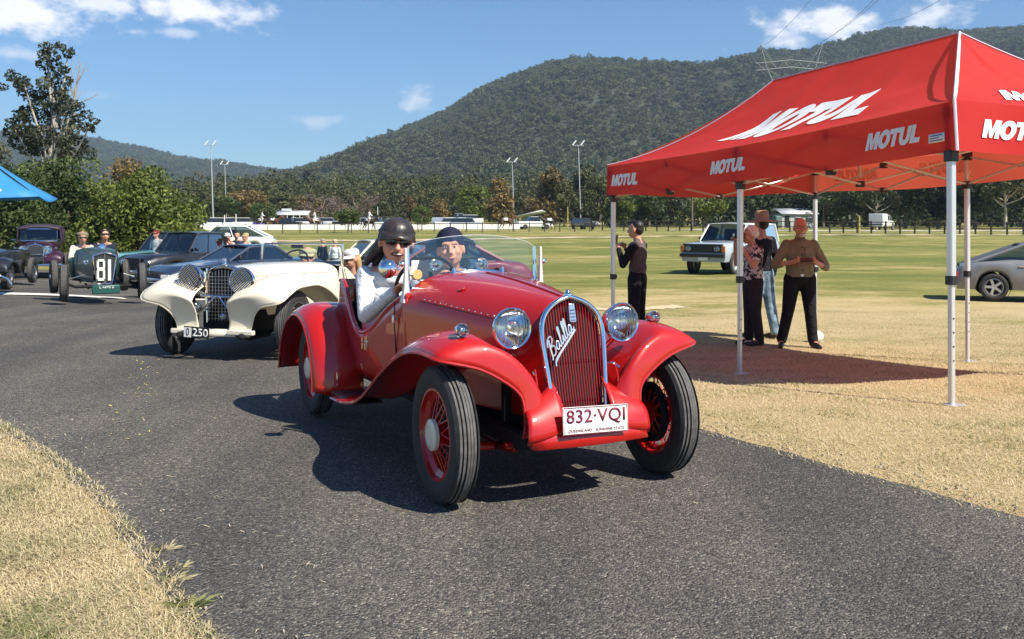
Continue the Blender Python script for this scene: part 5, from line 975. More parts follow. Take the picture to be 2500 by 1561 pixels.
# white-haired woman
p = spot(1838, 13.05)
FLORAL = mat('black_and_white_print', (.70, .60, .58), .8, col2=(.02, .018, .025), vscale=17); FLORAL.node_tree.nodes['Color Ramp'].color_ramp.elements[0].position = .46; FLORAL.node_tree.nodes['Color Ramp'].color_ramp.elements[1].position = .52
wo, hp, HM = person('white-haired woman in black-and-white print top holding a camera to her face', p, -78, dict(head=(0, -.05, 1.60), neck=(0, .0, 1.45), elR=(-.25, -.14, 1.18), wrR=(-.09, -.235, 1.48), elL=(.25, -.12, 1.16), wrL=(.08, -.225, 1.46), anR=(-.09, -.02, .085), anL=(.09, .06, .085)), top=FLORAL, bottom=cloth('charcoal_trousers', (.03, .028, .032)), shoes=mat('dark_trainers', (.03, .03, .04), .7), hair=mat('white_hair', (.78, .74, .68), .7, var=.15, vscale=40), hairstyle='curly', sleeves='short', fat=1.14, vox=.012, hn=((0, -1, 0), (0, -1, 0)), curl=(.8, .8), scale=.95)
M4 = Matrix.Translation(p)@Matrix.Rotation(R(-78), 4, 'Z')@Matrix.Scale(.95, 4)
cm = MB().box((0, 0, 0), (.12, .05, .08)).build('camera', BLACK, None, bevel=.008); cm.location = M4@Vector((0, -.195, 1.60)); cm.rotation_euler = (0, 0, R(-78)); tag(cm, 'black camera held to the face of the white-haired woman', 'camera'); MB().cyl((0, -.02, 0), (0, -.10, 0), .036, .034, 20).build('camera_lens', BLACK, cm); MB().lathe([(.030, 0), (0, .004)], (0, -.101, 0), (0, -1, 0), 16).build('front_element', LENS, cm, fix=True)
for s in (-1, 1): MB().tube([Vector((s*.09, -.09+.02*s, .075)), Vector((s*.09, -.16, .072)), Vector((s*.09+.02, -.19, .055))], .006, 5).build('shoe_lace', mat('white_print'), wo)
# man in brown hat
p = spot(1860, 13.9)
hm, hp, HM = person('tall man in brown felt hat, dark jacket and pale jeans behind the woman', p, -150, dict(anR=(-.10, .16, .085), knR=(-.10, .06, .50), anL=(.12, -.06, .085), elL=(.27, .02, 1.12), wrL=(.25, -.03, .87)), top=cloth('black_jacket', (.014, .012, .018)), bottom=mat('faded_jeans', (.28, .40, .50), .85, col2=(.05, .08, .13), vscale=9, bump=.3, bscale=12), shoes=mat('brown_suede', (.10, .055, .035), .8), hair=mat('dark_hair', (.02, .015, .012), .6), hairstyle='short', vox=.012, fat=1.02, scale=1.03)
FELT = cloth('brown_felt', (.44, .26, .17), bump=.15); hb = MB(); ax = HM@Vector((0, -.02, 1)); hb.lathe([(.215, -.022), (.205, -.006), (.108, .004), (.100, .02), (.096, .08), (.088, .125), (.06, .138), (0, .128)], hp(0, .02, .055), ax, 32); ho = hb.build('felt_hat', FELT, hm, angle=60, solid=.006); MB().lathe([(.103, .010), (.1015, .03)], hp(0, .02, .055), ax, 32).build('hat_band', mat('dark_band', (.10, .05, .035), .7), ho)
# bald man with phone in both hands
p = spot(1953, 12.75)
OLIVE = cloth('khaki_brown_shirt', (.22, .20, .13)); 
om, hp, HM = person('bald bearded man in khaki shirt and black trousers holding a phone in both hands', p, -6, dict(head=(.0, -.04, 1.62), hipR=(-.10, 0, .93), hipL=(.10, 0, .93), knR=(-.16, -.02, .50), anR=(-.235, .02, .085), knL=(.13, -.03, .50), anL=(.165, -.02, .085), elR=(-.335, -.03, 1.11), wrR=(-.13, -.27, 1.17), elL=(.335, -.03, 1.09), wrL=(.15, -.27, 1.16)), top=OLIVE, bottom=DTROU, shoes=mat('black_shoe_leather', (.015, .014, .014), .4), hair=mat('white_beard', (.6, .55, .5), .8), hairstyle='beard', sleeves='rolled', fat=1.20, vox=.012, yaw=4, hn=((.2, -.2, 1), (-.2, -.2, 1)), curl=(1.1, 1.1), collar=cloth('khaki_collar', (.21, .15, .10)), toe=(-.05, .06), skin=mat('ruddy_skin', (.56, .25, .17), .5, var=.1, vscale=30))
sunglasses(om, hp, HM, BLACK, False)
for k in range(4): MB().ell(Vector((.0, -.146-.004*k, 1.36-.10*k)), (.010, .006, .010), n=8, m=6).build('button', mat('dark_button', (.03, .02, .02), .4), om)
MB().box((.09, -.125, 1.30), (.11, .012, .12), Matrix.Rotation(R(16), 3, 'Z')).build('chest_pocket', OLIVE, om, bevel=.008); MB().box((0, -.148, .985), (.045, .012, .035)).build('belt_buckle', STEEL, om, bevel=.004)
MB().tube([Vector((.150+.036*math.cos(a)*.9, -.25+.036*math.sin(a), 1.155+.01*math.cos(a))) for a in [2*math.pi*i/16 for i in range(16)]], .008, 6, closed=True).build('wrist_watch', BLACK, om)
ph2 = MB().box((0, 0, 0), (.155, .09, .012)).build('smartphone', mat('phone_black'), None, bevel=.005); ph2.location = Matrix.Translation(p)@Matrix.Rotation(R(-6), 4, 'Z')@Vector((.01, -.36, 1.20)); ph2.rotation_euler = (R(35), 0, R(-6)); tag(ph2, 'dark phone held level by the bald bearded man', 'phone'); MB().box((0, 0, .0065), (.14, .078, .001)).build('screen', mat('phone_screen', (.03, .035, .04), .1), ph2)
# ================================================================== WHITE SPORTS CAR
CREAM = panel_paint('cream_car_paint', (.80, .72, .56), .28); WO = Vector((-2.99, 10.15, 0)); WYAW = -15
WO.z = float(base_z(10.15))
white = thing('vintage_sports_car', 'cream open vintage sports car with huge chrome headlights following the red roadster', 'car', WO, WYAW)
for sx in (-1, 1):
    wheel(white, sx*.70, 0, .36, .36, .14, mat('painted_grey_rim', (.10, .10, .11), .4, .5), sx, steer=4 if sx < 0 else 4, hub_r=.06); wheel(white, sx*.70, 2.64, .36, .36, .14, mat('painted_grey_rim'), sx, hub_r=.06)
def w_ring(t):
    y = lerp(-.16, 1.50, t); ws = lerp(.185, .50, t**.9); zt = lerp(.955, .955, t)+.02*math.sin(t*3.1); zsh = lerp(.83, .80, t); pts = [(ws*.9, .42), (ws*.97, .58), (ws, .72), (ws, zsh-.03)]
    for i in range(9): a = math.pi/2*i/8; pts.append((ws*max(0, math.cos(a))**.55, zsh+(zt-zsh)*math.sin(a)**.9))
    full = [(-x, z) for x, z in pts]+[(x, z) for x, z in pts[::-1][1:]]; return [Vector((x, y, z)) for x, z in full]
MB().loft([w_ring(i/16) for i in range(17)], closed=False, caps=False).build('bonnet', CREAM, white, angle=60)
for sx in (-1, 1):
    sm = [w_ring(i/16)[5 if sx < 0 else -6] for i in range(1, 17)]; MB().tube([p+Vector((sx*.002, 0, 0)) for p in sm], .003, 5).build('bonnet_seam', mat('cream_seam', (.25, .21, .15), .7), white)
    # sweeping fenders
    ST = [(2.0, .26, .50, .80, .0), (1.7, .27, .50, .80, .01), (1.4, .33, .50, .80, .03), (1.1, .48, .49, .81, .06), (.82, .66, .46, .825, .09), (.55, .80, .40, .84, .11), (.28, .88, .34, .85, .12), (.02, .895, .28, .86, .13), (-.20, .865, .24, .86, .11), (-.38, .79, .22, .855, .095), (-.475, .705, .205, .80, .08), (-.47, .645, .195, .60, .06), (-.43, .56, .19, .50, .05), (-.40, .47, .19, .455, .04), (-.39, .38, .18, .43, .02), (-.40, .31, .17, .42, 0)]
    rows = []
    for y, zc, xi, xo, dr in [tuple(p) for p in crom(ST, 3)]:
        rows.append([Vector((sx*lerp(xi, xo, v/14), y, zc-dr*max(0, 1-v/14/.5)**2-(dr*.9+.012)*max(0, (v/14-.5)/.5)**2.4)) for v in range(15)])
    MB().sheet(rows).build('front_fender', CREAM, white, angle=70, solid=.012); MB().tube([r_[-1] for r_ in rows], .009, 6).build('fender_bead', CREAM, white)
    RPn = [(2.05, .28), (2.12, .5), (2.26, .70), (2.48, .83), (2.72, .84), (2.95, .74), (3.12, .55), (3.2, .34)]
    rows = [[Vector((sx*lerp(.46, .82, v/8), y, z-.06*max(0, (v/8-.5)/.5)**2)) for v in range(9)] for y, z in [tuple(p) for p in crom(RPn, 3)]]; MB().sheet(rows).build('rear_fender', CREAM, white, angle=70, solid=.012)
    E2 = [(1.5, .90), (1.65, .88), (1.85, .78), (2.05, .66), (2.25, .66), (2.42, .78), (2.55, .86), (2.7, .86)]; rows = [[Vector((sx*lerp(.47, .53, v/6)*(1 if y < 2.4 else 1-.3*(y-2.4)), y, lerp(.38, z, v/6))) for v in range(7)] for y, z in [tuple(p) for p in crom(E2, 3)]]; MB().sheet(rows).build('body_side', CREAM, white, angle=70, solid=.02)
    # big headlights with stone guards
    c = Vector((sx*.305, -.36, .845-.012*sx)); L_ = lamp(white, c, .135, .19, (sx*.04, -1, .02), lens_m=DGLASS); g = MB()
    for k in range(-6, 7):
        q = k*.0195; hh = math.sqrt(max(0, .128**2-q*q)); g.tube([c+Vector((-hh*.77-q*.64, -.035, q*.77-hh*.64)), c+Vector((hh*.77-q*.64, -.035, q*.77+hh*.64))], .0048, 5)
        if k % 2 == 0: g.tube([c+Vector((-hh*.64+q*.77, -.039, q*.64+hh*.77)), c+Vector((hh*.64+q*.77, -.039, q*.64-hh*.77))], .0026, 5)
    g.build('stone_guard', CHROME, L_)
    lamp(white, (sx*.255, -.33, .545), .060, .08, (0, -1, 0), name='fog_lamp'); MB().tube([Vector((sx*.02, -.335, .665)), Vector((sx*.16, -.36, .52)), Vector((sx*.30, -.38, .42))], .011, 6).build('brace_bar', CHROME, white); MB().tube([Vector((sx*.205, -.20, .95)), Vector((sx*.205, -.21, .70)), Vector((sx*.19, -.22, .38))], .014, 8).build('grille_pillar', CHROME, white)
    MB().box((sx*.33, -.42, .305), (.30, .06, .05)).build('dumb_iron', CREAM, white, bevel=.01); MB().lathe([(.028, 0), (.026, .012), (0, .014)], (sx*.515, .68, .80), (sx, 0, .1), 18).build('fender_badge', mat('dark_badge', (.05, .05, .06), .3, .6), white, fix=True); MB().tube([Vector((sx*(.535), .68+.03*math.cos(a), .80+.03*math.sin(a))) for a in [2*math.pi*i/14 for i in range(14)]], .005, 5, closed=True).build('badge_ring', CHROME, white)
MB().tube([Vector((-.36, -.33, .675)), Vector((0, -.33, .665)), Vector((.36, -.33, .66))], .012, 8).build('lamp_bar', CHROME, white)
sh = [(-.19, .38), (-.205, .60), (-.205, .84), (-.18, .925), (-.10, .965), (0, .98), (.10, .965), (.18, .925), (.205, .84), (.205, .60), (.19, .38)]
MB().loft([[Vector((x*k, y, lerp(.66, z, k))) for x, z in sh] for y, k in ((-.15, 1.02), (-.205, 1.03), (-.225, .99), (-.22, .93))], closed=False, caps=False).build('radiator_shell', CHROME, white, angle=50)
MB().add([Vector((x*.92, -.205, lerp(.66, z, .92))) for x, z in sh], [tuple(range(len(sh)))]).build('radiator_core', DARK, white)
for k in range(10): x = -.17+.0378*k; MB().tube([Vector((x, -.214, .40)), Vector((x, -.214, .885+.05*(1-(x/.19)**2)))], .0028, 5).build('grille_bar', STEEL, white)
for k in range(13): z = .42+.037*k; MB().tube([Vector((-.18, -.218, z)), Vector((.18, -.218, z))], .0024, 5).build('grille_wire', STEEL, white)
MB().lathe([(0, .05), (.02, .045), (.022, .02), (.03, .01), (.03, 0)], (0, -.19, .985), (0, 0, 1), 16).build('radiator_cap', CHROME, white, fix=True)
MB().ell((0, -.20, 1.045), (.02, .035, .02)).build('mascot', CHROME, white)
lamp(white, (.055, -.30, .455), .036, .07, (0, -1, 0), name='horn')
MB().sheet([[Vector((x, -.38+.1*x*x-.02*k, .33-.035*k)) for x in np.linspace(-.42, .42, 7)] for k in range(3)]).build('front_apron', CREAM, white, solid=.01)
MB().tube([Vector((-.6, 0, .34)), Vector((-.4, -.02, .27)), Vector((.4, -.02, .27)), Vector((.6, 0, .34))], .025, 8).build('front_axle', DARK, white); MB().box((0, .6, .36), (.5, 1.6, .26)).build('engine_block', DARK, white); MB().box((0, 1.8, .32), (.9, 2.2, .03)).build('floor_pan', DARK, white)
for sx in (-1, 1): MB().tube([Vector((sx*.30, -.44, .27)), Vector((sx*.30, -.2, .22)), Vector((sx*.30, .2, .22))], .024, 8).build('leaf_spring', DARK, white); MB().ell((sx*.36, -.46, .27), .035).build('shock_absorber', DARK, white)
pl = plate(white, (-.155, -.47, .30), .30, .115, '0', mat('black_ink', (.01, .01, .012), .5), mat('plate_black', (.012, .012, .014), .45), rot=Matrix.Rotation(R(3), 3, 'Y'), area=(.09, .24, .14, .86)); MB().box((-.255, -.4755, .3), (.085, .003, .10), Matrix.Rotation(R(3), 3, 'Y')).build('white_field', mat('plate_white'), pl)
c_ = Vector((-.155, -.47, .30)); M_ = Matrix.Rotation(R(3), 3, 'Y'); text('0', 'plate_lettering', mat('black_ink'), pl, lambda u, v: c_+M_@Vector((lerp(-.118, -.082, u), -.009, lerp(-.04, .04, v))), .0, 0, 0, .001); text('250', 'plate_lettering', mat('plate_white'), pl, lambda u, v: c_+M_@Vector((lerp(-.045, .138, u), -.0075, lerp(-.042, .042, v))), .02, 0, 0, .001)
# folding windscreen
fw = MB().sheet([[Vector((x, 1.52+.04*t, lerp(.925, 1.165, t))) for x in (-.52, 0, .52)] for t in (0, 1)]).build('windscreen', GLASS, white)
MB().tube([Vector((x*.53, 1.52+.04*t, lerp(.92, 1.17, t))) for x, t in ((-1, 0), (-1, 1), (1, 1), (1, 0))], .012, 6, closed=True).build('screen_frame', STEEL, fw)
for sx in (-1, 1): MB().tube([Vector((sx*.545, 1.54, 1.17)), Vector((sx*.55, 1.52, .92)), Vector((sx*.55, 1.60, .78)), Vector((sx*.545, 1.66, .66))], [.013, .014, .014, .018], 8).build('screen_stay', CHROME, white)
MB().box((0, 1.55, .88), (.98, .03, .12)).build('dashboard', BLACK, white)
sc = Vector((-.24, 1.78, .92)); st = MB().tube([sc+Vector((.19*math.cos(a), .10*math.sin(a), .16*math.sin(a))) for a in [2*math.pi*i/30 for i in range(30)]], .012, 6, closed=True).build('steering_wheel', BLACK, white)
MB().box((0, 2.45, .72), (.95, .14, .40)).build('seat_back', LEATHER, white, bevel=.04); MB().loft([[Vector((x, y, z)) for x, z in ((-w2, .4), (-w2, h2), (0, h2+.04), (w2, h2), (w2, .4))] for y, w2, h2 in ((2.52, .47, .84), (2.8, .45, .84), (3.05, .40, .70), (3.3, .34, .48))], closed=False).build('tail', CREAM, white)
MB().box((-.1, 1.60, 1.14), (.16, .02, .05)).build('rear_view_mirror', BLACK, white, bevel=.006)
def sit(o, cyaw, x, y, hz, label, lean=0, **k):
    J = dict(head=(x, y-.10, hz), neck=(x, y-.04, hz-.16), shR=(x-.175, y, hz-.22), shL=(x+.175, y, hz-.22), chest=(x, y+.02, hz-.36), waist=(x, y+.06, hz-.55), hipR=(x-.09, y+.05, hz-.70), hipL=(x+.09, y+.05, hz-.70), knR=(x-.1, y-.38, hz-.64), knL=(x+.1, y-.38, hz-.64), anR=(x-.1, y-.6, hz-.85), anL=(x+.1, y-.6, hz-.85), elR=(x-.24, y-.12, hz-.45), elL=(x+.24, y-.12, hz-.45), wrR=(x-.12, y-.36, hz-.40), wrL=(x+.12, y-.36, hz-.40))
    return seated(o, cyaw, (x, y, hz-.78), J, label, **k)
r_, hp, HM = sit(WO, WYAW, -.22, 2.20, .985, 'cream car driver in khaki flat cap, seen through the folding windscreen', top=cloth('dark_green_jacket', (.05, .055, .05)), bottom=DTROU, vox=.018, skin=SKIN); cap_hat(r_, hp, HM, cloth('khaki_tweed', (.38, .36, .22)), .10, .075, .055, .035, puff=1.12, name='flat_cap'); sunglasses(r_, hp, HM)
r_, hp, HM = sit(WO, WYAW, .40, 2.18, .97, 'cream car passenger in white cap and blue jacket leaning out', top=cloth('royal_blue_jacket', (.02, .035, .14)), bottom=DTROU, vox=.016, hair=mat('blonde_hair', (.45, .27, .12), .6), hairstyle='long', yaw=-30, pitch=10); cap_hat(r_, hp, HM, cloth('white_cap_cloth', (.74, .72, .68)), .095, .085, .06, .04, name='peaked_cap', puff=1.05); sunglasses(r_, hp, HM)
# ================================================================== GREEN RACER WITH NUMBER 81
BRG = panel_paint('dark_green_paint', (.012, .042, .036), .45, .35); GO = px_ground(246, 737, -.15); GO = Vector((-7.95, 18.35, float(base_z(18.35)))); GYAW = 30
green = thing('vintage_racing_car', 'open-wheeled dark green vintage racer with white number 81 on its grille', 'car', GO, GYAW)
for sx in (-1, 1):
    for y in (0, 2.5): wheel(green, sx*.70, y, .36, .36, .15, mat('painted_grey_rim'), sx, hub_r=.055, steer=-6 if y == 0 else 0)
rings = []
for y, hw, zt, zb in ((-.12, .205, .93, .36), (.0, .22, .94, .35), (.6, .30, .96, .34), (1.1, .38, .98, .33), (1.25, .42, 1.0, .33)):
    pts = [(hw*.95, zb), (hw, .6), (hw, zt-.14), (hw*.9, zt-.05), (hw*.55, zt), (0, zt+.015)]; rings.append([Vector((-x, y, z)) for x, z in pts]+[Vector((x, y, z)) for x, z in pts[::-1][1:]])
MB().loft(rings, closed=False, caps=False).build('bonnet', BRG, green, angle=40)
rings = []
for y, hw, zt, zb in ((1.25, .43, .80, .33), (1.8, .45, .78, .33), (2.3, .42, .82, .34), (2.8, .30, .75, .38), (3.2, .12, .6, .45)):
    pts = [(hw*.95, zb), (hw, .55), (hw*.97, zt)]+([(0, zt+.05)] if y > 2 else []); a = [Vector((-x, y, z)) for x, z in pts[:3]]+[Vector((x, y, z)) for x, z in pts[:3][::-1]]; rings.append(a)
MB().loft(rings, closed=False, caps=False).build('body_tub', BRG, green, solid=.015); MB().box((0, 1.8, .36), (.8, 1.6, .04)).build('floor_pan', DARK, green)
gsh = [(-.135, .345), (-.205, .80), (-.20, .875), (-.11, .905), (0, .935), (.11, .905), (.20, .875), (.205, .80), (.135, .345), (.06, .325), (0, .34), (-.06, .325)]
MB().tube([Vector((x, -.145, z)) for x, z in gsh], .015, 8, closed=True).build('grille_surround', CHROME, green); MB().add([Vector((x, -.135, z)) for x, z in gsh], [tuple(range(len(gsh)))]).build('grille_mesh', mat('grille_black', (.02, .022, .024), .6), green); MB().tube([Vector((0, -.148, .33)), Vector((0, -.148, .92))], .006, 6).build('centre_bar', CHROME, green)
def dig(name, parts):
    m = MB()
    for x0, z0, x1, z1 in parts: m.box(((x0+x1)/2, -.156, (z0+z1)/2), (x1-x0, .006, z1-z0))
    m.build(name, mat('race_number_white', (.72, .72, .66), .6), green)
dig('number_eight', [(-.145, .43, -.105, .60), (-.145, .65, -.105, .78), (-.035, .43, .005, .60), (-.035, .65, .005, .78), (-.125, .395, -.015, .45), (-.125, .765, -.015, .81), (-.135, .585, -.005, .655)]); dig('number_one', [(.055, .395, .110, .805)])
MB().box((.0, -.30, .235), (.50, .12, .17)).build('front_fairing', mat('fairing_green', (.012, .075, .06), .4, coat=.5), green, bevel=.02); text('L NYS 6', 'plate_lettering', mat('race_number_white'), green, lambda u, v: Vector((lerp(-.12, .14, u), -.3625, lerp(.255, .295, v))), .02, 0, 0, .001)
MB().tube([Vector((-.68, 0, .36)), Vector((-.5, 0, .28)), Vector((.5, 0, .28)), Vector((.68, 0, .36))], .028, 8).build('front_axle', DARK, green)
for sx in (-1, 1): MB().tube([Vector((sx*.27, -.30, .30)), Vector((sx*.27, .1, .24)), Vector((sx*.27, .55, .30))], .022, 6).build('leaf_spring', DARK, green); lamp(green, (sx*.32, -.02, .76), .05, .07, (0, -1, 0), name='small_lamp'); MB().tube([Vector((sx*.66, -.04, .42)), Vector((sx*.34, -.10, .52))], .012, 6).build('friction_arm', STEEL, green)
MB().sheet([[Vector((x, 1.22+.03*t, .99+.10*t)) for x in (-.36, 0, .36)] for t in (0, 1)]).build('aero_screen', GLASS, green); MB().lathe([(0, .02), (.05, .015), (.07, -.01), (.055, -.06), (0, -.075)], (.10, 1.15, 1.02), (0, -1, .2), 20).build('round_mirror', CHROME, green, fix=True)
r_, hp, HM = sit(GO, GYAW, -.20, 1.95, 1.20, 'racer driver in tweed flat cap and cream jacket', top=cloth('cream_jacket', (.66, .61, .50)), bottom=DTROU, vox=.02, mouth='closed'); cap_hat(r_, hp, HM, cloth('brown_tweed', (.20, .17, .115)), .095, .085, .05, .03, puff=1.2, name='flat_cap'); sunglasses(r_, hp, HM)
r_, hp, HM = sit(GO, GYAW, .24, 2.00, 1.25, 'racer passenger in black cap with arms folded over the cockpit', top=cloth('black_wool', (.02, .018, .018)), bottom=DTROU, vox=.02, sleeves='short', mouth='closed'); cap_hat(r_, hp, HM, cloth('black_cap_cloth', (.02, .02, .022)), .09, .08, .05, .04)
# ================================================================== GENERAL CAR BUILDER
GTINT = glass_mat('car_window_glass', (.40, .47, .47))
def gcar(name, label, loc, rz, L, Wd, prof, zb, wy, wr, gh, paint, wheel_style='alloy', rim=None, bumper=None, lights='round', grille=None, crown=.03, tuck=.9, group=None, taper=.10, hub_r=.06, cat='car', rimr=None, plan=None, roofp=None):
    """y runs 0 (nose) .. L (tail); prof: upper body line; gh: (ya, yb, yc, yd, zroof, wbase, wtop) glasshouse"""
    root = thing(name, label, cat, loc, rz, group); hw = Wd/2; ys = np.linspace(0, L, 61); py, pz = zip(*prof); rings = []
    def zt(y): return float(np.interp(y, py, pz))
    def wid(y): e = min(y, L-y)/(L*.16); return hw*(1-taper*max(0, 1-e)**2)
    def zbot(y):
        z = zb
        for w in wy:
            d = abs(y-w); ra = wr*1.13
            if d < ra: z = max(z, wr+math.sqrt(ra*ra-d*d)*1.0)
        return z
    for y in ys:
        t = zt(y); w = wid(y); b = min(zbot(y), t-.10); h = t-b; pts = [(w*tuck, b), (w*.985, b+h*.22), (w, b+h*.5), (w*.99, b+h*.72), (w*.95, b+h*.90), (w*.86, t-.008), (w*.5, t+crown*.7), (0, t+crown)]
        rings.append([Vector((-x, y, z)) for x, z in pts]+[Vector((x, y, z)) for x, z in pts[::-1][1:]])
    mb = MB(); mb.loft(rings, closed=False, caps=False); n = len(rings[0]); k = len(rings)
    mb.f.append(tuple(range(n))[::-1]); mb.f.append(tuple((k-1)*n+i for i in range(n))); mb.build('body', paint, root, angle=42)
    MB().box((0, L/2, zb+.10), (Wd*.72, L*.86, .22)).build('underbody', DARK, root)
    for i, y in enumerate(wy):
        for sx in (-1, 1): wheel(root, sx*(hw-.11), y, wr, wr, .20, rim or mat('alloy_rim', (.55, .56, .58), .3, .8), sx, wheel_style, rim_r=rimr or wr*.62, hub_r=hub_r); MB().lathe([(wr*1.14, -.09), (wr*1.14, .03*0)], (sx*(hw-.05), y, wr), (sx, 0, 0), 28).build('wheel_arch_liner', DARK, root)
    if gh:
        ya, yb, yc, yd, zr, wb_, wt = gh; za, zd = zt(ya)+crown*.6, zt(yd)+crown*.6; B = lambda s, y, z, w: Vector((s*w, y, z)); side_b = lambda f: lerp(za, zd, f)-.03
        corners = {s: (B(s, ya, za-.02, wb_), B(s, yb, zr, wt), B(s, yc, zr, wt), B(s, yd, zd-.02, wb_*.97)) for s in (-1, 1)}
        MB().add([corners[-1][0], corners[1][0], corners[1][1], corners[-1][1]], [(0, 1, 2, 3)]).build('windscreen', GTINT, root); MB().add([corners[1][3], corners[-1][3], corners[-1][2], corners[1][2]], [(0, 1, 2, 3)]).build('rear_window', GTINT, root)
        for s in (-1, 1): MB().add(list(corners[s]), [(0, 1, 2, 3)]).build('side_window', GTINT, root); c = corners[s]; MB().tube([c[0], c[1]], .030, 6).build('front_pillar', roofp or paint, root); MB().tube([c[3], c[2]], .045, 6).build('rear_pillar', roofp or paint, root); m0 = c[0].lerp(c[3], .48); m1 = c[1].lerp(c[2], .45); MB().tube([m0, m1], .026, 6).build('door_pillar', roofp or paint, root)
        rp = []
        for t in np.linspace(0, 1, 9): y = lerp(yb-.04, yc+.05, t); w = wt+.025-.05*max(0, abs(t-.5)*2-.7); rp.append([Vector((x*w, y, zr+.035*(1-x*x)*1+.012*math.sin(math.pi*t)-.02*(abs(x) > .99))) for x in (-1, -.9, -.6, 0, .6, .9, 1)])
        MB().sheet(rp).build('roof', roofp or paint, root, solid=.035, angle=60)
        for s in (-1, 1): m = MB().box((s*(wb_+.10), ya+.22, za+.07), (.13, .07, .10)); m.build('door_mirror', BLACK, root, bevel=.02); MB().box((s*(hw-.012), lerp(ya, yd, .60), lerp(za, zd, .5)-.11), (.03, .13, .022)).build('door_handle', CHROME, root, bevel=.004)
        for s in (-1, 1):
            for f in (.14, .50): y = lerp(ya, yd, f); MB().tube([Vector((s*(wid(y)*.99+.003), y, zb+.14)), Vector((s*(wid(y)+.003), y, (zb+za)/2)), Vector((s*(wid(y)*.965+.003), y, zt(y)-.06))], .004, 4).build('door_gap', mat('gap_black', (.01, .01, .01), .8), root)
        for s in (-1, 1): MB().box((s*wb_*.46, lerp(yb, yc, .42), za+.10), (wb_*.62, .14, min(.62, (zr-za)*1.5)), Matrix.Rotation(R(-12), 3, 'X')).build('seat_back', LEATHER, root, bevel=.05)
        MB().box((0, ya+.28, za-.03), (wb_*1.7, .25, .10)).build('dashboard', BLACK, root, bevel=.03); MB().tube([Vector((-wb_*.46+.17*math.cos(a), ya+.48+.05*math.sin(a), za+.06+.16*math.sin(a))) for a in [2*math.pi*i/20 for i in range(20)]], .013, 6, closed=True).build('steering_wheel', BLACK, root)
    zl = zt(.05)-.12
    for s in (-1, 1):
        if lights == 'round': lamp(root, (s*hw*.72, .0, zl), .09, .06, (0, -1, 0))
        elif lights == 'rect': MB().box((s*hw*.70, .01, zl), (hw*.40, .06, .13)).build('headlight', LENS, root, bevel=.01)
        MB().box((s*hw*.78, L+.0, zt(L-.05)-.16), (hw*.26, .05, .14)).build('tail_light', mat('tail_red', (.45, .02, .015), .2, coat=.6), root, bevel=.01)
    if bumper: 
        for y, nm in ((-.06, 'front_bumper'), (L+.05, 'rear_bumper')): MB().box((0, y, zb+.22), (Wd*.98, .12, .12)).build(nm, bumper, root, bevel=.02)
    if grille: MB().box((0, -.01, zl-.01), (hw*grille[0], .05, grille[1])).build('grille', mat('grille_black'), root, bevel=.008)
    return root
def at(px, Y, dz=0): p = put(px, Y); p.z += dz; return p
def nose(px, Y, rz): return at(px, Y)
# maroon sedan
MAROON = panel_paint('maroon_paint', (.034, .006, .020), .3); p = at(88, 31.0)
sed = thing('vintage_sedan', 'tall maroon vintage sedan with big chrome headlights behind the green racer', 'car', p, 22)
for sx in (-1, 1):
    for y in (.0, 2.9): wheel(sed, sx*.70, y, .37, .37, .16, mat('maroon_rim', (.06, .01, .03), .4), sx, 'disc', hub_r=.10)
rg = []
for y, hw, zt_, zb_ in ((-.20, .25, 1.05, .45), (.3, .34, 1.10, .42), (.9, .52, 1.15, .40), (1.05, .62, 1.16, .38)): pts = [(hw*.95, zb_), (hw, .8), (hw*.96, zt_-.10), (hw*.6, zt_-.01), (0, zt_+.02)]; rg.append([Vector((-x, y, z)) for x, z in pts]+[Vector((x, y, z)) for x, z in pts[::-1][1:]])
MB().loft(rg, closed=False, caps=False).build('bonnet', MAROON, sed, angle=45)
rg = []
for y, hw, zt_, k in ((1.05, .66, 1.16, 0), (1.5, .70, 1.16, 0), (2.6, .72, 1.16, 0), (3.2, .66, 1.10, 0), (3.5, .55, .95, 0)): pts = [(hw*.97, .40), (hw, .8), (hw*.98, zt_)]; rg.append([Vector((-x, y, z)) for x, z in pts]+[Vector((x, y, z)) for x, z in pts[::-1]])
MB().loft(rg, closed=False, caps=True).build('body', MAROON, sed, angle=45)
rf = [[Vector((x*w, y, z-.10*abs(x)**3)) for x in (-1, -.8, -.4, 0, .4, .8, 1)] for y, w, z in ((1.12, .62, 1.66), (1.3, .66, 1.72), (2.0, .68, 1.75), (2.8, .66, 1.72), (3.15, .60, 1.60), (3.4, .56, 1.30))]; MB().sheet(rf).build('roof', mat('dark_roof_cloth', (.035, .022, .035), .6), sed, solid=.05, angle=60)
wsq = [Vector((-.56, 1.06, 1.20)), Vector((.56, 1.06, 1.20)), Vector((.55, 1.17, 1.60)), Vector((-.55, 1.17, 1.60))]; wso = MB().add(wsq, [(0, 1, 2, 3)]).build('windscreen', GTINT, sed); MB().tube(wsq, .028, 6, closed=True).build('screen_frame', CHROME, wso)
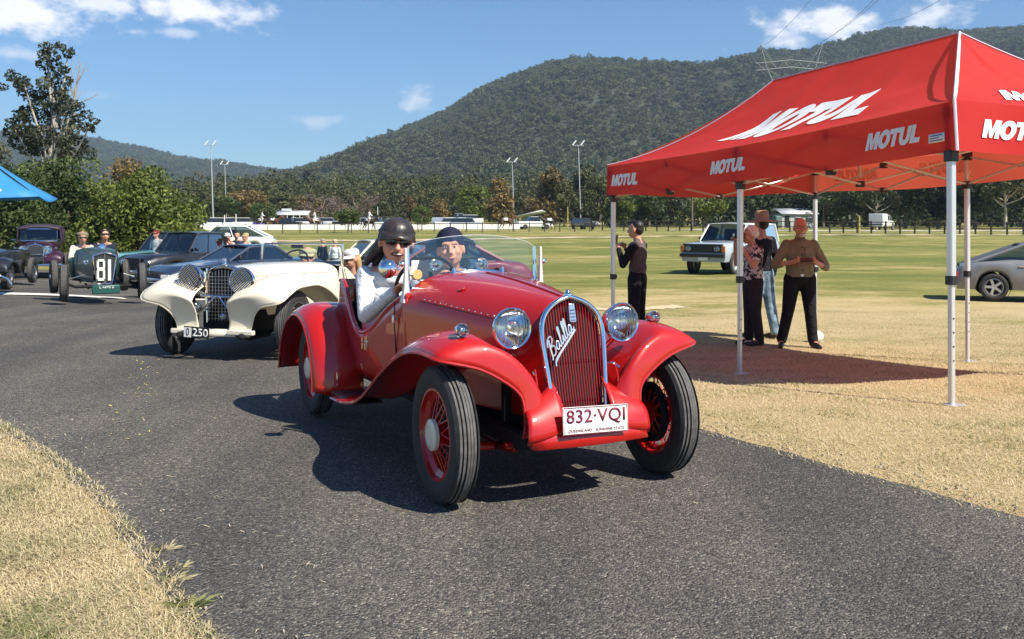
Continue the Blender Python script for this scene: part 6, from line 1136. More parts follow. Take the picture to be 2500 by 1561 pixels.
for sx in (-1, 1):
    MB().add([Vector((sx*.655, y, z)) for y, z in ((1.2, 1.18), (3.1, 1.18), (3.0, 1.58), (1.3, 1.60))], [(0, 1, 2, 3)]).build('side_window', GTINT, sed)
    for y in (1.15, 1.95, 2.6): MB().tube([Vector((sx*.67, y, 1.15)), Vector((sx*.65, y+.03, 1.64))], .028, 6).build('window_pillar', MAROON, sed)
    ST = [(1.5, .32, .50, .80, 0), (1.1, .42, .50, .81, .03), (.7, .66, .45, .82, .08), (.35, .84, .38, .83, .11), (.0, .90, .32, .84, .13), (-.28, .84, .28, .84, .12), (-.42, .70, .26, .80, .08), (-.44, .52, .26, .74, .05)]
    rows = [[Vector((sx*lerp(xi, xo, v/10), y, zc-dr*max(0, 1-v/5)**2-(dr+.02)*max(0, (v/10-.5)/.5)**2.2)) for v in range(11)] for y, zc, xi, xo, dr in [tuple(q) for q in crom(ST, 3)]]; MB().sheet(rows).build('front_fender', MAROON, sed, angle=70, solid=.015)
    lamp(sed, (sx*.36, -.30, .93), .135, .18, (0, -1, 0)); lamp(sed, (sx*.34, -.36, .66), .085, .09, (0, -1, 0), name='fog_lamp'); lamp(sed, (sx*.60, -.10, .98), .04, .06, (0, -1, 0), name='side_lamp')
MB().box((0, -.24, .80), (.44, .04, .52)).build('grille', mat('grille_grey', (.06, .065, .07), .45, .5), sed, bevel=.02); MB().tube([Vector((x*.24, -.26, z)) for x, z in ((-1, .52), (-1, 1.0), (-.6, 1.08), (0, 1.10), (.6, 1.08), (1, 1.0), (1, .52))], .022, 8).build('grille_surround', CHROME, sed); MB().tube([Vector((-.34, -.30, .78)), Vector((.34, -.30, .78))], .015, 6).build('lamp_bar', CHROME, sed)
MB().tube([Vector((x, -.56+.08*x*x, .44)) for x in (-.82, -.4, 0, .4, .82)], .045, 8).build('front_bumper', CHROME, sed); MB().box((.05, -.55, .30), (.10, .02, .10)).build('number_plate', mat('plate_white'), sed); MB().ell((0, -.24, 1.14), (.03, .05, .03)).build('mascot', CHROME, sed); MB().tube([Vector((-.70, 1.0, 1.22)), Vector((-.80, .95, 1.24))], .02, 6).build('wing_mirror', CHROME, sed)
# dark car cut by the left edge
p = at(-52, 24.5); cut = thing('vintage_tourer', 'dark vintage car with black mudguard cut off by the left edge', 'car', p, 14)
for sx in (-1, 1):
    for y in (0, 2.6): wheel(cut, sx*.68, y, .37, .37, .16, mat('painted_grey_rim'), sx, hub_r=.06)
    ST = [(1.2, .30, .50, .80, 0), (.8, .55, .46, .81, .05), (.45, .75, .40, .82, .09), (.1, .84, .33, .82, .11), (-.2, .80, .30, .82, .10), (-.38, .66, .30, .80, .07), (-.43, .48, .30, .78, .04)]
    rows = [[Vector((sx*lerp(xi, xo, v/8), y, zc-dr*max(0, 1-v/4)**2-(dr+.02)*max(0, (v/8-.5)/.5)**2.2)) for v in range(9)] for y, zc, xi, xo, dr in [tuple(q) for q in crom(ST, 3)]]; MB().sheet(rows).build('front_fender', panel_paint('black_paint', (.012, .013, .017), .25), cut, angle=70, solid=.015); lamp(cut, (sx*.40, -.18, .90), .11, .14, (0, -1, 0))
rg = []
for y, hw, zt_ in ((-.15, .24, .98), (.9, .5, 1.05), (1.0, .55, 1.06), (3.0, .55, 1.0), (3.3, .45, .8)): pts = [(hw*.95, .4), (hw, .8), (hw*.9, zt_-.06), (0, zt_)]; rg.append([Vector((-x, y, z)) for x, z in pts]+[Vector((x, y, z)) for x, z in pts[::-1][1:]])
MB().loft(rg, closed=False, caps=False).build('body', panel_paint('black_paint', (.012, .013, .017)), cut, angle=45); MB().tube([Vector((-.2, -.17, .45)), Vector((-.2, -.17, .9)), Vector((0, -.17, .99)), Vector((.2, -.17, .9)), Vector((.2, -.17, .45))], .02, 6).build('grille_surround', CHROME, cut); MB().tube([Vector((.30, -.45, .45)), Vector((.55, -.5, .42)), Vector((.78, -.42, .30)), Vector((.86, -.30, .12))], .03, 6).build('chrome_guard', CHROME, cut)
# black pickup, turquoise car, white wagons, dark blue coupe, cream and maroon saloons
BLK = panel_paint('black_paint', (.012, .013, .017)); TURQ = panel_paint('turquoise_paint', (.16, .42, .46)); WHT = panel_paint('white_paint', (.76, .75, .71)); NBL = panel_paint('midnight_blue_paint', (.018, .030, .065), .18)
p = at(322, 27.5, 0)
pk = gcar('pickup_truck', 'black vintage pickup with chrome wheels in front of the bushes', p, -34, 4.7, 1.85, [(0, .88), (.25, .98), (1.3, 1.04), (1.5, 1.05), (2.7, 1.06), (2.75, 1.02), (4.7, 1.0)], .28, (.85, 3.7), .36, (1.35, 1.75, 2.65, 2.85, 1.60, .80, .70), BLK, 'disc', CHROME, CHROME, 'round', (.9, .26), hub_r=.12)
MB().box((-.95, 2.35, 1.30), (.02, .10, .34)).build('red_window_reflection', mat('red_reflection_paint', (.35, .02, .06), .7), pk)  # thin red box standing in for a reflection in the side window
p = at(270, 29.5, 0); gcar('classic_saloon', 'turquoise classic saloon half hidden behind the black pickup', p, -40, 4.4, 1.75, [(0, .80), (.2, .92), (1.4, 1.0), (3.4, .98), (4.2, .92), (4.4, .80)], .26, (.85, 3.5), .34, (1.35, 1.75, 2.9, 3.4, 1.56, .74, .64), TURQ, 'disc', CHROME, CHROME, 'round', (.9, .2), roofp=panel_paint('dark_roof_paint', (.02, .03, .035)))
p = at(452, 50, 0); gcar('suv', 'white sport utility parked side-on behind the two people in pink', p, -86, 4.7, 1.9, [(0, .88), (.3, 1.0), (1.2, 1.08), (3.7, 1.14), (4.4, 1.12), (4.7, .92)], .30, (.92, 3.75), .39, (1.05, 1.75, 3.3, 4.45, 1.68, .80, .64), WHT, 'alloy', mat('dark_alloy', (.05, .05, .055), .4), None, 'rect', (.8, .2))
p = at(372, 21.8, 0); sl = gcar('sports_coupe', 'low midnight blue sports coupe parked just behind the cream sports car', p, -44, 4.4, 1.78, [(0, .62), (.3, .74), (1.5, .84), (1.8, .86), (3.2, .86), (4.1, .84), (4.4, .70)], .22, (.85, 3.35), .33, (1.55, 2.15, 2.85, 3.3, 1.17, .72, .60), NBL, 'alloy', None, CHROME, 'rect', (.9, .15)); MB().tube([Vector((-.12, -.02, .55)), Vector((-.12, -.02, .72))], .01, 6).build('grille_star_post', CHROME, sl)
p = at(742, 24, 0); gcar('rounded_saloon', 'cream rounded classic saloon behind the cream sports car windscreen', p, -62, 4.1, 1.60, [(0, .60), (.25, .84), (1.2, .96), (3.2, .94), (3.8, .82), (4.1, .55)], .24, (.8, 3.2), .32, (1.15, 1.65, 2.6, 3.5, 1.42, .66, .54), CREAM, 'disc', CHROME, CHROME, 'round', None)
p = at(812, 19.5, 0); gcar('fastback_coupe', 'dark red coupe roof showing behind the driver of the red roadster', p, -70, 4.2, 1.66, [(0, .62), (.3, .80), (1.4, .88), (3.4, .88), (4.0, .80), (4.2, .62)], .22, (.8, 3.3), .32, (1.35, 1.95, 2.8, 3.5, 1.24, .70, .58), panel_paint('wine_paint', (.16, .018, .035)), 'disc', CHROME, CHROME, 'round', None)
DTEAL = panel_paint('dark_teal_paint', (.012, .028, .038), .25); p = at(1118, 15.2, 0)
dk = thing('vintage_tourer', 'dark teal vintage car close behind the passenger of the red roadster', 'car', p, 8)
for sx in (-1, 1):
    for y in (0, 2.5): wheel(dk, sx*.62, y, .34, .34, .14, mat('painted_grey_rim'), sx, hub_r=.06)
    ST = [(1.2, .30, .45, .74, 0), (.8, .55, .42, .75, .05), (.45, .74, .36, .76, .09), (.1, .83, .30, .76, .11), (-.2, .79, .27, .76, .10), (-.38, .66, .27, .74, .07), (-.43, .48, .27, .72, .04)]
    rows = [[Vector((sx*lerp(xi, xo, v/8), y, zc-dr*max(0, 1-v/4)**2-(dr+.02)*max(0, (v/8-.5)/.5)**2.2)) for v in range(9)] for y, zc, xi, xo, dr in [tuple(q) for q in crom(ST, 3)]]; MB().sheet(rows).build('front_fender', DTEAL, dk, angle=70, solid=.015); lamp(dk, (sx*.36, -.18, 1.25-.2), .10, .13, (0, -1, 0), DTEAL)
rg = []
for y, hw, zt_ in ((-.15, .22, 1.0), (.9, .46, 1.10), (1.0, .5, 1.12), (2.8, .5, 1.0), (3.1, .4, .8)): pts = [(hw*.95, .4), (hw, .8), (hw*.9, zt_-.06), (0, zt_)]; rg.append([Vector((-x, y, z)) for x, z in pts]+[Vector((x, y, z)) for x, z in pts[::-1][1:]])
MB().loft(rg, closed=False, caps=False).build('body', DTEAL, dk, angle=45); MB().tube([Vector((-.2, -.17, .45)), Vector((-.2, -.17, .92)), Vector((0, -.17, 1.0)), Vector((.2, -.17, .92)), Vector((.2, -.17, .45))], .02, 6).build('grille_surround', CHROME, dk); MB().sheet([[Vector((x, 1.02+.08*t, 1.11+.30*t)) for x in (-.46, 0, .46)] for t in (0, 1)]).build('windscreen', GLASS, dk)
MB().sheet([[Vector((x*(.5-.1*abs(x)), y, z-.1*x*x)) for x in (-1, -.5, 0, .5, 1)] for y, z in ((1.1, 1.42), (1.6, 1.48), (2.3, 1.44), (2.7, 1.2))]).build('hood', LEATHER, dk, solid=.03)
# white four-wheel drive, silver coupe, distant utility
p = at(1716, 33.0); rr = gcar('four_wheel_drive', 'boxy pale silver-white four-wheel drive parked on the field behind the canopy', p, -40, 4.45, 1.78, [(0, 1.02), (.12, 1.10), (1.35, 1.16), (4.35, 1.16), (4.45, 1.05)], .45, (.78, 3.32), .37, (1.30, 1.85, 4.20, 4.40, 1.76, .83, .74), panel_paint('silver_white_paint', (.38, .42, .48), .25), 'disc', mat('steel_rim', (.4, .41, .42), .4, .7), BLACK, 'none', (1.75, .30), crown=.02, tuck=.93, taper=.03, roofp=panel_paint('white_paint'))
for sx in (-1, 1): lamp(rr, (sx*.56, -.04, .90), .095, .06, (0, -1, 0)); MB().box((sx*.80, -.02, .90), (.14, .06, .22)).build('indicator', mat('amber_lens', (.55, .18, .03), .25, coat=.5), rr, bevel=.01)
MB().box((.05, -.08, .56), (.37, .02, .13)).build('number_plate', mat('plate_white'), rr)
for k in range(9): MB().box((0, -.045, .79+.028*k), (.78, .012, .008)).build('grille_slat', mat('slat_grey', (.06, .06, .065), .4), rr)
SILV = panel_paint('silver_grey_paint', (.20, .205, .215), .25); yr = 3.75; p = Vector((14.65, 20.6, float(field_z(14.65, 20.6)))); xj = gcar('silver_coupe', 'silver-grey long-tailed coupe cut off by the right edge', p, 68, 4.5, 1.79, [(0, .66), (.3, .76), (1.6, .88), (2.0, .90), (3.4, .92), (4.1, .86), (4.42, .78), (4.5, .62)], .24, (.95, yr), .305, (1.75, 2.45, 3.15, 4.15, 1.24, .72, .60), SILV, 'alloy', None, BLACK, 'rect', None)
p = at(2168, 120); ut = gcar('utility_vehicle', 'distant white utility with boxy canopy beside the far fence', p, 142, 5.0, 1.8, [(0, .95), (.3, 1.1), (1.3, 1.2), (2.9, 1.2), (3.0, 1.15), (5.0, 1.1)], .45, (.85, 3.9), .40, (1.3, 1.7, 2.7, 2.9, 1.85, .82, .74), WHT, 'disc', mat('steel_rim'), BLACK, 'round', None); MB().box((0, 4.0, 1.55), (1.7, 2.0, .95)).build('canopy_box', WHT, ut, bevel=.05)
# ================================================================== OTHER PEOPLE AMONG THE CARS
PINK = cloth('pink_shirt', (.72, .36, .30)); G = 'visitors among the parked cars'
r_, hp, HM = person('woman in pink top and white cap with bag strap, between the white cars', at(555, 29.5), 20, dict(elR=(-.25, -.10, 1.15), wrR=(-.06, -.22, 1.30), elL=(.22, -.12, 1.2), wrL=(.08, -.14, 1.52)), top=PINK, bottom=DTROU, shoes=BLACK, hair=mat('dark_hair'), hairstyle='long', vox=.022, sleeves='short', group=G, scale=.97); cap_hat(r_, hp, HM, cloth('white_cap_cloth', (.74, .72, .68)), .092, .08, .06, .045); MB().tube([Vector((-.14, -.02, 1.46)), Vector((-.05, -.14, 1.30)), Vector((.10, -.15, 1.10))], .012, 6).build('bag_strap', BLACK, r_)
r_, hp, HM = person('person in pale pink shirt and khaki cap facing the woman in pink', at(600, 29.3), -40, dict(elR=(-.25, -.08, 1.13), wrR=(-.05, -.24, 1.12), elL=(.25, -.08, 1.13), wrL=(.06, -.25, 1.14)), top=cloth('pale_pink_shirt', (.74, .48, .42)), bottom=cloth('grey_shorts', (.22, .24, .26)), shoes=BLACK, vox=.022, sleeves='short', group=G, scale=.98); cap_hat(r_, hp, HM, cloth('khaki_cap_cloth', (.42, .36, .18)), .092, .08, .06, .045)
person('person in dark clothes half hidden between the two people in pink', at(578, 30.6), 10, None, top=NAVY, bottom=DTROU, shoes=BLACK, hair=mat('dark_hair'), vox=.022, group=G)
r_, hp, HM = person('person in dark red cap looking over the black pickup roof', at(382, 30.5), -20, None, top=cloth('grey_tee', (.35, .35, .37)), bottom=DTROU, shoes=BLACK, vox=.022, group=G, scale=.97); cap_hat(r_, hp, HM, cloth('dark_red_cap', (.20, .02, .025)), .092, .08, .06, .045)
r_, hp, HM = person('person in black top and grey cap beyond the cream saloon', at(788, 33), 150, None, top=cloth('black_tee', (.02, .02, .022)), bottom=DTROU, shoes=BLACK, vox=.022, group=G, scale=.82); cap_hat(r_, hp, HM, cloth('grey_cap_cloth', (.35, .31, .27)), .092, .08, .06, .045)
r_, hp, HM = person('person in white shirt and pale cap beyond the cream saloon', at(818, 32.5), 165, None, top=WSHIRT, bottom=DTROU, shoes=BLACK, vox=.022, group=G, scale=.82, fat=1.1); cap_hat(r_, hp, HM, cloth('beige_cap_cloth', (.55, .48, .40)), .092, .08, .06, .045)
# ================================================================== BACKGROUND THINGS
GALV = mat('galvanised_steel', (.50, .52, .53), .5, .5); TIMBER = mat('weathered_timber', (.13, .10, .075), .9, var=.3, vscale=6); DWOOD = mat('dark_timber', (.045, .036, .03), .9, var=.3, vscale=6); PWHITE = mat('white_painted_board', (.76, .74, .70), .7, var=.06, vscale=2)
def light_pole(px, top, Y, label, rot=0, n=2):
    p = put(px, Y); h = (CHY-top)*Y/CF+CAMH-p.z; o = thing('light_pole', label, 'light pole', p, rot, 'floodlight poles around the field'); MB().cyl((0, 0, 0), (-.05*h*.6, 0, h), .15, .08, 10).build('pole', GALV, o)
    t = Vector((-.05*h*.6, 0, h)); MB().box(t, (1.9, .12, .12)).build('cross_arm', GALV, o)
    for k in range(n): MB().box(t+Vector((-.75+1.5*k/(max(1, n-1)), -.25, .42)), (.22, .22, 1.1), Matrix.Rotation(R(38), 3, 'Y')).build('floodlight', mat('floodlight_white', (.8, .8, .8), .4), o)
light_pole(521, 355, 180, 'tallest floodlight pole right of the yellow-green bush'); light_pole(553, 402, 235, 'shorter floodlight pole just right of the tallest one', 10)
light_pole(1255, 396, 190, 'slim floodlight pole beside the golden conical tree'); light_pole(1418, 355, 172, 'tall floodlight pole left of the red canopy corner', 0, 2)
def post(px, top, Y, label, r=.07, m=None, name='goal_post'):
    p = put(px, Y); h = (CHY-top)*Y/CF+CAMH-p.z; o = MB().tube([(0, 0, 0), (0, 0, h*.5), (0, 0, h)], [r, r*.95, r*.8], 8).build(name, m or PWHITE); o.location = p; return tag(o, label, 'post', 'single posts on the far side of the field')
post(548, 525, 120, 'short white post between the two left light poles'); post(576, 523, 122, 'short white post right of the two left light poles'); post(922, 505, 150, 'thin white post behind the driver', .06); post(1690, 478, 120, 'bare timber pole behind the canopy valance', .14, TIMBER, 'timber_pole'); post(1386, 505, 150, 'yellowish post near the fourth light pole', .08, mat('yellow_post', (.55, .42, .12), .7))
# fences
def fence(label, p0, p1, step, h, rails, m, name='post_and_rail_fence', r=.06, wob_=.0):
    o = thing(name, label, 'fence', put(*p0), 0); a, b = put(*p0), put(*p1); n = int((b-a).length/step); pm = MB().box((0, 0, h/2), (r*2, r*2, h)).mesh('post', False); pm.materials.append(m); pts = []
    for i in range(n+1):
        q = a.lerp(b, i/n); q.z = float(field_z(q.x, q.y)); pts.append(q); c = bpy.data.objects.new('post', pm); C.objects.link(c); c.parent = o; c.location = q-a; c.rotation_euler = (random.uniform(-.03, .03), random.uniform(-.03, .03), random.uniform(0, .6))
    for i in range(0, n, 4):
        for z in rails: MB().tube([pts[k]-a+Vector((0, -r, z+random.uniform(-.02, .02))) for k in range(i, min(n, i+4)+1)], .04, 5).build('rail', m, o)
    return o
fence('dark timber post-and-rail fence along the right side of the field', (1445, 112), (2580, 88), 1.35, 1.25, (.62, 1.15), DWOOD)
fence('thin dark fence in front of the horses on the far left field', (690, 96), (1440, 104), 1.7, 1.1, (.95,), DWOOD, r=.045)
wb_ = thing('track_barrier', 'long low white board barrier along the riding track', 'barrier', put(455, 108))
a, b = put(455, 108), put(1270, 118); n = 22
for i in range(n): p0 = a.lerp(b, i/n)-a; p1 = a.lerp(b, (i+.96)/n)-a; c = (p0+p1)/2; MB().box(c+Vector((0, 0, .42)), ((p1-p0).length, .05, .62), Matrix.Rotation(math.atan2(b.y-a.y, b.x-a.x), 3, 'Z')).build('board', PWHITE, wb_)
# buildings
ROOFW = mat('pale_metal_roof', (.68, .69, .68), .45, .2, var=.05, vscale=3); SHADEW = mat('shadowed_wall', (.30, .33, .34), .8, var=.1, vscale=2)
p = put(706, 190); pav = thing('pavilion', 'low open pavilion with long white metal roof at far left field', 'building', p, 2); s_ = 190/CF
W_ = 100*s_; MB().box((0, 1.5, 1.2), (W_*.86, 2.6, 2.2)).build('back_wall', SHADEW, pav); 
MB().add([Vector(v) for v in ((-W_/2, -2, 2.15), (W_/2, -2, 2.15), (W_/2*.96, 2, 3.0), (-W_/2*.94, 2, 3.0))], [(0, 1, 2, 3)]).build('roof', ROOFW, pav, solid=.1); MB().box((-.1*W_, 1.6, 3.2), (W_*.22, 1.2, .5)).build('roof_monitor', ROOFW, pav)
for k in range(7): MB().box((-W_/2*.9+W_*.9*k/6, -1.9, 1.05), (.12, .12, 2.1)).build('column', PWHITE, pav)
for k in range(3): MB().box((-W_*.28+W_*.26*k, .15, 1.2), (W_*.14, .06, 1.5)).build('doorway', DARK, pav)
p = put(915, 175); gs = thing('grandstand', 'dark-roofed open shed just left of the driver', 'building', p, 0); W_ = 68*175/CF; MB().box((0, 0, 1.75), (W_, 3, .16)).build('roof', mat('dark_roof', (.05, .05, .06), .6), gs)
for k in range(6): MB().box((-W_/2+.1+(W_-.2)*k/5, -1.4, .85), (.1, .1, 1.7)).build('column', GALV, gs)
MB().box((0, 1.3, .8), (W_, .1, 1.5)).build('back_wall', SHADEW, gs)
p = put(1295, 150); sk = thing('shed', 'small open shed with sloping pale roof near the third light pole', 'building', p, -12); W_ = 66*150/CF
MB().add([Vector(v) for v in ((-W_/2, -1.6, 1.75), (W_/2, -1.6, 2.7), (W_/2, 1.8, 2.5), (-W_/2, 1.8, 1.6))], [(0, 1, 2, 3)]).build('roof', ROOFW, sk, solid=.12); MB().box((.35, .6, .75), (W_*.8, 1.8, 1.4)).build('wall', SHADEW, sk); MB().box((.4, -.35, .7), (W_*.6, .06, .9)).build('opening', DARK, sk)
for x in (-W_/2+.2, W_/2-.2): MB().box((x, -1.5, .9), (.1, .1, 1.9)).build('post', GALV, sk)
p = put(1935, 150); hs = thing('house', 'small white cottage with low gable roof behind the bald man', 'building', p, 14); W_ = 92*150/CF
MB().box((0, 0, 1.1), (W_, 4, 2.2)).build('wall', mat('cottage_wall', (.42, .43, .42), .8, var=.06), hs)
for s in (-1, 1): MB().add([Vector(v) for v in ((-W_/2-.3, s*2.4, 2.15), (W_/2+.3, s*2.4, 2.15), (W_/2+.3, 0, 3.0), (-W_/2-.3, 0, 3.0))], [(0, 1, 2, 3)]).build('roof_slope', ROOFW, hs, solid=.1)
for x in (-.05*W_, .30*W_): wi = MB().box((x, -2.02, 1.2), (.9, .06, .8)).build('window', DGLASS, hs); MB().tube([Vector((x+dx*.47, -2.06, 1.2+dz*.42)) for dx, dz in ((-1, -1), (1, -1), (1, 1), (-1, 1))], .05, 4, closed=True).build('window_frame', PWHITE, wi)
MB().box((-.36*W_, -2.02, .95), (.8, .06, 1.8)).build('door', DARK, hs); MB().box((-W_/2-.6, -1.4, .95), (1.2, 1.6, 1.9)).build('water_tank', mat('green_tank', (.10, .16, .13), .6), hs, bevel=.2)
# far canopies and umbrella
def marquee(px, w, top, Y, m, label, leg=True):
    p = put(px, Y); s = Y/CF; W_ = w*s; h = (CHY-top)*s+CAMH-p.z; e = h*.62; o = thing('marquee', label, 'tent', p, 20); q = [(-1, -1), (1, -1), (1, 1), (-1, 1)]
    for i in range(4): a, b = q[i], q[(i+1) % 4]; MB().add([Vector((a[0]*W_/2, a[1]*W_/2, e)), Vector((b[0]*W_/2, b[1]*W_/2, e)), Vector((0, 0, h))], [(0, 1, 2)]).build('roof_panel', m, o, solid=.02); MB().add([Vector((a[0]*W_/2, a[1]*W_/2, e)), Vector((b[0]*W_/2, b[1]*W_/2, e)), Vector((b[0]*W_/2, b[1]*W_/2, e-.25)), Vector((a[0]*W_/2, a[1]*W_/2, e-.25))], [(0, 1, 2, 3)]).build('valance', m, o, solid=.02); MB().cyl((a[0]*W_/2*.97, a[1]*W_/2*.97, 0), (a[0]*W_/2*.97, a[1]*W_/2*.97, e), .04).build('leg', GALV, o)
marquee(628, 40, 541, 140, mat('purple_canvas', (.07, .06, .26), .7), 'purple-blue pop-up marquee left of the pavilion'); marquee(565, 22, 546, 150, mat('white_canvas', (.74, .73, .70), .7), 'small white marquee behind the left light poles'); marquee(1452, 22, 540, 155, mat('grey_canvas', (.30, .30, .30), .7), 'grey shade sail tent near the canopy corner')
BLUE = mat('sky_blue_canvas', (.05, .30, .62), .6, transl=.25, var=.05, vscale=2); c1 = px_depth(96, 480, 20.0); c2 = c1+Vector((-2.9, -1.0, .12)); c4 = c1+Vector((-1.0, 2.9, .02)); c3 = c2+c4-c1; ap = (c1+c3)/2+Vector((0, 0, 1.05)); gp = Vector((ap.x, ap.y, gz(ap.x, ap.y)))
um = thing('market_umbrella', 'blue square market umbrella poking in at the left edge', 'umbrella', gp); cs = [q-gp for q in (c1, c2, c3, c4)]; A = ap-gp
def sagp(a, b, t, u): q = a.lerp(b, u).lerp(A, t); q.z -= .10*math.sin(math.pi*u)*(1-t)+.06*math.sin(math.pi*t); return q
for i in range(4): MB().sheet([[sagp(cs[i], cs[(i+1) % 4], t*.82, u/8) for u in range(9)] for t in (0, .2, .4, .6, .8, 1)]).build('canopy_panel', BLUE, um, solid=.01, angle=70); MB().add([sagp(cs[i], cs[(i+1) % 4], .74, 0)+Vector((0, 0, .10)), sagp(cs[i], cs[(i+1) % 4], .74, 1)+Vector((0, 0, .10)), A+Vector((0, 0, .08))], [(0, 1, 2)]).build('vent_cap', BLUE, um, solid=.01); MB().tube([cs[i]*.99, A-Vector((0, 0, .05))], .015, 6).build('rib', BLACK, um)
MB().cyl((0, 0, 0), A, .03).build('pole', GALV, um); nn = (cs[0]-cs[1]).cross(A-cs[1]).normalized(); nn = nn if nn.y < 0 else -nn
text('omate', 'lettering', WHITE_PRINT, um, lambda u, v: sagp(cs[1], cs[0], .13+.10*v, .50+.30*u)+nn*.02, .03, 0, 1, .004)
# pylons and power lines
PYL = mat('pylon_steel', (.26, .28, .29), .6, .4)
def pylon(px, top, Y, label, base_z_=None):
    p = put(px, Y); p.z = base_z_ if base_z_ is not None else p.z; H_ = (CHY-top)*Y/CF+CAMH-p.z; o = thing('pylon', label, 'pylon', p, 0, 'lattice transmission towers'); B_ = H_*.085; k = .22*max(1, Y/400)
    wa = lambda z: lerp(B_, B_*.36, min(1, z/(H_*.62)))
    for sx in (-1, 1):
        for sy in (-1, 1): MB().tube([Vector((sx*B_, sy*B_, 0)), Vector((sx*wa(H_*.62), sy*wa(H_*.62), H_*.62))], k*.9, 5).build('leg', PYL, o)
        MB().tube([Vector((sx*wa(H_*.62), 0, H_*.62)), Vector((sx*H_*.135, 0, H_*.86))], k*.8, 5).build('window_arm', PYL, o); MB().tube([Vector((sx*H_*.135, 0, H_*.86)), Vector((sx*H_*.175, 0, H_*1.0))], k*.7, 5).build('horn', PYL, o); MB().tube([Vector((sx*H_*.08, 0, H_*.86)), Vector((sx*H_*.175, 0, H_*1.0))], k*.5, 5).build('horn_brace', PYL, o)
    m = MB()
    for i in range(7):
        z0, z1 = H_*.62*i/7, H_*.62*(i+1)/7
        for sy in (-1, 1): m.tube([Vector((-wa(z0), sy*wa(z0), z0)), Vector((wa(z1), sy*wa(z1), z1))], k*.4, 4); m.tube([Vector((wa(z0), sy*wa(z0), z0)), Vector((-wa(z1), sy*wa(z1), z1))], k*.4, 4)
        for sx in (-1, 1): m.tube([Vector((sx*wa(z0), -wa(z0), z0)), Vector((sx*wa(z1), wa(z1), z1))], k*.4, 4)
    for i in range(10): x0, x1 = -.20*H_+.40*H_*i/10, -.20*H_+.40*H_*(i+1)/10; m.tube([Vector((x0, 0, H_*(.86 if i % 2 else .90))), Vector((x1, 0, H_*(.90 if i % 2 else .86)))], k*.35, 4)
    tag(m.build('bracing', PYL, o), kind='stuff')
    for z in (.86, .90): MB().tube([Vector((-H_*.20, 0, H_*(z-.01))), Vector((0, 0, H_*(z+.01))), Vector((H_*.20, 0, H_*(z-.01)))], k*.6, 5).build('cross_arm', PYL, o)
    return o
pylon(1932, 108, 250, 'big lattice pylon standing behind the canopy'); pylon(631, 437, 820, 'tiny distant pylon in the forest gap at left', 6)
for q0, q1, lb in (((1866, 112, 250), (2330, -520, 80), 'power line climbing to the top edge from the left pylon horn'), ((2000, 108, 250), (2560, -520, 80), 'power line climbing to the top edge from the right pylon horn'), ((1990, 112, 250), (2625, -520, 80), 'second power line beside the right pylon horn'), ((2150, 60, 250), (2700, -330, 80), 'power line above the canopy peak'), ((2330, 78, 250), (2900, -140, 80), 'power line at the upper right corner')):
    a, b = px_depth(*q0), px_depth(*q1); tag(MB().tube([a.lerp(b, t/12)-Vector((0, 0, 3*math.sin(math.pi*t/12))) for t in range(13)], .035, 5).build('power_line', mat('cable_grey', (.16, .17, .18), .6)), lb, 'power line', 'power lines')
# horses and riders on the far track
def horse(px, Y, rz, col, label, rlabel, shirt, walk=1, lead=False):
    p = put(px, Y); o = thing('horse', label, 'horse', p, rz, 'horses on the far track'); b = MB(); b.ell((0, -.30, 1.18), (.27, .42, .30)); b.ell((0, .35, 1.20), (.28, .45, .30)); b.cap((0, -.55, 1.25), (0, -1.0, 1.70), .20, .12); b.cap((0, -1.02, 1.72), (0, -1.34, 1.48), .12, .07); b.cap((0, -.95, 1.80), (0, -.94, 1.90), .03, .015)
    for s, y, kf in ((-1, -.48, .15*walk), (1, -.48, -.18*walk)): b.cap((s*.14, y, 1.0), (s*.14, y-kf, .55), .10, .06); b.cap((s*.14, y-kf, .55), (s*.14, y-kf*1.4, .08), .05, .04); b.cap((s*.14, y-kf*1.4, .08), (s*.14, y-kf*1.4-.06, .04), .055, .05)
    for s, y, kf in ((-1, .58, -.2*walk), (1, .58, .15*walk)): b.cap((s*.15, y, 1.05), (s*.15, y-.06+kf, .68), .15, .08); b.cap((s*.15, y-.06+kf, .68), (s*.15, y+.10+kf, .42), .07, .05); b.cap((s*.15, y+.10+kf, .42), (s*.15, y+.02+kf, .06), .045, .045)
    blob('body', b, col, o, .045, 2); t = MB(); t.cap((0, .80, 1.28), (0, .95, 1.0), .06, .07); t.cap((0, .95, 1.0), (0, .98, .6), .07, .03); blob('tail', t, mat('horse_hair', (.02, .015, .012), .7), o, .04, 1)
    MB().sheet([[Vector((x*.30, y, 1.50-.30*x*x)) for x in (-1, -.5, 0, .5, 1)] for y in (-.15, .15, .45)]).build('saddle_cloth', mat('white_print'), o, solid=.04)
    if rlabel:
        J = dict(head=(0, -.02, 2.36), neck=(0, .01, 2.20), shR=(-.18, 0, 2.13), shL=(.18, 0, 2.13), chest=(0, .02, 2.0), waist=(0, .05, 1.80), hipR=(-.12, .08, 1.62), hipL=(.12, .08, 1.62), knR=(-.34, -.15, 1.32), knL=(.34, -.15, 1.32), anR=(-.34, .05, .92), anL=(.34, .05, .92), elR=(-.24, -.10, 1.86), elL=(.24, -.10, 1.86), wrR=(-.08, -.35, 1.78), wrL=(.08, -.35, 1.78))
        z = Vector((0, 0, 1.5)); r_, hp, HM = person(rlabel, p+z, rz, {k: Vector(v)-z for k, v in J.items()}, top=shirt, bottom=cloth('beige_jodhpurs', (.5, .44, .36)), shoes=BLACK, vox=.04, detail=False, group='riders on the far track'); cap_hat(r_, hp, HM, BLACK, .10, .10, .04, .03, name='riding_helmet')
BAY = mat('bay_coat', (.11, .045, .022), .6); DBAY = mat('dark_bay_coat', (.03, .018, .014), .6); DARKT = cloth('black_tee', (.02, .02, .022))
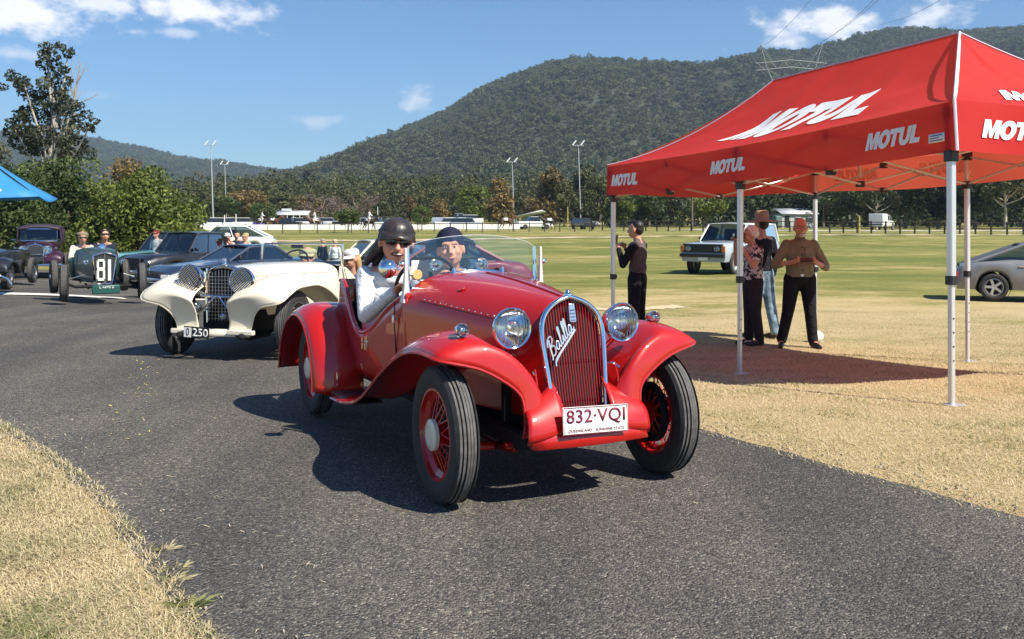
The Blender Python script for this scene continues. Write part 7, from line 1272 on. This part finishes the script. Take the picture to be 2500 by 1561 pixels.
horse(1237, 112, 90, BAY, 'reddish-brown horse walking right beside the third light pole', None, None); horse(1338, 116, -80, DBAY, 'dark horse behind the thin fence near the golden tree', None, None); horse(902, 106, 80, DBAY, 'dark horse ridden at the track just left of the driver', 'rider in white on the dark horse left of the driver', WSHIRT)
horse(768, 112, -85, BAY, 'brown horse ridden in front of the leafless trees', 'rider in pale top on the brown horse by the leafless trees', cloth('pale_tee', (.6, .58, .55))); horse(640, 118, 95, DBAY, 'black horse under the purple marquee', 'rider on the black horse by the purple marquee', WSHIRT); horse(668, 120, 85, BAY, 'brown horse just right of the purple marquee', None, None)
# far parked vehicles
def far_car(name, label, px, Y, rz, L, Wd, hb, hr, paint, cab=(.25, .95), cat='car'):
    o = thing(name, label, cat, put(px, Y), rz, 'vehicles parked beyond the field'); MB().loft([[Vector((x*Wd/2, y, z)) for x, z in ((-.95, .3), (-1, .6), (-.95, hb), (.95, hb), (1, .6), (.95, .3))] for y in (0, .1, L-.1, L)]).build('body', paint, o, bevel=.05)
    a, b = L*cab[0], L*cab[1]; MB().loft([[Vector((x*Wd/2*k, y, z)) for x, y, z in ((-1, a+sl, hb+.0 if q == 0 else 0), (1, a+sl, 0), (1, b-sl*.6, 0), (-1, b-sl*.6, 0))] for q, k, sl in ((9, .92, 0),)]) if False else None
    r0 = [Vector((s*Wd/2*.92, y, hb)) for s, y in ((-1, a), (1, a), (1, b), (-1, b))]; r1 = [Vector((s*Wd/2*.80, y, hr-.06)) for s, y in ((-1, a+.35), (1, a+.35), (1, b-.15), (-1, b-.15))]; MB().loft([r0, r1]).build('windows', DGLASS, o); MB().loft([[v+Vector((0, 0, 0)) for v in r1], [v+Vector((0, 0, .07)) for v in r1]]).build('roof', paint, o, bevel=.03)
    for s in (-1, 1):
        for y in (L*.19, L*.80): MB().lathe([(.1, -.1), (.33, -.1), (.34, 0), (.33, .1), (.1, .1)], (s*Wd*.45, y, .33), (1, 0, 0), 14).build('wheel', RUBBER, o)
    return o
W2_, S2_, D2_ = panel_paint('white_paint'), panel_paint('silver_white_paint'), panel_paint('black_paint')
far_car('parked_car', 'white utility parked right of the third light pole', 1262, 128, -75, 5, 1.8, 1.05, 1.7, W2_, (.28, .62)); far_car('parked_van', 'long white caravan beyond the passenger hat', 1098, 140, -88, 5, 2.2, 1.5, 2.0, W2_, (.15, .85), 'van'); far_car('parked_truck', 'grey horse truck right of the long white caravan', 1140, 140, 85, 5.2, 2.2, 1.6, 2.2, S2_, (.05, .35), 'truck'); far_car('parked_car', 'dark car with open boot near the fourth light pole', 1440, 125, 20, 4.4, 1.8, .95, 1.5, D2_)
for i, (px, Y, rz, m, lb) in enumerate([(482, 120, -70, W2_, 'white van left of the tallest light pole'), (505, 132, 60, S2_, 'silver car at the foot of the tallest light pole'), (538, 135, -80, W2_, 'white car between the left light poles'), (792, 165, 80, S2_, 'silver car parked under the leafless trees'), (812, 160, -85, D2_, 'dark car parked under the leafless trees'), (832, 168, 88, W2_, 'white car rightmost under the leafless trees'), (735, 150, 85, D2_, 'dark car parked inside the pavilion'), (950, 140, 80, W2_, 'white car under the dark-roofed shed'), (1058, 138, -80, W2_, 'white car left of the long white caravan'), (690, 152, -85, W2_, 'white car parked before the pavilion'), (1178, 130, 85, S2_, 'silver car between horse truck and third light pole')]): far_car('parked_car', lb, px, Y, rz, 4.5, 1.8, .95, 1.55, m)
post(2098, 527, 100, 'yellow marker post left of the distant white utility', .10, mat('yellow_post'), 'marker_post')
# ================================================================== AIR
hz = MB().box((0, 2150, 208), (8600, 4340, 420)).build('haze', None, smooth=False); hm_ = bpy.data.materials.new('thin_blue_haze'); hm_.use_nodes = True; nt = hm_.node_tree; nt.nodes.clear(); o_ = nt.nodes.new('ShaderNodeOutputMaterial'); v_ = nt.nodes.new('ShaderNodeVolumePrincipled'); v_.inputs['Density'].default_value = .00015; v_.inputs['Color'].default_value = (.62, .80, 1, 1); v_.inputs['Anisotropy'].default_value = .2; nt.links.new(v_.outputs[0], o_.inputs['Volume']); hz.data.materials.append(hm_); tag(hz, 'thin blue haze over the valley', 'haze', kind='stuff')
